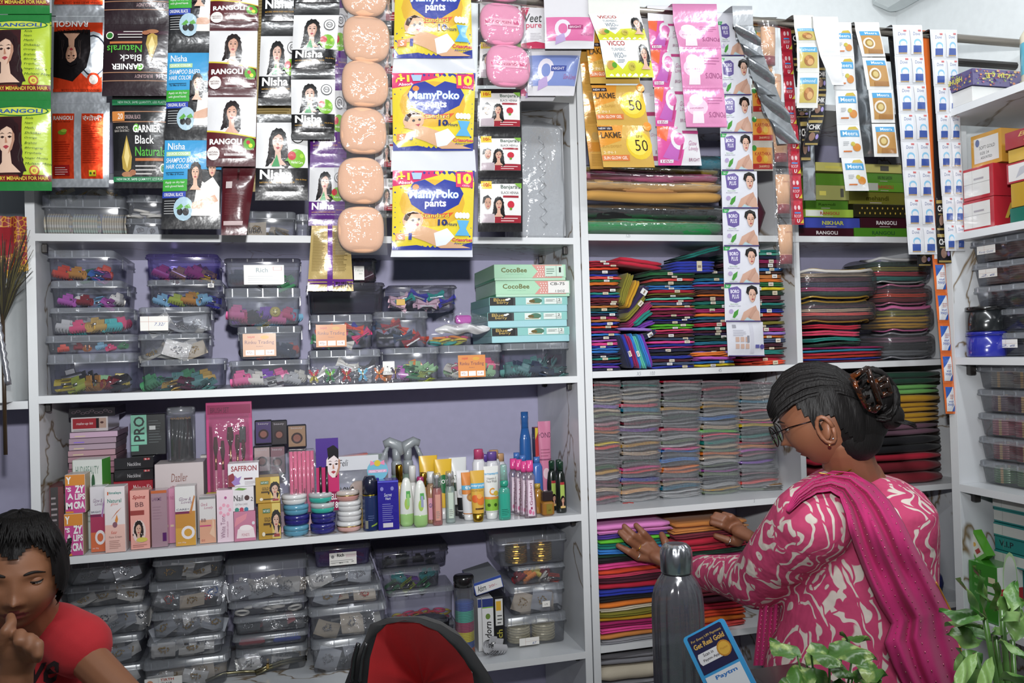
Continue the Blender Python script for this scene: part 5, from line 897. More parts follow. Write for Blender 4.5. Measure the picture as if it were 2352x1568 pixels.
# purple mascara card
l, _, w_, h = slot(726, 778, 1006, 1128, .025, ZC+.055); a = Art(h/w_); a.rect(0, 0, 1, .66, 'c8286a').rect(0, .6, 1, 1, '4a2a8a').poly([(.5, .86), (.58, .5), (.9, .45), (1, .6), (1, .84), (.76, .9)], '1a161c').face(.76, .62, .16, 'ecdcdc').poly([(.52, .7), (.6, .86), (.8, .9), (1, .84), (1, .7), (.8, .76)], '1a161c').rect(.6, 0, 1, .26, '8a1a4a').text('ELLE', .64, .15, .96, .23, W_, .02).text('18', .72, .03, .92, .12, W_, .02)
o = empty('mascara_card', l, 'purple and magenta card with a drawn face and two mascaras', 'mascara pack'); b = MB(); b.box(-w_/2, w_/2, 0, .002, 0, h, K('4a2a8a', 'gloss')); a.put(b, flatmap(w_, h, -w_/2), 'gloss'); b.build('backing_card', o)
for x in (-.32, -.05): b = MB(); b.tube([(x*w_, -.006, .004), (x*w_, -.006, h*.62)], [.0042, .003], K('201c20', 'gloss'), 10); b.build('mascara', o)
cb2 = carton(722, 760, 1128, 1200, .03, ZC, .04, 'rose carton supporting the purple mascara card', 'd9a8b4', None, 'cosmetic_carton', hh=.054)
# round cream pots
def pot(x, y0, Y, zb, c, lidc, lab, r_=.0305, h=.0252, ring=None, fin='gloss'):
 p = at(x, y0, Y); o = empty('cream_pot', (p.x, Y+r_, zb), lab, 'cream jar'); b = MB(); b.lathe([(r_*.8, .0), (r_*.95, .004), (r_, h*.5), (r_*.98, h*.55)], K(c, fin), n=30); b.build('pot_base', o)
 b = MB(); b.lathe([(r_*1.01, h*.53), (r_*1.02, h*.85), (r_*.94, h*.97), (r_*.8, h)], K(lidc, fin), n=30); 
 if ring: b.lathe([(r_*1.025, h*.52), (r_*1.03, h*.6)], K(ring, 'metal'), n=30)
 b.build('pot_lid', o); return zb+h+.0004
LB, DB, WH, TL, SV = '5a9cb8', '2b2a7c', 'dcdcdc', '30b0a0', 'b8bcbe'
for x, spec in ((679, [(LB, LB, 'glossy light blue cream pot at the base of the first pot pile'), (DB, DB, 'dark blue cream pot in the first pot pile'), (LB, LB, 'light blue cream pot under the white one'), (WH, WH, 'white cream pot on top of the first pot pile')]),
    (741, [(DB, DB, 'dark blue cream pot at the base of the second pile'), (DB, DB, 'dark blue cream pot under the teal pots'), (TL, SV, 'teal pot with silver lid, lower of two in the second pile'), (TL, SV, 'teal pot with silver lid on top of the second pile')]),
    (802, [('d8a8a0', WH, 'pink pot with white lid and gold ring, base of the third pile'), (WH, WH, 'plain white cream pot, second up in the third pile'), (WH, WH, 'plain white cream pot, third up in the third pile'), ('c89088', 'c8bcb4', 'dusty pink pot with gold ring on top of the third pile')])):
 z = ZC+.0005
 for i, (c, lc, lab) in enumerate(spec): z = pot(x+(0, 2, 1, -3)[i], 1150, .006+.002*(i % 2), z, c, lc, lab, ring='c8a050' if 'ring' in lab else None)
def bottle(x, yt, Y, prof, m, lab, name='bottle', cat='bottle', parts=(), sy=1, zb=ZC, yb=None, rzz=0, n=24, art=None, aw=0, az=(0, 0), group=None):
 p = at(x, 1150, Y); H = at(x, yt, Y).z-zb if yb is None else yb; R = max(r for r, _ in prof); o = empty(name, (p.x, Y+R*sy, zb+.0004), lab, cat, group, rzz)
 b = MB(); b.lathe([(r, z*H) for r, z in prof], m, n=n, sy=sy)
 if art:
  def fn(u, v):
   a = (u-.5)*aw; z = az[0]+(az[1]-az[0])*v; r = R
   for (r0, z0), (r1, z1_) in zip(prof, prof[1:]):
    if z0 <= z <= z1_ and z1_ > z0: r = r0+(r1-r0)*(z-z0)/(z1_-z0)
   return V((r*sin(a), -r*cos(a)*sy, z*H)), V((sin(a), -cos(a), 0)).normalized()
  art.a = (az[1]-az[0])*H/(aw*R); art.put(b, fn, 'gloss', .0005, .12)
 b.build('bottle_body', o)
 for nm, pf, mm in parts: b = MB(); b.lathe([(r, z*H) for r, z in pf], mm, n=n, sy=sy if nm != 'pump' else 1); b.build(nm, o)
 return o
def lab_(c, lines='ffffff', t=None, tc=BK, bar=None):
 a = Art(1.5); a.rect(0, 0, 1, 1, c).lines(.15, .1, .85, .4, 4, lines, .3)
 if t: a.text(t, .08, .5, .92, .72, tc, .01)
 if bar: a.rect(0, .82, 1, .94, bar)
 return a
bottle(852, 1094, .0, [(.019, 0), (.0195, .02), (.0195, .62), (.0192, .64)], K('1c2f5c', 'gloss'), 'dark blue perfume bottle with slanted cap beside the pot piles', 'perfume_bottle', parts=[('cap', [(.0195, .66), (.0192, .9), (.013, .99), (.008, 1)], K('1b2038', 'gloss')), ('gold_ring', [(.0198, .64), (.0198, .66)], K('b8a23a', 'metal'))], art=Art(1).lines(.3, .3, .7, .5, 3, '5a6a9a', .3).rect(.1, .05, .3, .3, '8a8a7a').poly([(.5, .1), (.9, .16), (.9, .22), (.5, .14)], '8aa83a'), aw=2, az=(.02, .6))
a = Art(1.9); a.text('Secret', .3, .68, .68, .75, 'd0d4e8', .01, .2).text('Heart', .36, .61, .62, .67, 'd0d4e8', .01, .2).ell(.2, .84, .08, '8a8ad0').ell(.7, .84, .08, '8a8ad0').lines(.2, .18, .76, .56, 9, '8a8ad0', .3).rect(.22, .05, .7, .14, 'd8d4e0').rect(0, .97, 1, 1, '5a5ad8')
cc(868, 916, 1104, -.002, .045, 'shiny royal blue perfume carton', '2a2098', a, hh=.106, fin='foil', rz=-.04, top='3a30a8')
cc(864, 872, 1098, .02, .03, 'edge of a second royal blue carton behind the first', '2a2098', None, hh=.106, fin='foil')
for i, (x, yt, Y, lab) in enumerate(((935, 1098, .02, 'white and green roll-on bottle, the rear one'), (967, 1104, -.004, 'white and green roll-on bottle, the front one'))):
 bottle(x, yt, Y, [(.0125, 0), (.0175, .06), (.0175, .28), (.0165, .6), (.013, .85), (.008, .97), (.003, 1)], K('dfe2da', 'gloss'), lab, 'lotion_bottle', sy=.6, parts=[('green_base', [(.0127, -.001), (.0178, .06), (.0178, .25), (.0175, .26)], K('9cc87a', 'gloss'))], art=Art(1).rect(.4, .6, .95, .95, '5aa85a').ell(.5, .3, .3, 'a8c85a').rect(.5, .2, .8, .8, '9aa0c0' if i else '9ad07a'), aw=1.3, az=(.35, .75))
def mist(x, yt, Y, c, lab, lc='e8d8c0'):
 bottle(x, yt, Y, [(.0115, 0), (.0125, .03), (.0125, .66), (.0105, .7), (.0105, .72)], clear(c, .25, .1, .1, 0, c), lab, 'mist_bottle', parts=[('cap', [(.0108, .72), (.0108, .98), (.0095, 1)], TUBE), ('pump', [(.004, .70), (.004, .9), (.006, .9), (.006, .96)], K('c8c8cc', 'plastic'))], art=lab_(lc, '8a8a8a'), aw=1.1, az=(.1, .6))
mist(1006, 1088, .0, (.85, .42, .42), 'rose body-mist bottle with a clear cap', 'd89a8a'); mist(1036, 1084, .015, (.72, .85, .82), 'pale aqua body-mist bottle with a clear cap', 'c8d8c8')
bottle(992, 1084, .03, [(.011, 0), (.012, .03), (.012, .7), (.006, .78)], clear((.8, .6, .35), .3, .1, .1, 0, (.8, .5, .3)), 'pink-labelled glycerine bottle with a white cap', 'glycerin_bottle', parts=[('cap', [(.009, .78), (.009, 1)], K('d8d8d8', 'plastic'))], art=Art(1).rect(0, 0, 1, 1, 'e0a0b4').text('Glyc', .1, .5, .9, .75, '3a4a8a', .01), aw=1.6, az=(.08, .5))
for x, yt, Y, c, cap, lab in ((920, 1068, .07, 'b89a3a', 'b8922e', 'gold-capped bottle behind the roll-ons'), (950, 1070, .08, 'd8d8d4', 'dcdcd8', 'white spray-top bottle behind the roll-ons'), (968, 1096, .05, 'b8406a', 'a8306a', 'magenta-capped bottle behind the front roll-on'), (975, 1086, .07, 'c9a050', 'c8a044', 'amber bottle with gold cap behind the rose mist'), (826, 1105, .05, 'b0955a', 'b08c3a', 'brass-capped bottle behind the pot piles'), (886, 1084, .09, 'a02a34', 'a82030', 'red bottle between the film pouch and gold cap')):
 bottle(x, yt, Y, [(.012, 0), (.013, .05), (.013, .6), (.008, .7)], K(c, 'gloss'), lab, parts=[('cap', [(.0095, .7), (.0095, .97), (.008, 1)], K(cap, 'metal' if 'gold' in lab or 'brass' in lab else 'plastic'))])
# squeeze tubes: cap at the bottom, flat crimp on top
def tube(x, yt, Y, w_, c, cap, lab, art=None, zb=ZC, hcap=.2, tilt=0, H=None, fin='gloss', capfin='plastic', flip=False):
 p = at(x, 1150, Y); H = H or at(x, yt, Y).z-zb; o = empty('squeeze_tube', (p.x, Y+w_*.36, zb+.0005), lab, 'tube', rot=(0, tilt, 0)); b = MB(); L = []; r = w_/2; z0 = H*hcap
 def fn(u, v, off=0): vv = v; rx = r*(.84+.16*vv); ry = r*.72*(1-vv)**.8+.0006; a = (u-.5)*2*pi; return V((rx*sin(a), -ry*cos(a), z0+(H-z0)*vv)), V((sin(a)*.3, -cos(a), .15)).normalized()
 b.grid(lambda u, v: fn(u, v)[0], 24, 10, K(c, fin))
 if art: art.put(b, lambda u, v: fn(.27+u*.46, .02+v*.9), fin, .0006, .1)
 b.build('tube_body', o); b = MB(); b.lathe([(r*.62, 0), (r*.68, H*hcap*.1), (r*.8, z0)], K(cap, capfin), n=24, sy=.8); b.build('cap', o); return o
tube(1100, 1082, .0, .038, 'dfae3a', 'c09a3c', 'golden tube with orange slices and blue band', Art(2.2).rect(0, .62, 1, .76, '58b0d8').text('everyuth', .08, .65, .92, .74, W_, .01).text('GOLDEN GLOW', .1, .55, .8, .6, '8a5a1a', 0).ell(.3, .36, .22, 'e0641e').ell(.65, .3, .24, 'e87a20').ell(.55, .42, .14, 'f0a84a').rect(.3, .08, .8, .12, '5a3a1a'), capfin='metal', hcap=.17)
tube(1132, 1072, .02, .042, 'e6e6e2', 'dcdedc', 'white face-wash tube with a big orange letter', Art(2.2).rect(0, 0, 1, .28, '8cc03a').rect(0, .28, 1, .34, 'e0923a').text('mamaearth', .04, .88, .9, .94, '3aa0d0', .02).text('Vitamin C', .26, .76, .74, .82, '4a4a4a', 0).text('Face Wash', .26, .69, .76, .75, '4a4a4a', 0).text('C', .36, .38, .62, .56, 'e09a2a', .03).ell(.7, .42, .14, 'd8b83a').ell(.3, .14, .09, '3a5a1a').ell(.65, .14, .09, '3a5a1a'), hcap=.15)
tube(1080, 1086, .03, .04, 'e08a3a', 'dcdcdc', 'orange and white scrub tube with a walnut', Art(2.2).rect(0, 0, 1, .5, 'dedfe2').rect(0, .62, 1, .74, '58b0d8').text('ever', .3, .64, .9, .72, W_, .01).ell(.6, .42, .26, 'b07a3a').ell(.6, .42, .16, 'd09a4a'), hcap=.14)
tube(1066, 1082, .06, .036, 'e2e3e6', '2a2a2e', 'white and black charcoal wash tube', Art(2).rect(0, 0, 1, .35, '1e2024').ell(.4, .5, .2, 'b8bcc0'), hcap=.16)
tube(988, 1048, .09, .05, 'e0b41a', 'd8d8d8', 'yellow tube with green oval logo, nearer the film pouch', Art(1.4).ell(.5, .52, .3, '1e6a3a').text('JOY', .32, .5, .68, .62, W_, .02))
tube(1022, 1056, .07, .048, 'e0b41a', 'd8d8d8', 'yellow tube with green oval logo, the front one of two', Art(1.4).ell(.5, .52, .3, '1e6a3a').text('JOY', .32, .5, .68, .62, W_, .02))
tube(1056, 1052, .1, .05, 'd9dcdc', '2a2a2c', "white tube with dark green band behind the yellow ones", Art(1.4).rect(0, .3, 1, .5, '1e3a2a').text("NATURE'S", .06, .56, .94, .68, '2a4a3a', .02))
bottle(1161, 1068, .0, [(.015, 0), (.016, .03), (.016, .5), (.0145, .55), (.008, .6)], clear((.25, .78, .65), .35, .1, .1, 0, (.15, .7, .55)), 'teal green spray bottle at the shelf front', 'spray_bottle', sy=.7, parts=[('pump', [(.0085, .6), (.0115, .62), (.0115, .7), (.007, .72)], K('1f9a80', 'plastic')), ('cap', [(.0105, .7), (.009, .97), (.008, 1)], clear((.3, .8, .66), .3, .1))], art=lab_('2aa890', '1a6a5a'), aw=1.8, az=(.05, .48))
for i, (x, Y, lab) in enumerate(((1221, -.004, 'front'), (1209, .03, 'second'), (1196, .06, 'third'), (1184, .09, 'rearmost'))):
 bottle(x, (1058, 1060, 1056, 1054)[i], Y, [(.016, 0), (.017, .02), (.0155, .3), (.0125, .55), (.014, .72), (.006, .8)], clear((.9, .86, .9), .12, .1, .08, 0, (.9, .7, .8)), '%s rose-water bottle with pink cap in its row' % lab, 'rose_water_bottle', sy=.7, group=None, parts=[('cap', [(.0095, .8), (.0105, .84), (.0095, 1)], K('dc3a8a', 'gloss'))], art=Art(3).rect(0, 0, 1, 1, 'e8d4e2').text('Gulabari', .28, .3, .66, .92, '8a2a5a', .01, 0, 90).ell(.3, .12, .2, 'd86a9a').ell(.7, .08, .16, 'e08ab0').ell(.5, .22, .12, '9a2a5a'), aw=1.2, az=(.04, .66))
b_ = at(1262, 1170, .0); o = empty('oil_bottle', (b_.x, .02, ZC+.0004), 'small square amber oil bottle with dark brown cap', 'oil bottle')
b = MB(); b.box(-.017, .017, -.014, .014, 0, .038, clear((.75, .42, .12), .5, .1, .1, 0, (.55, .26, .05)), .005); Art(1.2).rect(0, 0, 1, 1, '8a7a2a').text('oil', .3, .3, .7, .5, '3a2a10', 0).put(b, flatmap(.016, .026, -.006, -.0142, .006), 'gloss'); b.build('bottle_body', o); MB().box(-.0145, .0145, -.0125, .0125, .038, .066, K('2c2022', 'gloss'), .003).build('cap', o)
for i, (x, yt, Y, lab) in enumerate(((1292, 1060, .03, 'dark green hair-oil bottle with a portrait label, nearest the panel'), (1272, 1058, .07, 'dark green hair-oil bottle behind the amber square one'), (1288, 1056, .1, 'dark green hair-oil bottle at the back by the panel'))):
 bottle(x, yt, Y, [(.0135, 0), (.0145, .04), (.0145, .55), (.011, .75), (.007, .82)], K('141c18', 'gloss'), lab, 'hair_oil_bottle', sy=.75, parts=[('cap', [(.008, .82), (.0085, .97), (.007, 1)], K('163828', 'gloss'))], art=Art(3).rect(.2, 0, .9, 1, 'a8c058').rect(.2, .9, .9, 1, 'a82a30').woman(.56, .3, .12, '181412', 'c89a80', '5a9a5a', .9).rect(.2, 0, .9, .08, 'd8b870'), aw=1.2, az=(.1, .6))
bottle(1213, 946, .2, [(.014, 0), (.018, .05), (.0185, .45), (.0165, .7), (.0105, .82)], K('1f5fa8', 'gloss'), 'tall blue coconut-oil bottle at the back corner', 'hair_oil_bottle', sy=.7, zb=ZC, parts=[('cap', [(.0105, .82), (.0095, .9), (.0108, .93), (.0108, 1)], K('2468b4', 'gloss'))])
a = Art(2.6); a.poly([(0, 1), (.5, 1), (0, .85)], 'd8c020').rect(0, .0, 1, .3, 'a81e24').ell(.7, .75, .24, 'd8d0c0').ell(.7, .74, .14, '2a3a2a').text('Navra', .24, .56, .98, .64, W_, .01).ell(.5, .22, .16, '5a9a3a').ell(.7, .2, .12, 'c8302a')
cc(1230, 1252, 982, .15, .03, 'red hair-oil carton between the tall blue bottle and the pink tube', 'b8262e', a, hh=.17, side='3a2420')
tube(1258, 968, .13, .038, 'd07a9c', 'd8d8dc', 'rose-pink cream tube standing high by the panel', Art(2.4).text('POND', .1, .84, .9, .92, '6a3a5a', 0).rect(0, .5, 1, .52, '8a4a6a').ell(.5, .3, .2, 'e8c8d4').lines(.2, .56, .8, .7, 3, 'a85a7a', .3), hcap=.14)
for i, (x, c, r_, lab) in enumerate(((1104, 'b83a6a', .013, 'rosy pink cap of a talc bottle'), (1106, 'c8407a', .013, 'pink-capped talc bottle'), (1135, '6a4a9a', .014, 'violet-capped white bottle behind the tubes'), (1139, 'c89a6a', .014, 'tan-capped white bottle behind the violet one'), (1152, 'd0a070', .014, 'tan-capped white bottle nearest the pink-capped row'), (1120, '6040a0', .013, 'purple-capped white bottle'))):
 bottle(x, (1032, 1040, 1038, 1034, 1042, 1044)[i], .12+.03*i, [(.016, 0), (.018, .04), (.018, .78), (.013, .84)], K('dcdce0', 'gloss'), lab+(' at the rear' if i == 0 else ' behind the tubes' if 'tubes' not in lab and 'row' not in lab else ''), 'talc_bottle', sy=.7, parts=[('cap', [(r_, .84), (r_, .98), (r_*.9, 1)], K(c, 'plastic'))])
for i, (x, yt, Y, lab) in enumerate(((1192, 1040, .16, 'light blue lotion bottle behind the rose-water row'), (1206, 1046, .13, 'blue-grey lotion bottle behind the rose-water row'), (1238, 1050, .11, 'blue hair-lotion bottle behind the last rose-water bottle'))):
 bottle(x, yt, Y, [(.015, 0), (.017, .05), (.016, .8), (.011, .88)], K(('4a7ac0', '7a8ab8', '3a6ab8')[i], 'gloss'), lab, 'lotion_bottle', sy=.7, parts=[('cap', [(.009, .88), (.009, 1)], K('3f6fb8', 'plastic'))])
bottle(1238, 1112, .045, [(.011, 0), (.013, .05), (.013, .75), (.007, .85)], clear((.8, .5, .15), .4, .1, .1, 0, (.7, .35, .05)), 'amber oil bottle behind the front rose-water bottle', 'oil_bottle', parts=[('cap', [(.0085, .85), (.0085, 1)], K('b89a3a', 'plastic'))])
# two grey trigger sprayers
for i, (x, Y, s_) in enumerate(((912, .1, -1), (938, .13, 1))):
 p = at(x, 1100, Y); o = empty('trigger_sprayer', (p.x, Y, ZC+.0005), 'translucent grey trigger sprayer facing the %s' % ('film pouch' if i == 0 else 'yellow tubes'), 'spray bottle'); m = clear((.72, .74, .76), .45, .1, .25, 0, (.55, .58, .6)); gm = K('8c9296', 'plastic'); o.scale = (1.25, 1.25, (at(x, 1004, Y).z-ZC)/.15)
 b = MB(); b.lathe([(.017, 0), (.0185, .01), (.0185, .07), (.008, .086)], clear((.6, .72, .6), .35, .1, .1, 0, (.45, .62, .5)), n=20); b.build('bottle_body', o)
 b = MB(); b.lathe([(.0115, .084), (.0115, .104), (.009, .108)], gm, n=18); b.build('collar', o)
 b = MB(); b.tube([(s_*-.01, 0, .118), (-s_*.004, 0, .134), (s_*.014, 0, .142), (s_*.026, 0, .138)], [.008, .0115, .009, .007], gm, 10); b.tube([(0, 0, .105), (0, 0, .13)], .009, gm, 10); b.build('spray_head', o)
 b = MB(); b.tube([(s_*.018, 0, .134), (s_*.026, 0, .118), (s_*.036, 0, .100), (s_*.046, 0, .094)], [.004, .005, .0045, .003], gm, 8); b.build('trigger', o)
# film pouch with puffs and pink ribbon label
l, _, w_, h = slot(776, 892, 1042, 1130, .045, ZC+.052); o = empty('puff_pouch', l, 'clear pouch of a makeup sponge with a ribboned blue round label', 'pouch')
b = MB(); b.ball((-.012, .012, h*.35), .021, K('d8a078', 'puff'), 8, (1.1, .5, 1)); b.build('makeup_sponge', o)
b = MB(); b.grid(lambda u, v: V(((u-.5)*w_, .0-.006*sin(pi*u)+.002*sin(9*v+7*u), v*h)), 16, 12, clear((.86, .87, .9), .22, .15, .12, 30)); a = Art(.7); a.rect(0, .72, .8, .98, 'd0d2d8').text('LONG', .04, .3, .3, .42, '3a3a3c', .02).text('CAKE', .04, .16, .4, .3, '3a3a3c', .02).text('Feli', .02, .8, .2, .92, '4a4a50', 0, .2); a.put(b, lambda u, v: (V(((u-.5)*w_, -.0095, v*h)), V((0, -1, 0))), 'gloss'); b.build('pouch_film', o)
b = MB(); a = Art(.8); a.ell(.5, .42, .46, '70b8d0').rect(.1, .3, .9, .46, 'e0a0c8').text('PEARL MAKE UP', .16, .32, .84, .42, 'f4f0f4', .01).poly([(.5, .8), (.2, .98), (.18, .7)], 'e88ab0').poly([(.5, .8), (.8, .98), (.82, .7)], 'e88ab0').ell(.5, .82, .14, 'd8c030'); a.put(b, flatmap(.058, .046, .006, -.011, h-.062), 'gloss', .0006); b.build('round_label', o)
for i, (x0, x1, yt, c) in enumerate(((780, 845, 1034, 'b8452a'), (840, 885, 1032, '2a5a34'))):
 l, _, w_, h = slot(x0, x1, yt, yt+14, .12); b = MB(); b.box(-w_/2, w_/2, 0, .03, -.01, .004, K(c, 'gloss'), .001); tag(b.build('sachet_bundle', None, l, (0, -.08, 0)), '%s flat pack lying behind the film pouch' % ('orange', 'dark green'), 'pack') if 0 else tag(b.build('flat_pack', None, l, (0, -.08+.12*i, 0)), '%s flat pack lying behind the film pouch' % ('orange', 'dark green')[i], 'pack')
for i, z_ in enumerate((0,)): MB()
cs = carton(786, 890, 0, 0, .1, ZC, .06, 'grey carton the film pouch and flat packs lean on', '7c7a80', None, 'cosmetic_carton', hh=.085); cs['o'].location.y = .125
# red striped kit at the post end
cc(116, 146, 1118, .05, .1, 'red and black eyelash tray carton beside the first post', '6a2428', Art(2).rect(.0, .0, .6, 1, '2a2426').lines(.06, .06, .55, .9, 10, '9a9094', .35), hh=.11, side='a03038', rz=.25)
# ---------------------------------------------------------------- shelf D : jewellery boxes
def dcol(x, yb, spec, dflt=.19):
 D = max(.015, atz(x, yb, ZD).y); top = ZD+.0005; out = []
 for i, (x0, x1, yt, yb_, lab, kind, cols, n, ctx, op) in enumerate(spec):
  bx = clear_box(x0, x1, yt, yb_, D+op.pop('dy', 0), top, op.pop('dep', dflt), lab, op.pop('lid', .22), **op); top = bx['top']+.0005; out.append(bx)
  if kind: fill_box(bx, kind, cols, n, ctx, i*5+x0)
 return out
PK = [('e9e6df', 'c9a24a'), ('b8bcc4', 'b8b8bc'), ('3a3c42', 'c9a24a'), ('e9e6df', 'b8b8bc')]
dcol(240, 1590, [(150, 332, 1532, 1600, 'lowest jewellery box of the stack beside the child', 'packet', PK, 4, 'lowest box beside the child', {}),
 (160, 325, 1462, 1532, 'second jewellery box up beside the child, with gold chains', 'packet', [('e9e6df', 'c9a24a'), ('b8bcc4', 'c9a24a')], 5, 'second box beside the child', {}),
 (152, 338, 1394, 1462, 'jewellery box with a pair of dark drop earrings on a white card', 'packet', [('b8bcc4', 'b8b8bc'), ('b8bcc4', 'c9a24a'), ('e9e6df', '30405a')], 6, 'dark drop earring box', {}),
 (146, 334, 1342, 1394, 'clear box of two gold earring cards beside the child', 'packet', [('e9e6df', 'c9a24a'), ('e9e6df', 'c9a24a')], 4, 'gold earring card box', {}),
 (146, 334, 1288, 1341, 'topmost clear box beside the child, grey sleeves inside', 'packet', [('b8bcc4', 'b8b8bc')], 4, 'topmost box beside the child', {})])
s = dcol(425, 1584, [(328, 524, 1512, 1584, 'clear box with a red and white maker label at its corner, second jewellery stack', 'packet', [('e9e6df', 'c9a24a'), ('d8c8b0', 'c9a24a'), ('d8c8b0', 'c9a24a')], 6, 'maker label box', {}),
 (338, 512, 1463, 1512, 'clear box of black beaded chains on cards, second jewellery stack', 'packet', [('e9e6df', 'c9a24a'), ('e9e6df', '30405a'), ('b8bcc4', 'c9a24a')], 6, 'black beaded chain box', {}),
 (347, 515, 1403, 1463, 'clear box of white earring cards piled flat, second jewellery stack', 'packet', [('b8bcc4', 'c9a24a'), ('e9e6df', 'b8b8bc'), ('e9e6df', 'b8b8bc')], 7, 'flat white earring card box', {}),
 (341, 512, 1335, 1402, 'clear box of chains and a red bead packet, second jewellery stack', 'packet', [('3a3c42', 'd8452e'), ('b8bcc4', '2f6fc0'), ('3a3c42', 'b8b8bc'), ('d8c8b0', 'c9a24a')], 6, 'red bead packet box', {}),
 (350, 510, 1281, 1334, 'topmost clear box of gold chains, second jewellery stack', 'packet', [('3a3c42', 'c9a24a'), ('e9e6df', 'c9a24a')], 5, 'topmost gold chain box', {})])
sticker(s[0]['o'], .085, .031, Art(.36).ell(.14, .6, .09, 'd8906a').rect(.36, 0, .365, 1, '9a9894').text('TIRTH', .42, .72, .78, .92, 'b8503a', .02).text('TJ-618', .44, .46, .72, .62, '3a3a3a', .01).text('SET: 21PC', .44, .28, .74, .38, '3a3a3a', .01).text('COL:BIG', .44, .1, .74, .2, '3a3a3a', .01), -s[0]['w']/2+.004, .006)
s = dcol(620, 1546, [(541, 706, 1487, 1546, 'clear box of folded white cards with a dark square, third jewellery stack', 'packet', [('e9e6df', 'b8b8bc'), ('3a3c42', 'b8b8bc'), ('e9e6df', 'c9a24a')], 6, 'dark square card box', {}),
 (534, 708, 1455, 1487, 'shallow clear box holding a blue comb and a red purse', None, [], 0, '', dict(lid=.3)),
 (536, 708, 1412, 1455, 'clear box of curved red and navy hairbands on cards', 'packet', [('3a3c42', 'b8b8bc'), ('b04a50', 'b8b8bc'), ('3a3c42', 'b8b8bc')], 6, 'hairband card box', {}),
 (525, 706, 1378, 1412, 'shallow clear box with a pearl string', 'band', ['e8e4dc', 'e8e4dc', 'b8b8bc'], 7, 'pearl string box', dict(lid=.3)),
 (517, 706, 1290, 1378, 'tall clear box of glittery silver and gold packets, third jewellery stack', 'packet', [('b8bcc4', 'b8b8bc'), ('e9e6df', 'b8b8bc'), ('d8c8b0', 'c9a24a')], 9, 'tall glittery packet box', {})])
b = MB(); b.box(-.035, .035, -.006, .006, 0, .012, K('2040a0', 'gloss'), .004); [b.box(-.03+k*.006, -.027+k*.006, -.002, .002, .010, .02, K('2040a0', 'gloss')) for k in range(10)]; o = tag(b.build('hair_comb'), 'blue comb in the shallow box', 'comb'); place_in(s[1], o, .04, .025, .003)
o = tag(MB().box(-.035, .03, -.01, .02, 0, .016, K('9a2a38', 'gloss'), .005).build('small_purse'), 'red purse in the shallow box with the blue comb', 'purse'); place_in(s[1], o, -.045, .03, .003)
s = dcol(790, 1543, [(717, 852, 1466, 1543, 'clear box of loose silver packets at the bottom, behind the black bag', 'packet', [('b8bcc4', 'b8b8bc'), ('3a3c42', 'b8b8bc')], 5, 'bottom box behind the black bag', {}),
 (711, 889, 1390, 1466, 'clear box with a pearl brooch card and a zip pouch of silver beads', 'packet', [('d8c8b0', 'b8b8bc'), ('3a3c42', 'b8b8bc'), ('e9e6df', 'b8b8bc')], 6, 'pearl brooch box', {}),
 (706, 877, 1348, 1390, 'clear box of orange-gold chains, fourth jewellery stack', 'packet', [('b8bcc4', 'c9a24a'), ('d8c8b0', 'd8452e')], 4, 'orange-gold chain box', dict(lid=.3)),
 (706, 860, 1302, 1348, 'clear box of folded white paper, fourth jewellery stack', 'packet', [('e9e6df', 'b8b8bc'), ('b8bcc4', 'b8b8bc')], 4, 'folded paper box', {}),
 (722, 852, 1252, 1302, 'purple-tinted box with a big white printed label, under the shelf board', 'claw', ['6a1a40', '8f1f2c'], 4, 'purple box with the white label', dict(mat=PUR, lidm=DRK, lid=.15, dep=.15))])
sticker(s[4]['o'], .068, .032, Art(.45).text('Rich', .28, .66, .54, .92, '1c1c1e', .03).ell(.12, .7, .06, '8a8a8a').rect(.6, .6, .98, .84, 'd8c8c8').lines(.04, .2, .9, .5, 2, '9a9a9a', .3).text('111', .1, .12, .2, .22, '2a2a2a', 0).text('MIX', .36, .14, .5, .24, '2a2a2a', .01).text('12', .64, .16, .7, .26, '2a2a2a', .01).text('PP', .82, .18, .9, .28, '2a2a2a', .01), -.034, .005)
s = dcol(962, 1466, [(895, 1048, 1432, 1500, 'clear box at the foot of the fifth stack, hidden by the black bag', None, [], 0, '', {}),
 (893, 1044, 1352, 1432, 'clear box of bright plastic-bead hair ties, red and yellow', 'band', ['e0417a', 'd9c23a', 'd8452e', 'e8e4dc', '8cc8ea', 'e0417a'], 20, 'bright hair-tie box', dict(lid=.12)),
 (879, 1012, 1303, 1352, 'clear box of metallic green and teal clips', 'claw', ['4f9a6a', '2fb0b4', 'a8b83a', '8a3fc8'], 6, 'metallic green clip box', dict(lid=.2)),
 (862, 1030, 1255, 1303, 'dark clear box of black pieces under the shelf board', 'claw', ['2a2a32', '30405a'], 4, 'dark box of black clips', dict(mat=DRK, lidm=DRK, lid=.3))])
D6 = atz(1230, 1484, ZD).y
s = dcol(1230, 1484, [(1160, 1303, 1411, 1484, 'clear box of cream beaded bangles with a white ticket', None, [], 0, '', dict(lid=.25)),
 (1174, 1298, 1342, 1411, 'clear box of wrapped gold trinkets with a small white tag', 'packet', [('d8c8b0', 'c9a24a'), ('b8bcc4', 'c9a24a')], 6, 'gold trinket box', dict(lid=.2)),
 (1182, 1299, 1298, 1342, 'clear box of red, orange and yellow clips by the panel', 'claw', ['8f1f2c', 'd8452e', 'ef8a2a', 'd9c23a', 'e8e4dc'], 7, 'red to yellow clip box', dict(lid=.15)),
 (1146, 1303, 1230, 1298, 'topmost clear box of gold bangles, lid jutting under the shelf board', None, [], 0, '', dict(lid=.2))])
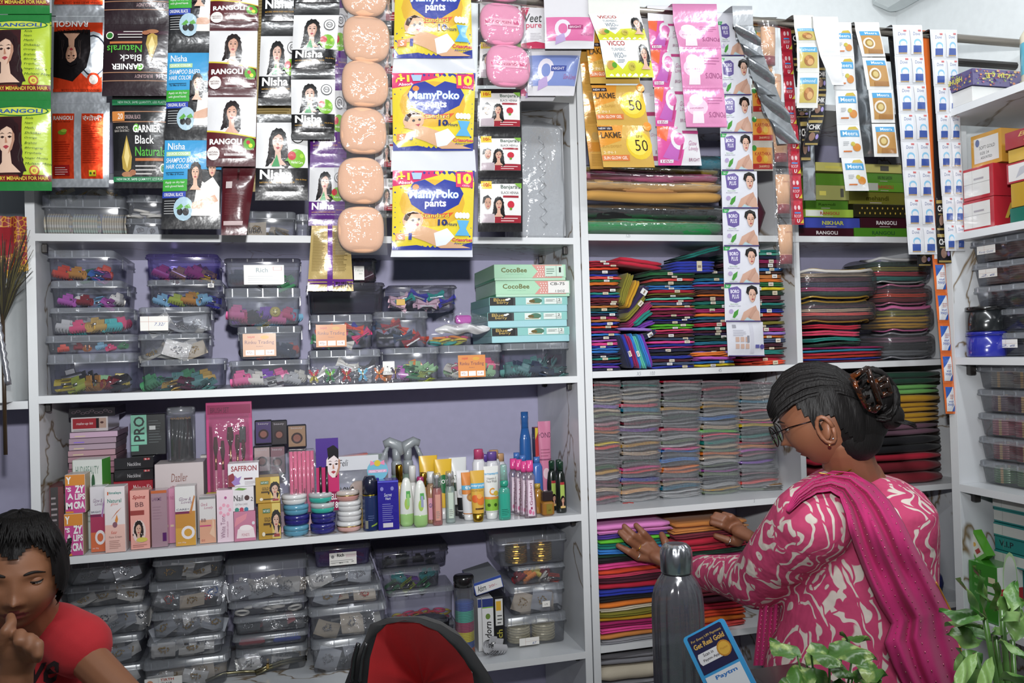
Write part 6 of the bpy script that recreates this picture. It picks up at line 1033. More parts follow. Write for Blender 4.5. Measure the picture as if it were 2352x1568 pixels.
for q, x in enumerate((-.038, .034)):
 bangle_pile(s[3], 'c9a24a', 8, x, .03, '%s pile of the topmost gold bangle box' % ('first', 'second')[q], hh=.0058, y=.045, names='gold'); bangle_pile(s[0], 'c8bd98', 6, x, .032, '%s pile of the cream bangle box' % ('first', 'second')[q], 'foil', .0068, y=.05, names='cream beaded')
sticker(s[0]['o'], .056, .02, Art(.36).rect(.3, 0, .31, 1, 'c89a8a').rect(.3, .5, 1, .52, 'c89a8a').text('67', .66, .1, .86, .42, '4a5aa0', 0, .3), -.05, .006); sticker(s[1]['o'], .022, .016, Art(.7).text('1/9', .3, .3, .7, .6, '6a6a6a', 0), .01, .018)
# stand of band rolls in a tube
p = atz(1074, 1512, ZD); Yb = p.y; o = empty('hair_band_tube', (p.x, Yb+.025, ZD+.0005), 'clear tube with a black cap full of stacked coloured hair bands', 'hair band tube'); H = at(1074, 1326, Yb).z-ZD; r_ = .0265
b = MB(); b.lathe([(r_, 0), (r_, H*.9)], TUBE, n=28, cap=False); b.build('tube_wall', o); b = MB(); b.lathe([(r_*1.04, H*.87), (r_*1.04, H*.985), (r_*.95, H)], K('1b1a1c', 'gloss'), n=28); b.build('tube_cap', o)
zz = .002
for c, nm, n in (('d8622a', 'orange', 5), ('2f55a8', 'blue', 4), ('d8c81e', 'yellow', 6), ('a81e58', 'magenta', 6), ('3ab09a', 'turquoise', 7), ('2f55a8', 'royal blue', 5)):
 for k in range(n):
  if zz > H*.74: break
  b = MB(); b.lathe([(r_*.86, 0), (r_*.94, .0012), (r_*.94, .0028), (r_*.86, .004)], K(c, 'cloth'), n=24); q = tag(b.build('hair_band', None, o.location+V((0, 0, zz))), '%s hair band, %s from the base of the capped tube' % (nm, nth(int(zz/.0043)+1)), 'hair band', 'hair bands in the capped tube'); zz += .0043
# cartons beside the tube
a = Art(4); a.rect(0, .84, 1, 1, '2a3a7a').rect(0, .82, 1, .84, '8ac03a').ell(.5, .66, .22, '6a8a3a').text('Adorn', .2, .12, .8, .56, '1c1c1e', .01, .2, 90)
k = carton(1108, 1134, 1374, 1482, Yb+.03, ZD, .1, 'white hairpin carton standing on end with a blue top band', 'dcdcdc', a, 'hairpin_carton', hh=None)
carton(1098, 1107, 1376, 1482, Yb+.035, ZD, .1, 'white hairpin carton edge seen between the tube and its twin', 'dcdcdc', Art(8).rect(0, .84, 1, 1, '2a3a7a'), 'hairpin_carton')
k2 = carton(1135, 1159, 1370, 1482, Yb+.03, ZD, .1, 'black carton standing on end with a white ticket and yellow sticker', '17181a', Art(4).rect(.14, .46, .86, .96, 'd8d8d4').rect(.2, .74, .7, .92, 'd8a820').text('Rich', .24, .08, .8, .38, 'a8a03a', .02, 0, 90).lines(.3, .5, .8, .7, 3, '4a4a4a', .3), 'hairpin_carton')
c = carton(1092, 1158, 1338, 1376, Yb+.03, max(k['top'], k2['top'])+.016, .15, 'blue and grey windowed carton tilted on top of the standing cartons', '2a4aa0', Art(.4).rect(.02, .04, .98, .8, 'dcdcdc').text('Adorn', .1, .2, .4, .7, '1c1c1e', .01, .2).text('20/-', .5, .3, .8, .5, 'b03a5a', 0), 'hairpin_carton', hh=.034, top='8a8e96', tilt=-.22)
# grey claw + round dark case
o = mk_claw('b8b8bc'); q = atz(1138, 1512, ZD); 
o.location = q+V((0, .02, .002)); o.scale = (1.4, 1.4, 1.4); o.rotation_euler = (0, .3, .5); o['label'] = 'clear grey claw clip lying loose at the shelf edge'; o['group'] = ''
del o['group']
p = atz(990, 1500, ZD); o = empty('round_case', (p.x, p.y+.05, ZD+.0005), 'round black-rimmed case with a grey window lid behind the bag', 'round case'); b = MB(); b.lathe([(.058, 0), (.06, .01), (.06, .06), (.058, .064)], K('18181a', 'gloss'), n=36); b.build('case_body', o)
b = MB(); b.lathe([(.06, .064), (.061, .072), (.056, .0745)], K('1c1c1e', 'gloss'), n=36); b.lathe([(.054, .0744), (.054, .0756)], K('55575a', 'gloss'), n=36); b.build('case_lid', o)
# metal purse frame lying on the shelf edge
p0, p1 = atz(560, 1556, ZD), atz(708, 1536, ZD+.02); o = empty('metal_clasp_frame', (p0.x, p0.y, ZD+.001), 'hinged brass-toned metal clasp frame lying at the shelf edge', 'clasp'); org = V(o.location)
m = K('8a8468', 'metal')
for k, dz in enumerate((0, .007)):
 b = MB(); q0, q1 = V((.03, .0, .005+dz)), V((.155, .05, .009+dz)); b.tube([q0+(q1-q0)*t+V((0, 0, .006*sin(pi*t))) for t in (0, .25, .5, .75, 1)], .004, m, 8); b.build('frame_arm', o)
b = MB(); b.tube([V((-.09, -.01, .006)), V((-.05, .012, .012)), V((0, .008, .012)), V((.04, .004, .008))], .004, m, 8); b.build('frame_arm', o); MB().box(.055, .062, .0, .012, .014, .026, K('b89a5a', 'metal'), .001).build('clasp_knob', o)
# ---------------------------------------------------------------- folded cloth
CC = dict(crimson='b01632', orange_red='d0401c', navy='171c40', royal_blue='1f2f9a', coral='d84a44', green='1f6a3a', orange='d87220', maroon='4a1228', wine='701a2c', teal='147a70', dark_red='7a1424', tan='c07a3a', dark_green='123a2a', teal_blue='14708c',
   magenta='9a1458', sky_blue='2f7ac8', violet='6a2f9a', orchid='b050b0', pink='d8408a', dark_violet='2a1a4a', brown='4a2418', mint='58b8a0', lime='5ab82a', mustard='b88a1a', olive='7a7420', yellow='d8c020', black='15151a', lilac='8a6ab8', rose='c83a5a', slate='3a4a6a', peach='e0b078', grey='8a8a90', cream='cdc3ae')
def cloth_mesh(w_, h, d, layers, sag, seed, m):
 r = random.Random(seed); b = MB(); n = 8; h -= 1.3*sag+.0006
 for q in range(layers):
  hh = h/layers; z0 = q*hh; ins = r.uniform(0, .006); t = hh*.92; off = r.uniform(-.004, .004)
  L = []
  for i in range(n+1):
   u = i/n; x = (u-.5)*w_; e = .7+.3*min(1, 8*min(u, 1-u)+.15); dz = sag*(1+sin(u*pi*1.5+seed))+.0005*(1+sin(u*17+seed*3+q)); y0 = ins+.003*sin(u*5+seed)+(1-e)*.012
   P = [(y0+t*.5*(1-cos(a)), z0+t*.5*(1-e)*.5+t*e*(.5-.5*cos(a*2) if 0 else (.5+.5*sin(a-pi/2))*0+.5)) for a in ()]
   ring = []
   for a in (-90, -50, 0, 50, 90): ring.append(V((x+off, y0+t*.55*(1-cos(radians(a))), z0+dz+t*.5+t*e*.5*sin(radians(a)))))
   ring += [V((x+off, d, z0+dz+t*.9)), V((x+off, d, z0+dz+t*.1))]
   L.append(ring)
  b.loft(L, m, True, True, True)
 return b
PT = ['d8d0c0', 'd0c4a8', 'dcdcdc']
def cloth(x, Y, z, w_, h, d, cname, label, seed, layers=2, tagx=None, group=None, rz=0, tilt=0, name='folded_cloth', cat='folded cloth', fin='cloth', sag=.0007, roll=0):
 o = cloth_mesh(w_, h, d, layers, sag, seed, K(CC.get(cname, cname), fin)).build(name); o.location = (x, Y, z); o.rotation_euler = (roll, tilt, rz); tag(o, label, cat, group)
 if tagx is not None:
  b = MB(); tw = .016; b.box(tagx, tagx+tw, -.0016, -.0008, h*.12, h*.95, K(PT[seed % 3], 'card')); b.box(tagx+.003, tagx+tw-.003, -.0019, -.0016, h*.4, h*.6, K('8a7a68', 'card')); t = b.build('price_tag', o)
 return o
def stack_cloth(x0, x1, y_top, Y, zb, names, sname, th, seed, d=.2, jx=.006, tagp=.55, skip=(), fin='cloth', nm='folded_cloth', cat='folded cloth', grp=None, lay=(1, 2, 2, 3), film=None, wob=.02, sag=.0007):
 r = random.Random(seed); A, B = at(x0, 700, Y), at(x1, 700, Y); xm = (x0+x1)/2; A = at(x0, y_top, Y); Z = at(xm, y_top, Y).z; w_ = (at(x1, y_top, Y)-A).x; 
 lx, rx_ = (MX+.004, NX0-.003) if xm < 1830 else (NX+.004, 1.864)
 hs = [r.uniform(.7, 1.35) for _ in names]; k = (Z-zb)/sum(hs); z = zb+.0006; n = len(names); out = []
 for i, c in enumerate(reversed(names)):
  h = hs[i]*k; yy = 784+(ZMID(z)); xc = at(xm, 784-(z-1.5)*840, Y).x; ww = w_*r.uniform(.93, 1.04)
  xl, xr = max(xc-ww/2, lx+jx), min(xc+ww/2, rx_-jx); xc, ww = (xl+xr)/2, xr-xl
  cn = c.replace('_', ' '); lab = '%s %s, %s in %s' % (cn, nm.split('_')[-1], 'lowest' if i == 0 else 'topmost' if i == n-1 else nth(i+1)+' from the bottom', sname)
  o = cloth(xc+r.uniform(-jx, jx), Y+r.uniform(0, .012), z, ww, h-.0006, d, c, lab, seed*50+i, lay[i % len(lay)], (r.uniform(-.2, .25)*ww if r.random() < tagp else None), grp or 'cloth in '+sname, r.uniform(-wob, wob), 0, nm, cat, fin, sag)
  if film:
   b = MB(); b.grid(lambda u, v: V(((u-.5)*ww*1.01, -.0022-.0012*sin(u*19+i), v*h)), 8, 1, film); b.build('film', o)
  z += h; out.append(o)
 return out
def ZMID(z): return 0
FA = 'crimson crimson crimson orange_red navy royal_blue coral green orange maroon wine teal royal_blue wine dark_red maroon tan dark_green teal_blue navy magenta tan royal_blue orange_red navy magenta sky_blue dark_violet orchid pink royal_blue sky_blue sky_blue dark_violet slate teal maroon royal_blue violet navy'.split()
FC = 'dark_green green dark_green coral dark_green sky_blue sky_blue crimson olive brown mint crimson slate tan magenta wine magenta black royal_blue dark_violet lime lime rose magenta brown slate pink royal_blue pink navy black royal_blue maroon slate royal_blue'.split()
FD = 'navy dark_green teal_blue sky_blue magenta slate brown orange maroon teal green magenta orange teal_blue slate crimson teal maroon dark_violet dark_green dark_green teal_blue magenta brown lilac orange orchid sky_blue yellow'.split()
FE = 'teal mint navy magenta maroon sky_blue brown tan orange green yellow dark_green wine maroon teal dark_green royal_blue orange_red maroon olive navy magenta lilac orange slate maroon brown teal wine crimson orange_red'.split()
stack_cloth(1353, 1426, 598, .02, MF, FA, 'the cloth stack beside the white post', 0, 3)
stack_cloth(1500, 1600, 618, .02, MF, FC, 'the stack under the blue cloth', 0, 5, tagp=.7)
stack_cloth(1604, 1690, 622, .03, MF, FD, 'the stack behind the antiseptic strip', 0, 7)
stack_cloth(1704, 1808, 572, .035, MF, FE, 'the cloth stack by the divider', 0, 9)
# untidy pile between the first and third stacks
def messy(px, py, w_, h, ang, c, lab, Y=.015, layers=3, seed=1, tagx=None, d=.18):
 p = at(px, py, Y); o = cloth(0, Y, 0, w_, h, d, c, lab, seed, layers, tagx, 'untidy cloths between the stacks', 0, 0); 
 a = -radians(ang); c_, s_ = cos(a), sin(a); o.rotation_euler = (0, a, 0); q = Matrix.Rotation(a, 3, 'Y') @ V((0, 0, h/2)); o.location = p-q; return o
messy(1474, 604, .125, .024, -8, 'crimson', 'crimson cloth slumping over the untidy pile', .006, 2, 3)
messy(1600, 612, .118, .034, 0, 'royal_blue', 'large violet-blue folded cloth lying on top of the third stack', -.004, 4, 4, .0)
messy(1620, 578, .10, .014, 14, 'teal', 'dark teal cloth on top, behind the antiseptic strip', .06, 2, 5)
messy(1440, 664, .085, .024, 72, 'olive', 'olive cloth standing on edge in the untidy pile', .02, 4, 6)
messy(1456, 672, .078, .017, 68, 'mustard', 'mustard-olive cloth leaning against the standing one', .008, 2, 7)
messy(1468, 690, .09, .022, 56, 'dark_violet', 'deep violet cloth leaning under the crimson one', .02, 2, 8, .02)
messy(1462, 708, .088, .014, 46, 'olive', 'slanting olive cloth with a white tag', .012, 2, 9, .01)
messy(1474, 722, .092, .016, 40, 'magenta', 'slanting magenta cloth below the olive ones', .018, 3, 10)
messy(1480, 730, .06, .017, 34, 'teal', 'small teal cloth folded at a slant', .006, 2, 11)
messy(1486, 746, .05, .014, 20, 'violet', 'purple cloth beneath the small teal one', .02, 2, 12)
messy(1462, 756, .09, .010, -2, 'lilac', 'flat lilac cloth above the leaning blue ones', .006, 1, 13)
messy(1488, 772, .06, .014, 28, 'navy', 'navy cloth with a plain white tag in the untidy pile', .02, 2, 14, .0)
for k, (c, dx, t) in enumerate((('navy', -26, 3), ('royal_blue', -18, 2), ('magenta', -8, 2), ('sky_blue', 1, 1), ('mint', 7, 1), ('teal_blue', 13, 2), ('sky_blue', 20, 1), ('violet', 27, 2))):
 messy(1462+dx, 806, .094, .0085+.001*t, -72, c, '%s cloth leaning steeply, %s of the eight in a row' % (c.replace('_', ' '), nth(k+1)), .008, 2, 20+k, .0 if k in (1, 3) else None)
messy(1655, 838, .10, .011, 2, 'orange_red', 'vermilion cloth lying at the front by the divider', -.001, 2, 31, .0) if 0 else None
messy(1775, 833, .085, .013, 3, 'orange_red', 'vermilion cloth at the shelf front by the divider', -.001, 2, 31, .0)
messy(1646, 822, .085, .010, -1, 'orchid', 'orchid cloth under the antiseptic strip', .0, 1, 32); messy(1636, 812, .10, .012, 2, 'orange', 'bright orange cloth low behind the antiseptic strip', .004, 2, 33)
# ---- wrapped packets, shelf G
GP = ['grey', 'cream', 'grey', 'slate', 'rose', 'grey', 'cream', 'wine', 'grey', 'teal', 'grey', 'mauve_']
CC.update(dusty_rose='9a6a74', ash='77777a', smoke='5a5c60', pale_grey='a5a5a6', sage='6a7a5a', faded_plum='6a4a5a', sand='b09a80')
base = ['ash', 'pale_grey', 'smoke', 'dusty_rose', 'ash', 'faded_plum', 'pale_grey', 'sand', 'smoke', 'ash', 'sage']
def gp(seed, n, acc):
 r = random.Random(seed); L = [r.choice(base) for _ in range(n)]
 for i, c in acc: L[i] = c
 return L
GST = [(1364, 1428, 874, 'the first packet stack beside the post', [(1, 'crimson'), (4, 'cream'), (7, 'lilac'), (9, 'sage'), (12, 'crimson'), (13, 'tan'), (16, 'yellow'), (17, 'coral'), (22, 'green'), (23, 'mustard'), (25, 'wine'), (29, 'crimson')]),
  (1430, 1520, 874, 'the second packet stack', [(1, 'teal'), (3, 'cream'), (6, 'rose'), (7, 'teal_blue'), (10, 'wine'), (12, 'violet'), (16, 'mustard'), (20, 'dark_green'), (22, 'pink'), (23, 'coral'), (25, 'royal_blue'), (26, 'crimson'), (28, 'peach')]),
  (1523, 1613, 874, 'the middle packet stack', [(0, 'crimson'), (2, 'pale_grey'), (7, 'mustard'), (9, 'dark_green'), (13, 'rose'), (18, 'pink'), (19, 'sky_blue'), (21, 'sky_blue'), (23, 'orange'), (24, 'orange'), (28, 'teal_blue')]),
  (1616, 1702, 874, 'the fourth packet stack', [(2, 'crimson'), (7, 'mustard'), (10, 'sky_blue'), (13, 'lime'), (14, 'rose'), (16, 'teal'), (18, 'sage'), (19, 'orange'), (24, 'orchid'), (29, 'mustard')]),
  (1704, 1792, 876, 'the packet stack nearest the woman', [(5, 'teal_blue'), (8, 'crimson'), (11, 'peach'), (12, 'pink'), (13, 'yellow'), (16, 'teal'), (18, 'crimson'), (19, 'tan'), (20, 'orchid'), (23, 'violet'), (28, 'coral')])]
for i, (x0, x1, yt, nm_, acc) in enumerate(GST): stack_cloth(x0, x1, yt, .085+.006*i, MG, gp(i, 31, acc), nm_, 0, 60+i, .2, .003, 0, fin='wrap', nm='cloth_packet', cat='cloth packet', lay=(2, 1, 3), film=clear((.95, .95, .95), .12, .12, .1, 60), wob=.03, sag=.0022)
# screwdriver, thread, sachets on shelf G
p = atz(1400, 1150, MG); o = empty('screwdriver', p+V((0, 0, .008)), 'green-handled screwdriver lying at the front of the packet stacks', 'screwdriver', rot=(0, 0, .12)); b = MB(); b.tube([(0, 0, 0), (.004, 0, 0), (.05, 0, 0), (.056, 0, 0)], [.005, .0075, .0075, .005], K('1d8a4a', 'gloss'), 12); b.build('handle', o)
b = MB(); b.tube([(.056, 0, 0), (.105, 0, 0)], .0022, K('b8b8bc', 'metal'), 8); b.build('shaft', o); p = atz(1430, 1156, MG); b = MB(); b.tube([p+V((0, 0, .001)), p+V((.012, -.006, .002)), p+V((.02, .004, .001)), p+V((.03, -.008, .001))], .0012, K('b82a20', 'cloth'), 6); tag(b.build('red_thread'), 'scrap of red thread by the screwdriver', 'thread')
p = atz(1770, 1122, MG)
for k in range(3):
 b = MB(); q = pquad((0, 1, 0, 0, 1, 1), 0); W2, H2 = .085, .06; fn = lambda u, v: (V(((u-.5)*W2, (v-.5)*H2, .0015+.004*sin(pi*u)*sin(pi*v))), V((0, 0, 1))); b.grid(lambda u, v: fn(u, v)[0], 10, 8, K('e2e2e0', 'print')); b.grid(lambda u, v: V(((u-.5)*W2, (v-.5)*H2, .0005)), 2, 2, K('c8c8c8', 'print'))
 if k == 2: a_brn()[0].put(b, fn, 'print', .0006, .12)
 tag(b.build('sachet', None, p+V((.006*k, -.004*k, .001+.0062*k)), (0, 0, -.2+.1*k)), '%s brown-powder sachet of the three lying near the woman' % ('lowest', 'middle', 'topmost')[k], 'sachet')
# ---- shelf H stacks
H1 = 'orchid violet lime teal sky_blue dark_green black pink orange_red rose maroon crimson royal_blue black orange cream olive olive magenta pink tan'.split()
CC.update(baby_pink='d880c0', soft_violet='4a2f8a')
H1 = 'baby_pink baby_pink soft_violet lime teal sky_blue dark_green black pink orange_red rose maroon crimson royal_blue black orange cream olive mustard magenta pink tan grey'.split()
stack_cloth(1377, 1545, 1202, .0, MH, H1, 'the stack under her near hand', 0, 80, .26, .002, 0, lay=(2, 1, 2), wob=.01)
H2 = 'tan tan wine crimson crimson dark_green magenta faded_plum slate black brown wine maroon crimson orange_red orange coral'.split()
stack_cloth(1552, 1722, 1198, .01, MH, H2, 'the stack under her far hand', 0, 82, .26, .002, 0, lay=(2, 1, 2), wob=.01)
stack_cloth(1384, 1560, 1498, .02, MI+.1, ['grey', 'cream', 'grey', 'brown', 'brown', 'dark_red'], 'the pile on the lowest board', 0, 84, .26, .002, 0, wob=.01); MB()
carton(1384, 1600, 1600, 1700, .02, MI, .26, 'dark box under the lowest cloth pile', '2a2220', None, 'storage_box', hh=.1)
# ---- big rolled cloths behind the woman, shelf G
z = MG
for i, (c, yt, lab) in enumerate((('dark_red', 1058, 'deep red cloth bundle, lowest behind the woman'), ('crimson', 1040, 'bright red cloth bundle behind the woman'), ('black', 1000, 'black cloth bundle behind the woman'), ('faded_plum', 972, 'plum cloth bundle behind the woman'), ('mustard', 948, 'mustard cloth bundle, lowest of three behind the woman'), ('mustard', 925, 'mustard cloth bundle, middle of three behind the woman'), ('mustard', 906, 'mustard cloth bundle, upper of three behind the woman'), ('lime', 882, 'light green cloth bundle behind her hair clip'), ('dark_green', 852, 'dark green cloth bundle under the shelf board'))):
 Z = min(at(2100, yt, .02).z, MF-TH-.003); h = Z-z; cloth(1.56, .02+.006*(i % 2), z+.0006+.0, .44, h-.001, .28, c if c != 'lime' else '6aa858', lab, 200+i, 2 if h > .03 else 1, fin='cloth'); z = Z
# ---- zip bags, shelf F right
def zipbag(x0, x1, yt, yb, Y, dep, c1, c2, pipe, lab, zip_=None, zb=None, film=True, cols=()):
 l, _, w_, h = slot(x0, x1, yt, yb, Y, zb); xl, xr = max(l.x-w_/2, NX+.008), min(l.x+w_/2, 1.86); l.x = (xl+xr)/2; w_ = xr-xl-.006; l.z += .0035; o = empty('zip_bag', l, lab, 'storage bag'); b = MB(); L = []
 def sup(u, v, k=1.0):
  a, t = 2*pi*u, (v-.5)*pi; e = .45; C = lambda q: (1 if cos(q) >= 0 else -1)*abs(cos(q))**e; S = lambda q: (1 if sin(q) >= 0 else -1)*abs(sin(q))**e
  return V((w_/2*k*C(a)*abs(cos(t))**.35, dep/2+dep/2*k*S(a)*abs(cos(t))**.35, h/2+h/2*k*S(t)+.003*sin(5*a)))
 zn = {692: 'coral zip bag', 618: 'dark zip bag', 766: 'grey plastic bag', 704: 'mustard bag', 655: 'red bag', 592: 'frilly bag'}[yt]
 if cols:
  n = len(cols); zz = .006
  for i, c in enumerate(cols):
   hh = (h-.016)/n; cl = cloth_mesh(w_*.84, hh-.001, dep*.74, 2, .001, i+7, K(CC.get(c, c), 'cloth')); q = cl.build('folded_sari', None, l+V((0, .024, zz))); tag(q, '%s folded sari, %s inside the %s' % (c.replace('_', ' '), nth(i+1), zn), 'folded cloth', 'saris inside the '+zn); zz += hh
 b.grid(lambda u, v: sup(u, .02+.96*v), 40, 18, FILM if film else K(c1, 'print')); b.build('bag_skin', o)
 b = MB(); pm = K(pipe, 'foil'); P = [sup((180+180*i/20)/360, .82, 1.01) for i in range(21)]; b.tube(P, .0032, pm, 6); P = [sup((180+180*i/20)/360, .2, 1.01) for i in range(21)]; b.tube(P, .0028, pm, 6); b.tube([sup(.985, .15+.7*i/8, 1.01) for i in range(9)], .003, pm, 6); b.build('piping', o)
 if zip_: b = MB(); b.tube([sup((186+168*i/16)/360, .74, 1.012) for i in range(17)], [.001]+[.0048]*15+[.001], K(zip_, 'cloth'), 6); b.build('zip_band', o)
 return l.z+h
z = MF
for i, (yt, yb, cs) in enumerate(((792, 832, ['magenta', 'teal_blue', 'crimson', 'orange_red', 'royal_blue', 'wine']),)): stack_cloth(1848, 2035, 796, .03, MF, cs, 'the thin divided-shelf pile', 0, 90, .2, .004, 0, wob=.02)
zz = at(1930, 796, .03).z
for i, (c, yt, lab) in enumerate((('dark_green', 786, 'dark green sari above the thin pile'), ('teal', 774, 'green sari with gold dots'), ('rose', 758, 'rose-red sari with a gold border'), ('crimson', 744, 'red sari below the coral zip bag'))):
 Z = at(1930, yt, .03).z; cloth(at(1924, yt, .03).x, .03, zz+.0005, .16, Z-zz-.001, .2, c, lab, 300+i, 2, sag=.003); zz = Z
z1 = zipbag(1846, 2036, 692, 746, .02, .22, 'b08a70', '', 'a8842a', 'clear zip bag of coral and brown saris with gold piping', None, zz+.003, cols=['brown', 'coral', 'sand', 'maroon'])
zipbag(1843, 2038, 618, 692, .015, .23, '8a6a50', '', 'c0982a', 'clear zip bag of mixed dark saris with white zip and gold piping', 'd0ccc4', z1+.003, cols=['dark_green', 'magenta', 'navy', 'maroon', 'sand'])
zz = MF+.001
zz = zipbag(2036, 2168, 766, 832, .02, .2, '6a6a6e', '', '8a8a90', 'grey crinkled plastic bag at the base beside the zip bags', None, zz, cols=['smoke', 'black', 'faded_plum'])
zz = zipbag(2042, 2164, 704, 764, .02, .2, 'a88a48', '', 'c86a9a', 'pink-piped bag of mustard cloth in the divided shelf', 'c86a9a', zz+.002, cols=['mustard', 'mustard', 'olive'])
zz = zipbag(2034, 2160, 655, 703, .025, .2, '8a2030', '', 'c87a9a', 'pink-piped bag of red cloth in the divided shelf', None, zz+.002, cols=['dark_red', 'orange_red', 'wine'])
zz = zipbag(2012, 2156, 592, 654, .03, .2, '2a5a5a', '', 'b0b0b0', 'frilly-topped clear bag of teal, red and olive cloth', 'c4c4c4', zz+.002, cols=['teal', 'crimson', 'olive', 'dark_green'])
# ---- cloth rolls, shelf E
def roll(x0, x1, yt, yb, Y, c, lab, fin='cloth', zb=None, film=False, ry=None):
 l, _, w_, h = slot(x0, x1, yt, yb, Y, zb); xl = max(l.x-w_/2, MX+.006); w_ = l.x+w_/2-xl; l.x = xl+w_/2; l.z += .003; r = h/2; ry = ry or h*.9; o = empty('cloth_roll', l+V((0, ry, 0)), lab, 'cloth roll'); b = MB(); L = []
 for i in range(25):
  u = i/24; x = (u-.5)*w_; k = 1-.18*max(0, 1-min(u, 1-u)*14); L.append([V((x, -ry*k*cos(2*pi*q/20)*(1+.03*sin(u*9+q)), r+r*k*sin(2*pi*q/20)+.0025*sin(u*7+x0))) for q in range(20)])
 b.loft(L, K(c, fin), True, True, True); b.build('rolled_cloth', o)
 for s in (.55, .3):
  b2 = MB(); b2.tube([V((-w_/2-.0012, -ry*s*cos(2*pi*q/20), r+r*s*sin(2*pi*q/20))) for q in range(21)], .0008, K('e0c8a0' if c != '16171a' else '3a3a3e', 'matte'), 4); b2.build('roll_end', o) if s > .5 else None
 if film:
  b = MB(); L = []
  for i in range(33):
   u = i/32; x = (u-.5)*w_*1.02; L.append([V((x, -ry*1.06*cos(2*pi*q/20), r+r*1.04*sin(2*pi*q/20)+.0012*sin(u*40+q*2))) for q in range(21)])
  b.loft(L, clear((.95, .96, .96), .06, .12, .08, 26), False, False, True, False); b.build('film', o)
 return l.z+h
z = roll(1350, 1660, 502, 540, .01, '1f8a48', 'green cloth roll in shiny plastic, lowest of the rolls', 'cloth', ME, True)
z = roll(1348, 1660, 468, 502, .02, '16171a', 'black cloth roll in shiny plastic', 'cloth', z-.003, True)
z = roll(1346, 1658, 440, 470, .0, 'e0ab5c', 'peach-gold cloth roll, lower fold', 'cloth', z-.002)
z = roll(1346, 1658, 416, 442, .01, 'e6b878', 'peach cloth roll, upper fold', 'cloth', z-.002, True)
z = roll(1352, 1650, 397, 418, .03, 'c86a90', 'pink cloth roll on a printed tube', 'cloth', z-.002, True)
z = roll(1350, 1650, 384, 399, .05, '8a7a20', 'thin olive-gold cloth roll on the pink one', 'cloth', z-.002, True)
roll(1560, 1680, 354, 384, .1, '2a8aa0', 'short teal cloth roll at the back', 'cloth', z, True)
cloth(1.22, .12, ME+.0005, .075, at(1768, 410, .12).z-ME, .15, 'maroon', 'dark maroon cloth block standing behind the tubes', 401, 1)
# ---- long cartons, shelf E right
LC = [((1837, 1961, 524, 546), '3c1420', 'maroon henna carton at the base by the divider', 'RANGOLI', 'd8d0d0', 0), ((1963, 2094, 524, 548), '4a8a1e', 'bright green long carton at the base beside the maroon one', 'RANGOLI', '2a5a2a', 0), ((1850, 1975, 500, 522), '3a48a8', 'violet-blue incense carton on the maroon one', 'NIKHAR', 'c8c840', 1), ((1977, 2094, 500, 523), '3c1622', 'maroon henna carton next to the blue one', 'RANGOLI', 'e0d8d8', 1),
  ((1850, 1960, 481, 498), '9ab83a', 'pale green henna carton with a white panel', 'RANGOLI', 'b04a3a', 2), ((1961, 2090, 470, 499), '2a2a18', 'dark carton with gold dots', '::::::', 'a8903a', 2), ((1850, 1948, 460, 480), '4a7a20', 'green carton above the white-panelled one', 'Rangoli', '2a4a10', 3), ((1950, 2080, 441, 469), '7a7a28', 'olive carton with a curved stripe above the dotted one', 'mehandi', '4a4a10', 3),
  ((1874, 1950, 426, 459), 'a8a860', 'pale yellow carton with a barcode square', '', '4a4a30', 4), ((1990, 2078, 419, 440), '6aa82a', 'light green henna carton with a white label', 'RANGOLI', 'c04030', 4), ((1874, 1944, 398, 425), '5a8a24', 'short green carton in the middle', '', '3a5a1a', 5), ((1990, 2074, 398, 418), '5a9a20', 'green carton reading a garden name', '100% FINE GARDEN', '2a4a1a', 5), ((1874, 2072, 367, 395), 'd8d070', 'long pale yellow carton on top with a barcode', '', '5a5a3a', 6)]
tops = {}
for (q, c, lab, t, tc, lv) in LC:
 hlf = 0 if q[0] < 1945 else 1; zb = tops.get(hlf, ME); l, _, w_, h = slot(*q, .03, zb)
 if lv == 6: zb = max(tops.values()); h = None
 a = Art(.18)
 if 'white panel' in lab: a.rect(0, .1, .36, .9, 'd8dcd0')
 if 'white label' in lab: a.rect(0, .1, .3, .9, 'c8ccc0')
 if 'barcode' in lab: a.rect(.74, .2, .84, .8, '5a5a50'); a.rect(.1, .3, .3, .6, 'e4d860')
 if 'dots' in lab: [a.ell(.1+.045*k, .3+.4*(k % 2), .012, 'c8a83a', .09) for k in range(19)]
 elif t: a.text(t, .3, .3, .7, .7, tc, .03); a.lines(.36, .08, .64, .2, 1, 'c8b8b8', .5)
 zb = tops.get(hlf, ME) if lv < 6 else max(tops.values())
 k = carton(q[0], q[1], q[2], q[3], .03+.004*(lv % 2), zb, .18, lab, c, a, 'long_carton', fin='gloss', hh=(h if lv < 6 else .026)); tops[hlf] = k['top']+.0003
# right of shelf H: dark wrapped shapes and a blue bag
p = at(2140, 1260, .1); o = tag((lambda b: (b.grid(lambda u, v: V(((u-.5)*.12*(1-.3*v), -.03*sin(pi*u)+.004*sin(v*11), v*.26+.004*sin(u*13))), 12, 14, clear((.6, .6, .62), .35, .12, .15, 30, (.12, .12, .13))), b)[1])(MB()).build('dark_packet', None, V((1.70, .12, MH+.006))), 'dark crinkled packet standing behind the woman', 'packet')
b = MB(); b.ball((0, 0, .055), .055, K('1a2f8a', 'print'), 8, (1.2, .8, 1)); tag(b.build('blue_bag', None, V((1.70, .03, MH+.001))), 'small blue shiny bag behind the woman', 'bag')
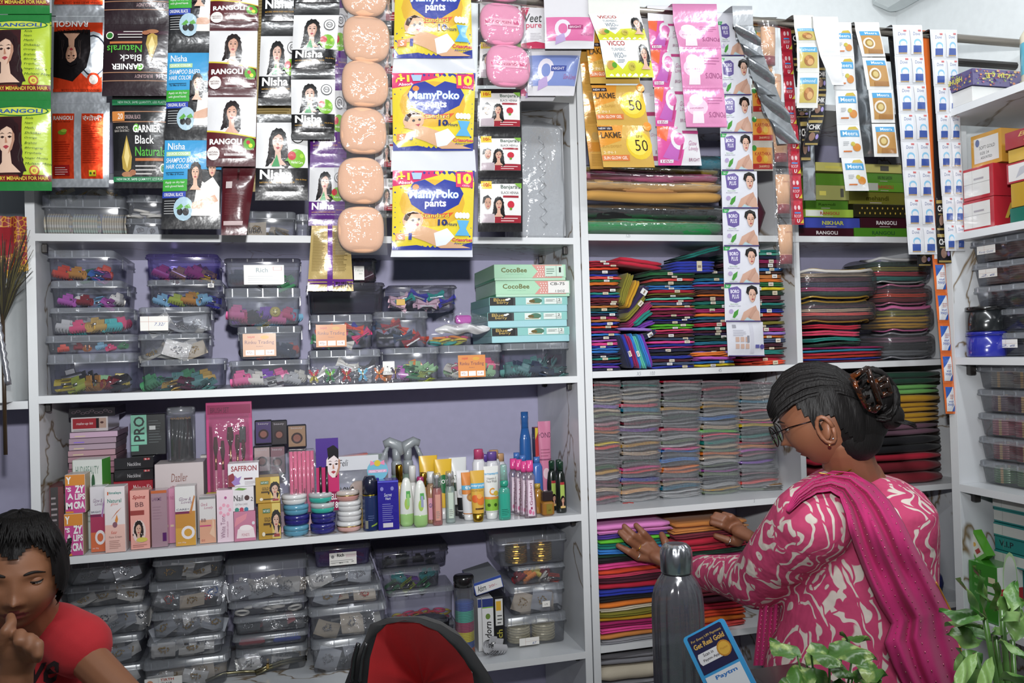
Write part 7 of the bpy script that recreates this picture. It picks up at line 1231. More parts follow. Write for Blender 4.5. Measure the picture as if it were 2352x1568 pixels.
# ---------------------------------------------------------------- side unit goods
def endart(c, a, side=1):
 o = c['o']; b = MB(); w_, d, h = c['w'], c['d'], c['h']; a.a = h/d; n = V((1, 0, 0)); a.put(b, lambda u, v: (V((w_/2+.0006, u*d, v*h)), n), 'gloss'); q = b.build('end_print', o); return q
def xc(x0, x1, yt, zb, dep, lab, base, art=None, X=1.645, end=None, nm='shoe_style_box', **k):
 c = carton(x0, x1, yt, yt+60, X, zb, dep, lab, base, art, nm, ax='x', fin='gloss', **k)
 if end: endart(c, end)
 return c
def lbl(c='d8d6d2', bg=None): a = Art(.5); a.rect(.02, .1, .88, .92, c).rect(.3, .1, .305, .92, '8a8a8a').rect(.02, .5, .88, .51, '8a8a8a').lines(.36, .6, .8, .8, 1, 'a09aa0', .3); return a
r1 = xc(2212, 2284, 458, S2, .28, 'red box with a white ticket, the lower of two on the side shelf', 'b01c2c', lbl(), X=1.65, end=Art(.3).text('Ma', .12, .3, .5, .8, 'c8a83a', .01, .3).rect(.0, .0, 1, .06, 'd8d4cc'))
r2 = xc(2212, 2282, 383, r1['top']+.001, .28, 'red box with a white ticket, stacked on its twin on the side shelf', 'b01c2c', lbl(), X=1.652, end=Art(.3).text('M', .5, .3, .8, .8, 'c8a83a', .01, .3))
y1 = xc(2230, 2300, 304, r2['top']+.001, .22, 'golden yellow box with a white printed label, on the red boxes', 'd39a2a', Art(.6).rect(.1, .12, .92, .88, 'dedcd8').ell(.22, .74, .07, '5a6a9a').text('SOFT GOLD', .28, .52, .8, .62, '3a3a3c', 0).text('SIZE 24', .3, .36, .6, .44, '4a4a4c', 0).text('ASSORTED', .32, .22, .7, .3, '4a4a4c', 0), X=1.67)
def glit(): return Art(.3)
g1 = xc(2320, 2420, 470, S2, .2, 'dark green box low at the side shelf edge', '1e6a5a', None, X=1.64)
g2 = xc(2322, 2420, 412, g1['top']+.001, .24, 'glittery gold box under the red-rimmed white one', 'b8921e', None, X=1.64)
g3 = xc(2312, 2420, 364, g2['top']+.001, .24, 'white box with a red rim and a torn sticker', 'b02434', Art(.5).rect(.04, .08, 1, .92, 'dcdad8').poly([(.2, .2), (.3, .7), (.5, .8), (.4, .4)], 'b8b8c0').lines(.5, .3, .9, .6, 3, '6a6a70', .3), X=1.64)
g4 = xc(2316, 2420, 332, g3['top']+.001, .22, 'thin glittery gold box under the maroon one', 'c8a020', None, X=1.64)
g5 = xc(2308, 2420, 290, g4['top']+.001, .26, 'maroon box with gold script at the picture edge', '9a1a28', Art(.5).text('Balaji', .28, .5, .9, .86, 'c8a050', .01, .3).text('GOLD', .4, .26, .8, .42, 'c8a050', .01), X=1.635)
# patterned sweet boxes on the top board
def rot_box(px, yt, yb, w_, d, rz, base, art, lab, Y=None, endc=None, zb=None, nm='patterned_box'):
 p = atx(px, (yt+yb)/2, 1.63); zt = atx(px, yt, 1.63).z; z0 = atx(px, yb, 1.63).z if zb is None else zb; h = zt-z0; b = MB(); b.box(0, w_, 0, d, 0, h, K(base, 'gloss'), .001)
 if art: art.a = h/w_; art.put(b, flatmap(w_, h, 0, -.0002), 'gloss'); 
 if endc: endc.a = h/d; endc.put(b, lambda u, v: (V((-.0006, (1-u)*d, v*h)), V((-1, 0, 0))), 'gloss')
 return tag(b.build(nm, None, V((p.x, p.y, z0)), (0, 0, rz)), lab, 'box')
def pat(t, n=60, a_=.4):
 a = Art(a_); a.rect(0, 0, 1, 1, '5a5080'); r = random.Random(n)
 for k in range(n): a.ell(r.uniform(.02, .98), r.uniform(.04, .96), r.uniform(.012, .035), r.choice(['c87a4a', '8a9a5a', 'b05a7a', '4a4a8a', 'c8a86a', '7a3a5a']), n=6)
 return a.text(t, .2, .4, .7, .72, 'd8d03a', .02)
wb = carton(2172, 2233, 188, 232, 1.625, S1+.001, .32, 'plain white box under the patterned festive box', 'd8d8d6', None, 'white_box', ax='x', hh=.04)
pb_ = carton(2168, 2233, 150, 188, 1.622, wb['top']+.001, .17, 'festive patterned purple box with yellow lettering, on the white box', '4f4a78', pat('SHUBH'), 'patterned_box', ax='x', hh=.044); endart(pb_, pat('शुभ लाभ', 61))
ob = carton(2180, 2233, 150, 188, 1.797, wb['top']+.001, .16, 'olive-yellow festive box beside the patterned one', 'a8a040', None, 'patterned_box', ax='x', hh=.04); ob['o'].location.y = pb_['o'].location.y-.012; ob['o'].location.z = pb_['o'].location.z; endart(ob, Art(.4).text('शुभ-लाभ', .3, .3, .9, .6, 'b04a3a', 0))
p = atx(2352, 186, 1.66); o = empty('lotion_bottle', (1.69, p.y-.01, S1+.001), 'cream-coloured bottle with a blue label and magenta cap at the picture corner', 'bottle')
b = MB(); b.lathe([(.03, 0), (.034, .01), (.034, .13), (.022, .15), (.018, .155)], K('d8cfb4', 'plastic'), n=24); b.lathe([(.0346, .03), (.0346, .11)], K('4ab0c8', 'gloss'), n=24, cap=False); b.build('bottle_body', o); b = MB(); b.lathe([(.018, .15), (.02, .155), (.02, .175)], K('d8b83a', 'plastic'), n=18); b.build('yellow_neck', o); b = MB(); b.lathe([(.019, .175), (.019, .23), (.016, .235)], K('c02a9a', 'plastic'), n=18); b.build('cap', o)
# bins: front planes face the aisle
def xbin(x0, yt, yb, zb, lab, X, piles, ctx, mat=None, hh=None, x1=2470):
 bx = clear_box(x0, x1, yt, yb, X, zb, .16, lab, .22, mat or SMK, ax='x', group=None, hh=hh)
 for q_, (xx, c, nm_, fin, dots) in enumerate(piles):
  xx = -bx['w']/2+.046+.074*q_
  n = int((bx['h']-.004)/.0062)
  for k in range(n):
   o = mk_bangle(c, .031, fin, .0058, 'z', dots); place_in(bx, o, xx, .05, .004+k*.0062); o['label'] = '%s bangle, %s up in the %s pile of the %s' % (nm_, nth(k+1), ('far', 'near')[q_], ctx); o['group'] = 'bangles in the '+ctx
 return bx
hb = (S2-TH*1.15-S3-.004)/5
for i, (x0, c, nm_, lab) in enumerate(((2264, '1c1a1c', 'black', 'clear bin of black bangles with a tilted white ticket, lowest on the side shelf'), (2262, '242226', 'black', 'clear bin of black bangles, second up on the side shelf'), (2234, '2c2a30', 'dark grey', 'clear bin of dark grey bangles, middle of the side shelf bins'), (2230, '6a4030', 'brown', 'clear bin of brown bangles with a white ticket on the side shelf'), (2226, '5a3a2c', 'dark brown', 'topmost clear bin of dark brown bangles, ticket in front'))):
 yt = 768-55*i; bx = xbin(x0, yt, yt+50, S3+.001+i*hb, lab, 1.66+.02*(i < 2), [(-.12, c, nm_, 'gloss', None), (-.03, c, nm_, 'gloss', None)], ('lowest black bin', 'second black bin', 'dark grey bin', 'brown bin', 'topmost brown bin')[i], hh=hb-.001)
 if i in (0, 3, 4): sticker(bx['o'], .06, .022, Art(.36).rect(.4, 0, .41, 1, 'c89a8a').rect(0, .5, 1, .52, 'c89a8a').text('Rose Gold' if i == 4 else '2.6', .1, .12, .9, .4, '5a6a9a', 0, .3), -bx['w']/2+.03+.015*(i == 0), hb*.35)
for i, (c, lidc, z, lab) in enumerate((('20289a', '1a2290', 0, 'round glossy blue container on the side shelf'), ('1d2022', '141414', 1, 'round black container stacked on the blue one'))):
 q = atx(2226, 790, 1.635); h = atx(2226, 762-57*i, 1.635).z-atx(2226, 819-57*i, 1.635).z; z0 = S3+.001+(0 if i == 0 else _rh+.0006); _rh = h if i == 0 else 0
 o = empty('round_container', (SX+.054, min(q.y, SY-.054), z0), lab, 'container'); b = MB(); r_ = .0485; b.lathe([(r_*.97, 0), (r_, .004), (r_, h*.86)], K(c, 'gloss'), n=36); b.build('container_body', o); b = MB(); b.lathe([(r_*1.03, h*.84), (r_*1.03, h*.96), (r_*.97, h-.0004)], K(lidc, 'gloss'), n=36); b.build('container_lid', o)
hb = (S3-TH*1.15-S4-.004)/5
for i, (c, nm_, lab) in enumerate((('4a7a3a', 'green glitter', 'clear bin of green glitter bangles, lowest below the blue container'), ('8a1a28', 'red studded', 'clear bin of red studded bangles, second up'), ('b05060', 'coral pink', 'clear bin of coral pink bangles, middle of the lower bins'), ('5a2440', 'plum', 'clear bin of plum bangles, fourth up'), ('8a8478', 'silver-gold', 'clear bin of silver-gold bangles, topmost of the lower bins'))):
 xbin(2244-2*i, 1060-53*i, 1108-53*i, S4+.001+i*hb, lab, 1.68,  [(-.10, c, nm_, 'foil', [c, 'd8b070', c]), (-.02, c, nm_, 'foil', [c, 'd8b070', c])], ('green glitter bin', 'red studded bin', 'coral pink bin', 'plum bin', 'silver-gold bin')[i], BIN, hb-.001)
z = S5+.145
carton(2280, 2460, 1300, 1400, 1.72, S5, .2, 'plain teal carton base under the teal innerwear cartons', '1d7a78', None, 'teal_carton', ax='x', hh=.1445)
for i in range(5):
 a = Art(.16); a.rect(.0, .12, .46, .88, 'c9ccc8') if i != 1 else a.text('V.I.P', .06, .3, .26, .75, '1a2a3a', .02); a.rect(.5, .08, .72, .92, 'd4d4d0').rect(.12, .12, .124, .88, '8a8a8a').text('24', .54, .2, .62, .7, '2a4a5a', 0)
 if i == 3: a.rect(.48, .02, .74, .1, 'a8284a').rect(.48, .9, .74, .98, 'a8284a')
 c = carton(2280+(i % 2)*2, 2460, 1150, 1170, 1.70+.004*(i % 2), z, .2, 'teal innerwear carton with white tickets, %s' % ('lowest in view', 'reading V.I.P', 'third up', 'fourth up with a red-rimmed ticket', 'topmost in view')[i], '1f8583', a, 'teal_carton', ax='x', hh=.036); z = c['top']+.001
a = Art(.9); a.rect(.0, 0, 1, 1, '3a8a22').text('NET CONTENT', .2, .72, .6, .77, 'a8d888', 0).text('Batch No.', .2, .58, .5, .63, 'a8d888', 0).text('Pack Date', .2, .44, .6, .49, 'a8d888', 0).rect(.7, .7, .94, .8, 'e0d8b0').rect(.66, .54, .92, .64, 'd8e0d0').rect(.66, .4, .92, .5, 'd8e0d0')
cz = atx(2250, 1360, 1.64).z
c = carton(2218, 2290, 1294, 1360, 1.635, S5, .083, 'green and white carton with a red band and Hindi lettering', '3a8a22', a, 'soap_carton', ax='x', fin='gloss')
endart(c, Art(.6).rect(0, 0, 1, 1, 'dcded8').ell(.5, .75, .3, 'b8dca0').ell(.5, .75, .26, 'dcded8').rect(.0, .34, 1, .62, 'b8262e').text('अरोमी', .16, .38, .8, .6, 'f0ece4', .02).ell(.5, .15, .1, 'c8a02a'))
p0, p1 = atx(2256, 1284, 1.66), atx(2220, 1216, 1.66); d = (p1-p0); h = d.length; d.normalize(); s_ = V((0, -d.z, d.y)); w_ = .042; n_ = V((-1, 0, 0))
o = empty('soap_carton', p0, 'small green and white soap carton leaning over the big green one', 'box'); b = MB(); q = [s_*x for x in (-w_/2, w_/2)]; R_ = [[q[0]+n_*0, q[1]+n_*0, q[1]-n_*.028, q[0]-n_*.028], [v+d*h for v in (q[0], q[1], q[1]-n_*.028, q[0]-n_*.028)]]
b.loft(R_, K('5aa82a', 'gloss')); Art(2.4).rect(.12, .12, .88, .86, 'd8dccc').rect(.3, .2, .7, .34, 'b03a3a').ell(.5, .5, .16, 'd8a83a').rect(.34, .66, .66, .72, '4a6a3a').put(b, lambda u, v: (s_*((.5-u)*w_)*(1 if s_.y < 0 else -1)*-1+d*(v*h), n_), 'gloss'); b.build('carton_body', o)
# ---------------------------------------------------------------- far left: hanging gold cloth, feather duster, tinsel
p0, p1 = at(-30, 496, -.06), at(62, 640, -.06); o = empty('gold_cloth', (p0.x, -.06, p0.z), 'red and gold brocade cloth with a gold fringe hanging beside the first post', 'hanging cloth')
m, nt, bs = bsdf('brocade'); vo = nd(nt, 'ShaderNodeTexVoronoi', feature='DISTANCE_TO_EDGE', _Scale=90); tc = nd(nt, 'ShaderNodeTexCoord'); nt.links.new(tc.outputs['Object'], vo.inputs['Vector']); cr = nd(nt, 'ShaderNodeValToRGB'); cr.color_ramp.elements[0].color = lin('d09a2a'); cr.color_ramp.elements[1].position = .12; cr.color_ramp.elements[1].color = lin('8a2a2a'); nt.links.new(vo.outputs['Distance'], cr.inputs[0]); nt.links.new(cr.outputs[0], bs.inputs['Base Color']); bs.inputs['Roughness'].default_value = .5
W2, H2 = p1.x-p0.x, p0.z-p1.z; b = MB(); b.grid(lambda u, v: V((u*W2, .006*sin(u*14), -v*H2*(1-.25*u))), 14, 10, m); b.grid(lambda u, v: V((.2*W2+u*W2*.5, .006*sin((.2+.5*u)*14)-.0015, -(.2+.5*v)*H2*(1-.25*(.2+.5*u)))), 8, 6, K('8a1420', 'cloth')); b.build('cloth_body', o); b = MB()
for k in range(26): u = k/25; b.tube([(u*W2, .006*sin(u*14), -H2*(1-.25*u)), (u*W2+.001, .006*sin(u*14)-.002, -H2*(1-.25*u)-.016)], .0014, K('d8a82a', 'foil'), 5)
tag(b.build('fringe', o), kind='stuff')
p = at(6, 720, -.12); o = empty('feather_duster', p, 'dark green-black feathery plume sticking up beside the gold cloth', 'feather plume'); b = MB(); r = random.Random(5)
for k in range(70): q = V((r.uniform(-.02, .06), r.uniform(-.02, .01), r.uniform(.05, .19))); b.tube([(0, 0, -.02), q*.5+V((.004*sin(k), 0, .01)), q], [.0016, .0012, .0004], K('241f14' if k % 3 else '4a4420', 'cloth'), 4)
tag(b.build('plume', o), kind='stuff'); b = MB(); b.tube([(0, 0, -.3), (0, 0, 0)], .004, K('3a2c1c', 'plastic'), 8); b.build('handle', o)
p0, p1 = at(-4, 740, -.14), at(20, 884, -.14); o = empty('tinsel_garland', p0, 'silver tinsel strand hanging at the picture edge', 'garland'); b = MB(); d = p1-p0
b.tube([d*t+V((.001*sin(t*40), 0, 0)) for t in [i/14 for i in range(15)]], [.005+.0016*(i % 2) for i in range(15)], K('b4b6be', 'silver'), 8); b.build('tinsel', o)
b = MB(); b.grid(lambda u, v: V((-.86+u*.075, -.02+.01*sin(u*9), 1.12+v*.22-.0*u)), 10, 6, K('20262a', 'cloth')); tag(b.build('dark_garment'), 'dark garment hanging low at the picture edge', 'garment')
# ---------------------------------------------------------------- counter, bottle, card
CZ = .915
o = empty('counter', (.5, -1.1, 0), 'shop counter with a glass top along the bottom of the picture', 'counter'); b = MB(); b.box(-.85, 1.0, -.28, .12, 0, CZ-.012, K('c9c4ba', 'card'), .004); b.build('cabinet', o); b = MB(); b.box(-.87, 1.02, -.3, .14, CZ-.011, CZ, clear((.75, .86, .8), .25, .12, .03, 0, (.5, .62, .58)), .002); b.build('glass_top', o)
BP = atd(1560, 1500, 1.25); bp = V((BP.x, BP.y, CZ+.0006)); o = empty('water_bottle', bp, 'grey ribbed translucent water bottle with a steel cap', 'bottle'); H = atd(1560, 1250, 1.25).z-CZ; R = .0388
m = clear((.40, .40, .44), .42, .12, .12, 0, (.13, .13, .15)); b = MB(); L = []
for (r, z) in ((.9, 0), (1, .02), (1, .3), (1, .52), (1, .66), (.97, .72), (.9, .77), (.76, .81), (.62, .835), (.55, .85)):
 fl = .03 if .02 < z < .8 else 0; L.append([V((R*r*(1+fl*cos(16*a)-fl*.5)*cos(a), R*r*(1+fl*cos(16*a)-fl*.5)*sin(a), z*H)) for a in [2*pi*k/96 for k in range(96)]])
b.loft(L, m, True, False, True); b.build('bottle_body', o)
b = MB(); b.lathe([(R*.9, .004), (R*.93, H*.02), (R*.93, H*.30)], clear((.5, .52, .55), .3, .05, .05, 0, (.1, .1, .12)), n=48); b.build('water', o)
b = MB(); b.lathe([(R*.56, H*.84), (R*.58, H*.862)], K('1c1c20', 'plastic'), n=40); b.build('neck_ring', o)
b = MB(); L = []
for (r, z, f) in ((.6, .855, 0), (.62, .86, 0), (.625, .94, 0), (.61, .96, .02), (.54, .985, .05), (.42, 1.0, .04), (.3, 1.004, 0)): L.append([V((R*r*(1+f*cos(14*a))*cos(a), R*r*(1+f*cos(14*a))*sin(a), z*H)) for a in [2*pi*k/84 for k in range(84)]])
b.loft(L, K('a9abb0', 'metal'), False, True, True); b.build('steel_cap', o)
TL, TR, BL = atd(1567, 1466, 1.13), atd(1660, 1417, 1.11), atd(1648, 1620, 1.08); ux = (TR-TL); dn = (BL-TL); Wc, Hc = ux.length, dn.length; ux.normalize(); dn = (dn-ux*dn.dot(ux)).normalized(); nn = ux.cross(-dn).normalized()
if nn.y > 0: nn = -nn
o = empty('payment_card', TL, 'blue payment card reading Get Real Gold, propped in front of the grey bottle', 'card stand'); b = MB(); rim = rrect(0, Wc, -Hc, 0, .005, 0, 4); f0 = [ux*x+(-dn)*y for x, y, _ in rim]; f1 = [q-nn*.003 for q in f0]
b.loft([f1, f0], K('2f9fdc', 'gloss'), True, True); a = Art(Hc/Wc)
a.poly([(.09, .97-.02), (.12, .97), (.88, .97), (.91, .95), (.91, .42), (.09, .42)], '23204a').text('For Every UPI Payment', .14, .86, .86, .905, 'd8b45a', .01).text('Get Real Gold', .14, .765, .86, .84, 'e0b050', .03)
a.poly([(.16, .7), (.13, .66), (.13, .58), (.16, .54), (.66, .54), (.66, .7)], 'ece8ea').text('Scan in', .26, .64, .5, .685, '3a3038', .01).text('Paytm App', .22, .565, .6, .61, '3a3038', .01).ell(.74, .63, .16, 'c8861e').ell(.74, .63, .13, 'e8b030').text('Paytm', .66, .61, .82, .65, 'c8861e', 0).rect(.09, .02, .91, .38, 'e6e8ec').text('Paytm', .3, .28, .8, .35, '2a7ac8', .03)
a.put(b, lambda u, v: (ux*(u*Wc)+dn*((1-v)*Hc), nn), 'gloss', .0004); b.build('card', o)
q0 = TL+ux*Wc*.5+dn*Hc*.8; b = MB(); b.tube([q0-TL-nn*.004, V((q0.x-TL.x, q0.y-TL.y+.05, CZ-TL.z+.002))], .003, K('2a6a9a', 'plastic'), 6); b.build('prop_leg', o)
c0 = atd(1745, 1515, 1.3); b = MB(); b.box(-.06, .05, -.05, .06, 0, c0.z-CZ, K('241c1c', 'gloss'), .006); tag(b.build('payment_speaker', None, (c0.x+.01, -1.02, CZ+.0006)), 'dark box on the counter between the payment card and the leafy plant', 'box')
# ---------------------------------------------------------------- open bag with red lining
D_ = 1.3; ctr = atd(975, 1640, D_); o = empty('open_bag', (ctr.x, ctr.y, CZ), 'open black bag with a red lining on the counter', 'bag'); org = V(o.location)
inn = [(842, 1640), (844, 1568), (850, 1510), (866, 1455), (892, 1430), (930, 1424), (968, 1430), (1005, 1450), (1040, 1482), (1066, 1515), (1085, 1545), (1092, 1590), (1094, 1640)]
out = [(776, 1640), (792, 1568), (812, 1515), (836, 1470), (850, 1434), (885, 1419), (960, 1417), (1012, 1434), (1058, 1462), (1092, 1500), (1118, 1540), (1146, 1590), (1166, 1640)]
def cr_(P, t): i = min(int(t*(len(P)-1)), len(P)-2); f = t*(len(P)-1)-i; f = f*f*(3-2*f)*0+f; return (P[i][0]+(P[i+1][0]-P[i][0])*f, P[i][1]+(P[i+1][1]-P[i][1])*f)
RED = K('dc1a22', 'cloth'); BLK = K('17181a', 'cloth'); I_ = [atd(*cr_(inn, i/48), D_-.02)-org for i in range(49)]; O_ = [atd(*cr_(out, i/48), D_)-org for i in range(49)]; cI = atd(965, 1600, D_+.07)-org
b = MB(); b.grid(lambda u, v: I_[round(u*48)].lerp(cI, v)+F*(.045*sin(v*pi/2)+.004*sin(u*11+v*4)*v+.003*sin(u*37)*(1-v)*v*4), 48, 14, RED); b.build('red_lining', o)
b = MB(); b.grid(lambda u, v: I_[round(u*48)].lerp(O_[round(u*48)], v)-F*(.012*sin(v*pi)+.0015*sin(u*50)), 48, 6, BLK); b.grid(lambda u, v: O_[round(u*48)].lerp(cI, v*.55)+F*(.16*sin(v*pi/2)), 48, 8, BLK)
b.grid(lambda u, v: V(((O_[0].x*(1-u)+O_[48].x*u)*1.0, O_[0].y-.01*sin(pi*u)-.02*v, O_[0].z*(1-v)+.001*v)), 12, 4, BLK); b.build('bag_shell', o)
b = MB(); P = [atd(*cr_(inn, .02+.2*i/16), D_-.03)-org+V((-.012, 0, 0)) for i in range(17)]; b.tube(P, .0032, K('2a2a2c', 'gloss'), 6); P = [q+V((-.012, .004, 0)) for q in P]; b.tube(P, .004, K('1c1c1e', 'gloss'), 6); b.build('zipper', o)
# ---------------------------------------------------------------- plants
def leafmat(c1, c2, sc, pos=.5):
 m, nt, bs = bsdf('leaf_%s' % c1); n = nd(nt, 'ShaderNodeTexNoise', _Scale=sc, _Detail=3); tc = nd(nt, 'ShaderNodeTexCoord'); r = nd(nt, 'ShaderNodeValToRGB'); r.color_ramp.elements[0].color = lin(c1); r.color_ramp.elements[1].color = lin(c2); r.color_ramp.elements[0].position = pos-.05; r.color_ramp.elements[1].position = pos+.08
 nt.links.new(tc.outputs['Object'], n.inputs['Vector']); nt.links.new(n.outputs['Fac'], r.inputs[0]); nt.links.new(r.outputs[0], bs.inputs['Base Color']); bs.inputs['Roughness'].default_value = .35; bs.inputs['Subsurface Weight'].default_value = .05; bs.inputs['Transmission Weight'].default_value = 0; return m
def leaf(b, base, dirv, up, L, Wd, m, heart=True, droop=.3):
 d = V(dirv).normalized(); s = d.cross(V(up)).normalized(); n = s.cross(d)
 def fn(u, v):
  t = v; wd = Wd*(sin(pi*min(1, t*.97+.03))**.75*(1-.45*t)+(.25*(1-t)**6 if heart else 0)) if heart else Wd*sin(pi*min(1, t*.96+.03))**.8*(1-.25*t)
  x = (u-.5)*2*wd; return V(base)+d*(L*t*(1-.15*droop*t))+s*x+n*(-L*droop*t*t*.6-abs(x)*.25+.003*sin(t*9+u*5))
 b.grid(fn, 6, 12, m)
PM = leafmat('466f2a', 'a0b468', 60, .56); LM = leafmat('477a30', '84a85c', 14, .5); STM = K('5a8a3a', 'plastic')
pp = atd(1900, 1640, 1.02); o = empty('pothos_plant', (pp.x, pp.y, CZ+.0006), 'variegated heart-leaved plant in a pot at the counter front', 'plant'); b = MB(); b.lathe([(.03, 0), (.04, .012), (.045, .05), (.046, .055)], K('b8b0a0', 'gloss'), n=28); b.build('pot', o)
LV = [((1775, 1462), (1832, 1508), .034), ((1850, 1510), (1925, 1490), .03), ((1905, 1485), (2000, 1500), .028), ((1958, 1505), (1950, 1450), .022), ((1960, 1548), (2022, 1538), .03), ((1862, 1535), (1822, 1565), .03), ((1905, 1520), (1955, 1545), .03), ((1835, 1560), (1800, 1600), .03), ((1890, 1540), (1875, 1600), .034), ((1935, 1470), (1985, 1455), .014), ((1860, 1480), (1930, 1520), .028), ((1980, 1515), (2020, 1560), .028), ((1925, 1560), (1960, 1600), .03)]
for k, (p0, p1, w2) in enumerate(LV):
 dd = 1.0+.03*sin(k*2.3); q0, q1 = atd(*p0, dd)-V(o.location), atd(*p1, dd-.03)-V(o.location)
 if k in (0,): q0, q1 = q1, q0
 b = MB(); leaf(b, q0, q1-q0, (0, -.55, .8) if k % 2 else (.2, -.8, .5), (q1-q0).length*1.15, w2*.62, PM, True, .25); b.build('leaf', o)
 b = MB(); b.tube([V((0, 0, .05)), q0*.6+V((0, 0, .01)), q0], [.002, .0016, .0012], STM, 6); b.build('stem', o)
pp = atd(2320, 1680, .98); o = empty('bamboo_plant', (pp.x, pp.y, CZ+.0006), 'bushy plant with long pointed green leaves at the counter end', 'plant'); b = MB(); b.lathe([(.03, 0), (.042, .012), (.05, .06), (.05, .066)], K('6a6a70', 'gloss'), n=28); b.build('pot', o)
LV = [((2262, 1420), (2222, 1340)), ((2262, 1425), (2280, 1330)), ((2260, 1420), (2172, 1400)), ((2258, 1440), (2180, 1412)), ((2268, 1470), (2215, 1420)), ((2252, 1470), (2200, 1452)), ((2240, 1500), (2205, 1568)), ((2280, 1400), (2315, 1345)), ((2290, 1395), (2345, 1380)), ((2300, 1420), (2370, 1400)), ((2320, 1400), (2335, 1340)), ((2255, 1500), (2200, 1530)), ((2275, 1510), (2260, 1590)), ((2295, 1470), (2360, 1490)), ((2310, 1520), (2325, 1600)), ((2280, 1450), (2330, 1440)), ((2265, 1540), (2170, 1590)), ((2330, 1470), (2345, 1400)), ((2240, 1560), (2215, 1500)), ((2300, 1560), (2370, 1540)), ((2270, 1380), (2250, 1310))]
for k, (p0, p1) in enumerate(LV):
 dd = .98+.05*sin(k*1.9); q0, q1 = atd(*p0, dd)-V(o.location), atd(*p1, dd-.05*cos(k))-V(o.location); b = MB(); leaf(b, q0, q1-q0, (.3*sin(k), -.7, .6), (q1-q0).length*1.2, .0085+.003*(k % 3), LM, False, .35 if k % 2 else .1); b.build('leaf', o)
for k, (x, y) in enumerate(((2262, 1420), (2300, 1400), (2240, 1500), (2285, 1460), (2325, 1470))):
 q = atd(x, y, .98)-V(o.location); b = MB(); b.tube([V((.01*sin(k), .01*cos(k), .06)), q*.5+V((.004, 0, .02)), q], [.0045, .004, .003], STM, 8); b.build('stem', o)
# ---------------------------------------------------------------- people
from mathutils.bvhtree import BVHTree
def remeshed(mb, name, mat, vox, smooth=6, parent=None, fac=.5, loc=None):
 o = mb.build('tmp'); m = o.modifiers.new('r', 'REMESH'); m.mode = 'VOXEL'; m.voxel_size = vox
 if smooth: s_ = o.modifiers.new('s', 'SMOOTH'); s_.factor = fac; s_.iterations = smooth
 bpy.context.view_layer.update(); me = bpy.data.meshes.new_from_object(o.evaluated_get(bpy.context.evaluated_depsgraph_get())); bpy.data.objects.remove(o)
 me.materials.clear(); me.materials.append(mat); me.polygons.foreach_set('use_smooth', [True]*len(me.polygons)); q = bpy.data.objects.new(name, me); COL.objects.link(q)
 if parent: q.parent = parent
 return q
def cone(b, p, q, r0, r1, m=None, n=14, flat=None):
 m = m or K('808080'); p, q = V(p), V(q); d = (q-p).normalized(); a = d.cross(V((0, .3, 1)) if abs(d.z) < .9 else V((1, 0, 0))).normalized(); c = d.cross(a); L = []
 S = [(-r0*sin(t), r0*cos(t), p) for t in (1.4, .9, .45, 0)]+[(r1*sin(t), r1*cos(t), q) for t in (0, .45, .9, 1.4)]
 for off, r, o in S: L.append([o+d*off+(a*cos(2*pi*k/n)+c*sin(2*pi*k/n)*(flat or 1))*r for k in range(n)])
 b.loft(L, m, True, True, True)
def chain(b, P, R, **k):
 for i in range(len(P)-1): cone(b, P[i], P[i+1], R[i], R[i+1], **k)
def g2(x, z, cx, cz, sx, sz): return exp(-((x-cx)/sx)**2-((z-cz)/sz)**2)
def face_d(x, z, ch=0):
 ax = abs(x); t = max(0, min(1, (.018-z)/.045)) if z > -.03 else 0
 d = .009*exp(-(x/.0065)**2)*t+.0135*g2(x, z, 0, -.026, .0085, .0085)+.006*(g2(ax, z, .0105, -.029, .005, .006))
 d += -.0085*g2(ax, z, .029, .003, .015, .010)+.0035*g2(ax, z, .026, .019, .018, .006)
 d += .006*g2(x, z, 0, -.0475, .017, .0042)+.007*g2(x, z, 0, -.0575, .0145, .005)-.004*g2(x, z, 0, -.0525, .02, .0018)+.009*g2(x, z, 0, -.082, .017, .012)
 return d+(.006 if ch else .003)*g2(ax, z, .038, -.03, .02, .022)
def head_pt(u, v, ch=0):
 x, y, z = u; X, Y, Z = .071*x, .088*y, .1*z
 if z < 0: k = 1-.34*z*z-.12*(z < -.6)*(-z-.6); X *= k; Y *= (1-.18*z*z) if y < 0 else (1-.35*z*z)
 if y < 0: Y *= .9; w_ = min(1, max(0, -y*1.6-.15)); Y -= face_d(X, Z, ch)*w_
 return V((X, Y, Z))
def surf(x, z, ch=0):
 lo = 0
 for i in range(8):
  zz = z/.1; k = 1-.34*zz*zz if zz < 0 else 1; xx = x/(.071*k); yy = -sqrt(max(0, 1-xx*xx-zz*zz)); return head_pt((xx, yy, zz), 0, ch)
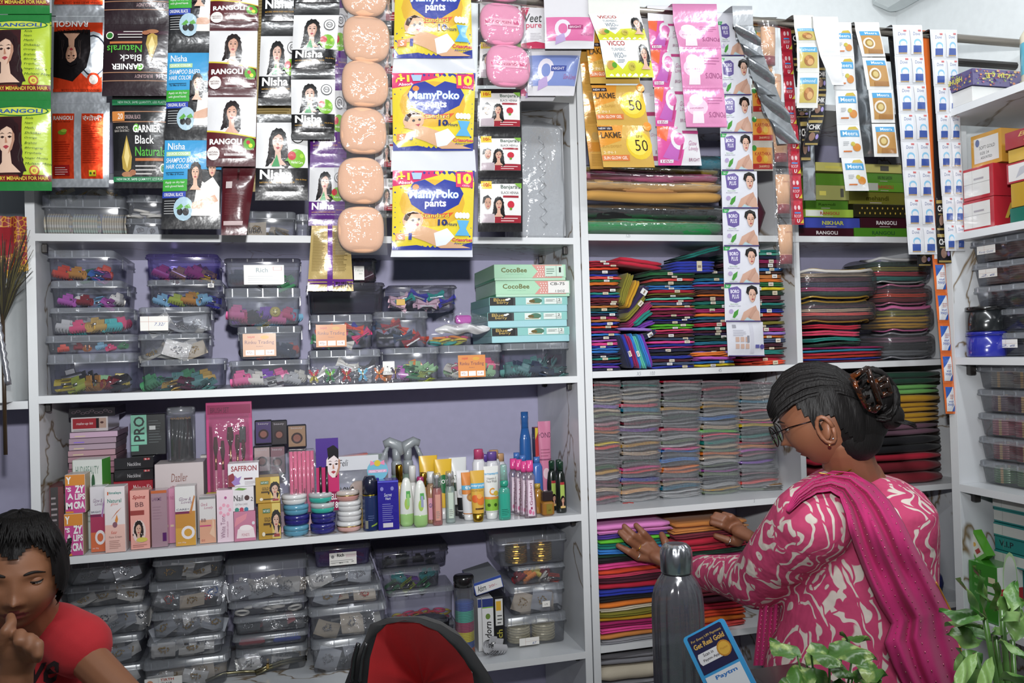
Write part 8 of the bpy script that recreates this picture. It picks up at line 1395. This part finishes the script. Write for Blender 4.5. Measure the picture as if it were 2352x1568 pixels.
def make_head(par, M, skin, hair, ch, eyes=True, style='short'):
 mats = [K(skin, 'skin'), K('8a4440' if ch else '7a3a38', 'skin')]; b = MB(); nu, nv = 96, 72; vs = []; 
 for j in range(nv+1):
  th = pi*j/nv
  for i in range(nu): ph = 2*pi*i/nu; vs.append(head_pt((sin(th)*cos(ph), sin(th)*sin(ph), cos(th)), 0, ch))
 for p in vs: b.v.append(tuple(M @ p))
 for j in range(nv):
  for i in range(nu):
   f = [j*nu+i, (j+1)*nu+i, (j+1)*nu+(i+1) % nu, j*nu+(i+1) % nu]; c = (vs[f[0]]+vs[f[2]])/2; lip = c.y < -.05 and abs(c.x) < .021*(1-abs(c.z+.0525)/.012) and -.0645 < c.z < -.0425
   b.f.append(f); b.m.append(b.mi(mats[1 if lip else 0])); b.sm.append(True)
 if eyes:
  for s in (-1, 1):
   c = surf(s*.029, .003, ch); cx, cy, cz = c.x, c.y+.0085, c.z; r = .0122
   def sp(t, f, rr): return M @ V((cx+rr*sin(t)*sin(f), cy-rr*sin(t)*cos(f)*1.0, cz+rr*cos(t)))
   e = MB(); W3 = K('d8d0c8', 'gloss'); e.grid(lambda u, v: sp(.6+v*1.9, (u-.5)*2.4, r), 12, 10, W3); e.build('eye', par) if 0 else b.grid(lambda u, v: sp(.6+v*1.9, (u-.5)*2.4, r), 12, 10, W3)
   gz = .22; gx = -.1
   for rad, mm, off in ((.0056, K('2a1812', 'gloss'), .0003), (.0026, K('080606', 'gloss'), .0006)):
    ctr_t, ctr_f = pi/2+gz, gx; b.add([sp(ctr_t+rad/r*sin(2*pi*k/16), ctr_f+rad/r*cos(2*pi*k/16), r+off) for k in range(16)], [tuple(range(16))], mm)
   sk = mats[0]; b.grid(lambda u, v: sp(.5+v*(.86+.14*cos((u-.5)*2.6)), (u-.5)*2.9, r+.0014-.0006*v), 14, 8, sk); b.grid(lambda u, v: sp(2.5-v*(.72+.0*u)+.12*abs(u-.5)*0, (u-.5)*2.8, r+.0009), 14, 6, sk)
   b.tube([sp(.5+.86+.14*cos((u-.5)*2.6), (u-.5)*2.5, r+.0016) for u in [i/10 for i in range(11)]], [.0003]+[.0011]*9+[.0003], K('120c0a', 'matte'), 5)
   P = [surf(s*(.013+.032*i/8), .0205+.004*sin(pi*i/8)-.003*(i/8), ch)+V((0, -.0012, 0)) for i in range(9)]; b.tube([M @ p for p in P], [.0009, .0019, .0022, .0022, .002, .0018, .0014, .001, .0005], K('1a120e', 'matte'), 6)
 return b
# ---- the child
def frame_at(px, py, dep, fdir, updir):
 p = atd(px, py, dep); y = -V(fdir).normalized(); z = V(updir); z = (z-y*z.dot(y)).normalized(); x = y.cross(z); return Matrix(((x.x, y.x, z.x, p.x), (x.y, y.y, z.y, p.y), (x.z, y.z, z.z, p.z), (0, 0, 0, 1)))
SKC, SKW = '966548', '83543c'
HC = (42, 1314, 1.30); base = atd(100, 1568, 1.3)
child = empty('child', (base.x, base.y, 0), 'child in a red T-shirt with a hand at the mouth, looking down', 'person')
def loc_(o): return Matrix.Translation(-V(o.location))
MCH = loc_(child) @ frame_at(*HC, -F+R2*.50-U2*.10, U2+R2*.05-F*.05)
MCH = MCH @ Matrix.Scale(.89, 4)
def hair_mat():
 m, nt, bs = bsdf('hair'); tc = nd(nt, 'ShaderNodeTexCoord'); mp = nd(nt, 'ShaderNodeMapping'); mp.inputs['Scale'].default_value = (260, 260, 30); nz = nd(nt, 'ShaderNodeTexNoise', _Scale=1, _Detail=2); l = nt.links.new
 l(tc.outputs['Object'], mp.inputs[0]); l(mp.outputs[0], nz.inputs['Vector']); bp = nd(nt, 'ShaderNodeBump', _Strength=.7, _Distance=.002); l(nz.outputs['Fac'], bp.inputs['Height']); l(bp.outputs[0], bs.inputs['Normal'])
 bs.inputs['Base Color'].default_value = (.008, .007, .007, 1); bs.inputs['Roughness'].default_value = .5; bs.inputs['Specular IOR Level'].default_value = .18; return m
HAIR = hair_mat()
b = make_head(child, MCH, SKC, None, 1); hd = b.build('tmp_head')
# body (skin) : head + neck + arms + fist as one mesh
bb = MB(); to = lambda px, py, d: atd(px, py, d)-V(child.location)
nk = to(60, 1400, 1.34); chest = to(90, 1560, 1.36); shl = to(150, 1440, 1.36); shr = to(-60, 1440, 1.40)
cone(bb, MCH @ V((0, .02, -.05)), to(78, 1440, 1.38), .043, .048)
elb = to(330, 1640, 1.30); chain(bb, [to(160, 1450, 1.37), to(205, 1515, 1.35), elb, to(300, 1800, 1.2)], [.034, .030, .025, .02])
wr = to(34, 1545, 1.20); chain(bb, [to(-10, 1760, 1.22), to(20, 1640, 1.20), wr], [.034, .031, .0245])
hx = lambda x, y, d: to(x, y+8, d)
cone(bb, wr, hx(52, 1484, 1.19), .024, .026, flat=.8)
for i, (x, y) in enumerate([(24, 1440), (46, 1448), (68, 1458), (86, 1472)]):
 base_, k1, k2, tip = hx(30+i*15, 1486+i*4, 1.185), hx(x, y, 1.168-.003*i), hx(x-5+i*2, y+13+i*3, 1.155), hx(x, y+27+i*2, 1.162)
 if i == 0: k1, k2, tip = hx(20, 1444, 1.17), hx(26, 1422, 1.175), hx(24, 1408, 1.19)
 chain(bb, [base_, k1, k2, tip], [.0105, .0088, .0078, .0066])
chain(bb, [hx(14, 1500, 1.185), hx(6, 1464, 1.168), hx(13, 1442, 1.163), hx(20, 1428, 1.168)], [.012, .0098, .0084, .0068])
body = remeshed(bb, 'child_body', K(SKC, 'skin'), .0028, 5, child)
# join the face mesh to the body mesh so that the person is one skin
def join(a, c):
 me = bpy.data.meshes.new('body'); vs = [v.co.copy() for v in a.data.vertices]+[v.co.copy() for v in c.data.vertices]; n = len(a.data.vertices); mats = []; fi = []; fs = []
 for q, off in ((a, 0), (c, n)):
  mp = []
  for m in q.data.materials:
   if m not in mats: mats.append(m)
   mp.append(mats.index(m))
  for p in q.data.polygons: fs.append([i+off for i in p.vertices]); fi.append(mp[p.material_index])
 me.from_pydata(vs, [], fs); [me.materials.append(m) for m in mats]; me.polygons.foreach_set('material_index', fi); me.polygons.foreach_set('use_smooth', [True]*len(fs)); a.data = me; bpy.data.objects.remove(c)
join(body, hd); body.name = 'body'
# child's hair
def hair_cap(par, M, name, line, grow=.012, nstr=260, seed=1, ext=None, strandf=None):
 b = MB(); nu, nv = 84, 60; r = random.Random(seed); vs = {}; keep = []
 for j in range(nv+1):
  th = pi*j/nv
  for i in range(nu):
   ph = 2*pi*i/nu; d = (sin(th)*cos(ph), sin(th)*sin(ph), cos(th)); x, y, z = d; g = grow*(1+.15*sin(ph*9+th*3)+.1*sin(ph*23)); p = V(((.071+g)*x, (.088+g)*y, (.1+g)*z))
   if z < 0: p.x *= 1-.2*z*z; p.y *= 1-.12*z*z
   if y < 0: p.y *= .93
   vs[(j, i)] = (p, line(x, y, z))
 idx = {}
 for j in range(nv):
  for i in range(nu):
   q = [(j, i), (j+1, i), (j+1, (i+1) % nu), (j, (i+1) % nu)]
   if sum(vs[k][1] for k in q) >= 3:
    f = []
    for k in q:
     if k not in idx: idx[k] = len(b.v); b.v.append(tuple(M @ vs[k][0]))
     f.append(idx[k])
    b.f.append(f); b.m.append(b.mi(HAIR)); b.sm.append(True)
 if strandf: strandf(b, r)
 return b.build(name, par)
def cline(x, y, z):
 if y > -.15: return z > -.62+.1*sin(x*20)
 return z > .52-.08*sin(x*9+2)-(max(0, abs(x)-.55)*2.6)-.2*(x < 0)*0
def cstr(b, r):
 for k in range(150):   # fringe and side locks
  a = r.uniform(-.95, .95); x0 = sin(a)*.05; P = []; L = r.uniform(.5, 1)
  for t in range(5):
   s = t/4; z = .108-(.040+.018*(abs(a) > .8))*s*L*(1+.5*abs(a)**2); y = -.05-.045*s*cos(a)**.5 if abs(a) < 1.4 else -.03; xx = x0+s*.028*sin(a)+.004*sin(k+s*2); rr = sqrt(max(.0001, 1-(z/.116)**2)); y = -min(.094, .094*sqrt(max(.02, 1-(xx/.086)**2-(z/.118)**2))) ; P.append(M_ @ V((xx, y-.001-.002*r.random(), z)))
  b.tube(P, [.0022, .002, .0017, .0012, .0004], HAIR, 4)
 for k in range(60):    # ragged sides and nape
  s_ = 1 if k % 3 else -1; a = r.uniform(-.6, 1.2); P = [M_ @ V((s_*(.078-.004*t+.002*sin(k+t)), .015+.06*sin(a)+.002*t, .04-.018*t-.010*r.random())) for t in range(5)]; b.tube(P, [.0022, .002, .0018, .0012, .0004], HAIR, 4)
M_ = MCH; hair_cap(child, MCH, 'hair', cline, .010, strandf=cstr)
# T-shirt
sb = MB(); 
def ring_cone(b, pts): chain(b, [p for p, _ in pts], [r for _, r in pts])
cen = [to(62, 1425, 1.395), to(55, 1500, 1.41), to(55, 1620, 1.41), to(60, 1900, 1.41)]
L = []
for (px, py, d, rx, ry) in ((70, 1398, 1.37, .040, .042), (66, 1410, 1.38, .058, .052), (60, 1432, 1.40, .096, .064), (55, 1460, 1.40, .108, .074), (52, 1520, 1.41, .104, .08), (52, 1620, 1.41, .102, .082), (56, 1800, 1.41, .108, .085)):
 c = to(px, py, d); L.append([c+R2*rx*cos(2*pi*k/40)+F*ry*sin(2*pi*k/40) for k in range(40)])
sb.loft(L, K('808080'), True, True, True)
chain(sb, [to(128, 1444, 1.385), to(182, 1482, 1.365)], [.045, .052]); chain(sb, [to(-30, 1450, 1.40), to(-70, 1500, 1.36)], [.047, .048])
tee = remeshed(sb, 't_shirt', K('c62c34', 'cloth'), .005, 8, child)
# lettering on the shirt, laid on the cloth from the body's own front
bv = BVHTree.FromPolygons([v.co.copy() for v in tee.data.vertices], [tuple(p.vertices) for p in tee.data.polygons])
a = Art(.5); a.text('love', 0, 0, 1, 1, '2a1216', .02, .35); b = MB(); o0 = C0-V(child.location)
def onshirt(u, v):
 px, py = 2+u*134, 1588-v*74-u*22; d = ray(px, py).normalized(); h = bv.ray_cast(o0, d)
 return (h[0] if h[0] else o0+d*1.33), -F
a.put(b, onshirt, 'cloth', .0012, .1); b.build('shirt_lettering', tee)
b = MB(); P = [to(20+70*i/12, 1418-10*sin(pi*i/12)+12, 1.345) for i in range(13)]
b = MB(); b.tube([MCH @ V((-.02+.0*i, -.03, -.1)) for i in range(2)], .001, K('b8b8bc', 'metal')) if 0 else None
q = to(42, 1422, 1.27); b = MB(); b.ball(q, .004, K('c8c8cc', 'metal'), 5); b.tube([to(20, 1400, 1.33), q, to(70, 1408, 1.33)], .0008, K('8a8a90', 'metal'), 4); b.build('necklace', child)
# lower body below the picture, so that the child stands on the floor
b = MB(); wl = V((base.x, base.y, .62))-V(child.location); b.box(-.11, .11, -.02, .14, .40, .80, K('2a3a5a', 'cloth'), .03); [b.lathe([(.045, .0), (.06, .42)], K('2a3a5a', 'cloth'), sx, .06, 0, 16) for sx in (-.055, .055)]; b.build('trousers', child)
# ---- the woman
WB = atd(1975, 1560, 1.66); woman = empty('woman', (WB.x, WB.y, 0), 'woman in a pink floral kurta and magenta scarf sorting cloth, back to the viewer', 'person')
tw = lambda px, py, d: atd(px, py, d)-V(woman.location)
fd = (-R2*.80+F*.42-U2*.40); MW = loc_(woman) @ frame_at(1884, 958, 1.63, fd, U2-R2*.30+F*.1) @ Matrix.Scale(.96, 4)
hb = make_head(woman, MW, SKW, None, 0, True)
# ear with stud
for s in (1,):
 c = MW @ V((-.068, .006, -.012)); 
hb.tube([MW @ V((.082+.004*sin(t), .012+.014*cos(t), -.020+.027*sin(t))) for t in [i*2*pi/14 for i in range(15)]], [.0042]*15, K(SKW, 'skin'), 7); hb.ball(MW @ V((.076, .010, -.022)), .014, K(SKW, 'skin'), 7, (.5, 1, 1.4))
hd = hb.build('tmp_head'); bb = MB()
cone(bb, MW @ V((0, .02, -.06)), tw(1965, 1120, 1.68), .046, .056); cone(bb, tw(1965, 1110, 1.68), tw(1985, 1180, 1.68), .06, .085)
# arms
W1 = at(1572, 1312, -.10)-V(woman.location); chain(bb, [tw(1700, 1345, 1.92), (W1+tw(1700, 1345, 1.92))*.5, W1], [.032, .029, .0225])
def hand(b, wrist, palm, fingers, thumb, Yf, s=1.0):
 o = V(woman.location); cone(b, wrist, palm, .024*s, .031*s, flat=.62)
 for (bx_, by), (mx, my), (tx, ty) in fingers:
  B, Mi, T = at(bx_, by, Yf-.012)-o, at(mx, my, Yf-.024)-o, at(tx, ty, Yf-.006)-o; cone(b, palm, B, .022*s, .0115*s, flat=.8); chain(b, [B, Mi, T], [.0108*s, .0096*s, .0078*s])
 (bx_, by), (mx, my), (tx, ty) = thumb; B, Mi, T = at(bx_, by, Yf-.03)-o, at(mx, my, Yf-.03)-o, at(tx, ty, Yf-.01)-o; chain(b, [palm, B, Mi, T], [.021*s, .015*s, .0115*s, .0088*s])
P1 = at(1512, 1280, -.045)-V(woman.location)
hand(bb, W1, P1, [((1466, 1280), (1444, 1266), (1420, 1253)), ((1466, 1256), (1442, 1240), (1424, 1222)), ((1480, 1246), (1454, 1228), (1434, 1208)), ((1496, 1244), (1478, 1224), (1461, 1206))], ((1534, 1262), (1528, 1244), (1520, 1227)), .0)
W2 = at(1738, 1240, -.09)-V(woman.location); P2 = at(1702, 1222, -.045)-V(woman.location); chain(bb, [tw(1850, 1270, 2.02), W2], [.032, .023])
hand(bb, W2, P2, [((1678, 1216), (1658, 1206), (1634, 1200)), ((1680, 1208), (1660, 1196), (1636, 1188)), ((1686, 1202), (1666, 1188), (1644, 1180)), ((1694, 1200), (1680, 1186), (1662, 1180))], ((1694, 1244), (1672, 1240), (1644, 1230)), .0, .95)
wbody = remeshed(bb, 'body', K(SKW, 'skin'), .003, 4, woman); join(wbody, hd)
# rings, bracelet, earring, necklace, glasses
def band(px, py, Y, r, c, par, nm, dirp): b = MB(); p = at(px, py, Y)-V(woman.location); q = at(dirp[0], dirp[1], Y)-V(woman.location); d = (q-p).normalized(); a = d.cross(V((0, 1, 0))).normalized(); e = d.cross(a); b.tube([p+(a*cos(t)+e*sin(t))*r for t in [i*2*pi/16 for i in range(17)]], .0015, K(c, 'metal'), 6); b.build(nm, par)
band(1464, 1276, -.014, .0108, 'c8c8cc', woman, 'ring', (1440, 1262)); band(1466, 1256, -.016, .0108, 'd0a040', woman, 'ring', (1442, 1240)); band(1672, 1241, -.03, .0112, 'c8c8cc', woman, 'ring', (1650, 1232)); band(1542, 1290, -.065, .026, 'd09838', woman, 'bracelet', (1572, 1312))
b = MB(); b.ball(MW @ V((.084, .006, -.050)), .0035, K('c88a60', 'metal'), 5); b.ball(MW @ V((.087, .018, -.040)), .0022, K('d8d8dc', 'metal'), 5); b.build('earring', woman)
b = MB(); b.tube([tw(x, y, d) for x, y, d in ((1880, 1085, 1.58), (1915, 1092, 1.585), (1950, 1080, 1.59), (1985, 1062, 1.60), (2005, 1042, 1.63))], .0012, K('d0a040', 'metal'), 5); b.build('necklace', woman)
b = MB()
for s in (-1, 1):
 c = V((s*.031, -.098, -.002)); b.tube([MW @ (c+V((.023*cos(t), .004*abs(cos(t)), .021*sin(t)))) for t in [i*2*pi/24 for i in range(25)]], .0011, K('3a2a2a', 'metal'), 5)
 b.tube([MW @ V((s*.053, -.092, .006)), MW @ V((s*.070, -.05, .008)), MW @ V((s*.076, .0, .004))], .0011, K('2a2226', 'metal'), 5)
 b.add([MW @ (c+V((.022*cos(t), 0, .020*sin(t)))) for t in [i*2*pi/20 for i in range(20)]], [tuple(range(20))], clear((.97, .97, .97), .02, .06, .02))
b.tube([MW @ V((-.009, -.099, .004)), MW @ V((0, -.101, .007)), MW @ V((.009, -.099, .004))], .0012, K('3a2a2a', 'metal'), 5); b.build('glasses', woman)
# hair with a bun
def wline(x, y, z):
 if y < -.35: return z > .62
 if y < .1: return z > .62-2.2*(y+.35) if y < -.1 else z > -.05+abs(x)*0-.9*(y+.1)
 return z > (.02 if y < .30 else -.1-(y-.30)*2.2)
def wstr(b, r):
 for k in range(240):
  a = r.uniform(-1.5, 1.5); P = []
  for t in range(8):
   s = t/7; th = -1.0+2.5*s; x = sin(a)*.083*(1-.5*s*s); y = .098*sin(th)*cos(a*.3); z = .114*cos(th)*cos(a*.75)+.002*sin(k); P.append(MW @ (V((x, y, z*(1 if s < .7 else 1-.5*(s-.7))))*1.01))
  b.tube(P, [.0006]+[.0018]*6+[.0008], HAIR, 4)
 bc = V((0.0, .108, .004))
 for k in range(70):   # rolled bun
  a0 = k*2.4; rr = .028+.012*sin(k*1.7); P = [MW @ (bc+V((.046*sin(a0*0+t*.9+k)*cos(k*.5), .010+rr*cos(t*1.0+k)*.9, rr*1.35*sin(t*1.0+k)))) for t in [i*.45 for i in range(9)]]; b.tube(P, [.0012]+[.004]*7+[.001], HAIR, 5)
 b.ball(MW @ V((0, .048, -.058)), .052, HAIR, 14, (1.02, .85, 1.0)); b.ball(MW @ V((0, .060, -.03)), .066, HAIR, 14, (1.05, .7, .9))
 b.ball(MW @ bc, .043, HAIR, 12, (1, 1, 1)); b.ball(MW @ V((0, .09, .012)), .045, HAIR, 12); b.ball(MW @ V((-.004, .122, -.045)), .026, HAIR, 10)
 for k in range(26): q = V((r.uniform(-.02, .03), .128, -.055)); b.tube([MW @ q, MW @ (q+V((.004*sin(k), .016, -.012))), MW @ (q+V((.008*sin(k*2), .03, -.02-.01*r.random())))], [.0016, .0012, .0003], HAIR, 4)
M_ = MW; hair_cap(woman, MW, 'hair', wline, .014, strandf=wstr)
# tortoiseshell claw clip
TS = leafmat('1c0e08', '6a3412', 45, .6); TS.node_tree.nodes['Principled BSDF'].inputs['Roughness'].default_value = .1; o = empty('hair_claw', (0, 0, 0), None, None); o.parent = woman
def tb(P, r): b.tube([tw(*p) for p in P], r, TS, 8)
b = MB(); 
for (x0, y0, x1, y1, d) in ((1955, 866, 1992, 845, 1.50), (1992, 845, 2022, 930, 1.50), (1955, 866, 1990, 935, 1.50), (1990, 935, 2008, 944, 1.51), (2022, 930, 2008, 944, 1.50)): tb([(x0, y0, d), ((x0+x1)/2, (y0+y1)/2, d-.004), (x1, y1, d)], [.0052]*3)
for k in range(4): tb([(1962+k*9, 880+k*17, 1.505), (1978+k*9, 874+k*17, 1.53)], [.003, .002])
b.build('claw_jaw', o); b = MB()
for (x0, y0, x1, y1, d) in ((2010, 876, 2034, 868, 1.52), (2034, 868, 2046, 902, 1.53), (2046, 902, 2022, 908, 1.53), (2010, 876, 2022, 908, 1.52), (2014, 890, 2040, 884, 1.522)): tb([(x0, y0, d), (x1, y1, d)], [.0055]*2)
b.build('claw_jaw', o); b = MB(); tb([(1994, 872, 1.512), (2014, 886, 1.515)], [.004]*2); b.build('claw_spring', o); o.name = 'hair_claw'
# kurta
def kurta_mat():
 m, nt, bs = bsdf('floral_cotton'); l = nt.links.new; tc = nd(nt, 'ShaderNodeTexCoord')
 nz = nd(nt, 'ShaderNodeTexNoise', _Scale=9, _Detail=2); l(tc.outputs['Object'], nz.inputs['Vector']); mx = nd(nt, 'ShaderNodeMixRGB', _Fac=.10); l(tc.outputs['Object'], mx.inputs[1]); l(nz.outputs['Color'], mx.inputs[2])
 mp = nd(nt, 'ShaderNodeMapping'); mp.inputs['Scale'].default_value = (1, 1, .55); mp.inputs['Rotation'].default_value = (.3, .7, .5); l(mx.outputs[0], mp.inputs[0])
 v1 = nd(nt, 'ShaderNodeTexVoronoi', _Scale=30); l(mp.outputs[0], v1.inputs['Vector'])            # petals and leaves
 v2 = nd(nt, 'ShaderNodeTexVoronoi', feature='DISTANCE_TO_EDGE', _Scale=19); l(mp.outputs[0], v2.inputs['Vector'])
 wv = nd(nt, 'ShaderNodeTexWave', _Scale=16, _Distortion=9, _Detail=1); wv.inputs['Detail Scale'].default_value = 1.2; l(mx.outputs[0], wv.inputs['Vector'])
 r1 = nd(nt, 'ShaderNodeValToRGB'); r1.color_ramp.elements[0].position = .30; r1.color_ramp.elements[1].position = .34; l(v1.outputs['Distance'], r1.inputs[0])
 r1.color_ramp.elements[0].color = (1, 1, 1, 1); r1.color_ramp.elements[1].color = (0, 0, 0, 1)
 sel = nd(nt, 'ShaderNodeMath', operation='GREATER_THAN'); sel.inputs[1].default_value = .42; sp = nd(nt, 'ShaderNodeSeparateColor'); l(v1.outputs['Color'], sp.inputs[0]); l(sp.outputs[0], sel.inputs[0])
 m1 = nd(nt, 'ShaderNodeMath', operation='MULTIPLY'); l(r1.outputs[0], m1.inputs[0]); l(sel.outputs[0], m1.inputs[1])
 r3 = nd(nt, 'ShaderNodeValToRGB'); r3.color_ramp.elements[0].position = .80; r3.color_ramp.elements[1].position = .86; l(wv.outputs['Fac'], r3.inputs[0])
 m2 = nd(nt, 'ShaderNodeMath', operation='MAXIMUM'); l(m1.outputs[0], m2.inputs[0]); l(r3.outputs[0], m2.inputs[1])
 r4 = nd(nt, 'ShaderNodeValToRGB'); r4.color_ramp.elements[0].position = .02; r4.color_ramp.elements[1].position = .035; l(v2.outputs['Distance'], r4.inputs[0])
 m3 = nd(nt, 'ShaderNodeMath', operation='MULTIPLY'); l(m2.outputs[0], m3.inputs[0]); l(r4.outputs[0], m3.inputs[1])
 cm = nd(nt, 'ShaderNodeMixRGB'); cm.inputs[1].default_value = lin('b83c66'); cm.inputs[2].default_value = lin('cfc4ba'); l(m3.outputs[0], cm.inputs[0]); l(cm.outputs[0], bs.inputs['Base Color']); bs.inputs['Roughness'].default_value = .85
 bn = nd(nt, 'ShaderNodeTexNoise', _Scale=14, _Detail=3); l(tc.outputs['Object'], bn.inputs['Vector']); bp = nd(nt, 'ShaderNodeBump', _Strength=.6, _Distance=.02); l(bn.outputs['Fac'], bp.inputs['Height']); l(bp.outputs[0], bs.inputs['Normal']); return m
kb = MB(); L = []
for (px, py, d, rx, ry, sk) in ((1990, 1085, 1.70, .062, .075, .5), (1992, 1110, 1.70, .098, .125, .45), (1990, 1150, 1.70, .122, .165, .3), (1985, 1200, 1.70, .132, .165, .15), (1982, 1270, 1.70, .137, .155, 0), (1978, 1350, 1.69, .140, .15, -.1), (1972, 1430, 1.68, .150, .16, -.1), (1965, 1510, 1.67, .168, .175, -.1), (1960, 1620, 1.67, .185, .19, -.1), (1960, 1900, 1.67, .20, .2, 0)):
 c = tw(px, py, d); L.append([c+R2*(rx*cos(t)-.0*sk)+F*(ry*sin(t))+U2*(-.02*sk*cos(t)) for t in [2*pi*k/48 for k in range(48)]])
kb.loft(L, K('808080'), True, True, True)
sh, el, cuf = tw(1868, 1196, 1.60), tw(1740, 1335, 1.78), tw(1612, 1312, 2.06)
chain(kb, [tw(1930, 1165, 1.66), sh, (sh+el)*.5, el, (el+cuf)*.5, cuf], [.085, .078, .070, .060, .048, .042])
chain(kb, [tw(1970, 1150, 1.80), tw(1930, 1170, 1.87), tw(1850, 1275, 2.02), tw(1762, 1250, 2.14)], [.08, .07, .052, .038])
KM = kurta_mat(); kur = remeshed(kb, 'kurta', KM, .006, 10, woman)
b = MB(); [b.lathe([(.06, .01), (.09, .75)], K('a02050', 'cloth'), sx, .02, 0, 20) for sx in (-.08, .08)]; b.build('trousers', woman)
# scarf draped over the shoulder and down the back
tree = BVHTree.FromPolygons([v.co.copy() for v in kur.data.vertices]+[v.co.copy() for v in wbody.data.vertices], [tuple(p.vertices) for p in kur.data.polygons]+[tuple(i+len(kur.data.vertices) for i in p.vertices) for p in wbody.data.polygons]); o0 = C0-V(woman.location)
A_ = [(1806, 1172), (1826, 1130), (1864, 1098), (1910, 1082), (1960, 1086), (2008, 1112), (2044, 1150), (2076, 1200), (2104, 1258), (2132, 1306), (2158, 1352), (2182, 1400), (2196, 1452), (2214, 1520), (2236, 1600)]
B_ = [(1812, 1176), (1840, 1152), (1876, 1130), (1908, 1126), (1930, 1140), (1944, 1180), (1950, 1214), (1962, 1258), (1980, 1304), (2000, 1350), (2020, 1392), (2046, 1432), (2030, 1476), (2052, 1530), (2090, 1600)]
def sdep(px, py):
 d = ray(px, py); h = tree.ray_cast(o0, d.normalized()); return (h[0]-o0).dot(F) if h[0] else None
cols = []; NU, NV = 40, 84
for j in range(NV+1):
 t = j/NV; a, c = cr_(A_, t), cr_(B_, t); row = []
 for i in range(NU+1):
  u = i/NU; px, py = a[0]+(c[0]-a[0])*u, a[1]+(c[1]-a[1])*u; dd = sdep(px, py); row.append([px, py, dd if dd and dd < 1.9 else None])
 good = [q[2] for q in row if q[2]]; m_ = sum(good)/len(good) if good else 1.58
 last = None
 for q in reversed(row):
  if q[2] is None: q[2] = (last if last else m_)+.004
  last = q[2]
 cols.append(row)
for it in range(3):
 for j in range(1, NV):
  for i in range(1, NU): cols[j][i][2] = (cols[j-1][i][2]+cols[j+1][i][2]+cols[j][i-1][2]+cols[j][i+1][2])/4
def drape(u, v):
 q = cols[round(v*NV)][round(u*NU)]; fold = .010*sin(u*17+v*3)*min(1, v*4)+.005*sin(u*31-v*8)+.003*sin(v*30+u*4); return atd(q[0], q[1], q[2]-.018-.012*sin(pi*u)+fold)-V(woman.location)
SM = K('b8266a', 'cloth'); b = MB(); b.grid(drape, NU, NV, SM)
GM = K('e8b8b0', 'metal')
for k in range(5):      # glitter stitching along the length
 u = round((.12+.19*k)*NU)/NU
 for j in range(3, NV-1, 1):
  if (j+k) % 2: p = V(drape(u, j/NV)); q = V(drape(u, (j+1)/NV)); d = (q-p); b.tube([p-F*.0016, p+d*.45-F*.0016], .0007, GM, 4)
sc_ = b.build('scarf', woman); md = sc_.modifiers.new('t', 'SOLIDIFY'); md.thickness = .0015
b = MB(); b.tube([V(drape(0, j/NV))-F*.001 for j in range(58, NV+1)], .0022, K('d0902a', 'foil'), 5); b.build('gold_trim', sc_)
b = MB(); b.grid(lambda u, v: tw(1746+u*48+v*(-16)+u*10*v, 1378+v*150, 1.74+.01*sin(u*14)+.0*v), 16, 14, SM)
for k in range(4):
 for j in range(13):
  x, y = 1752+k*12-j*1.1, 1392+j*10; b.tube([tw(x, y, 1.722), tw(x-.5, y+4, 1.722)], .0006, GM, 4)
b.build('scarf_end', woman)
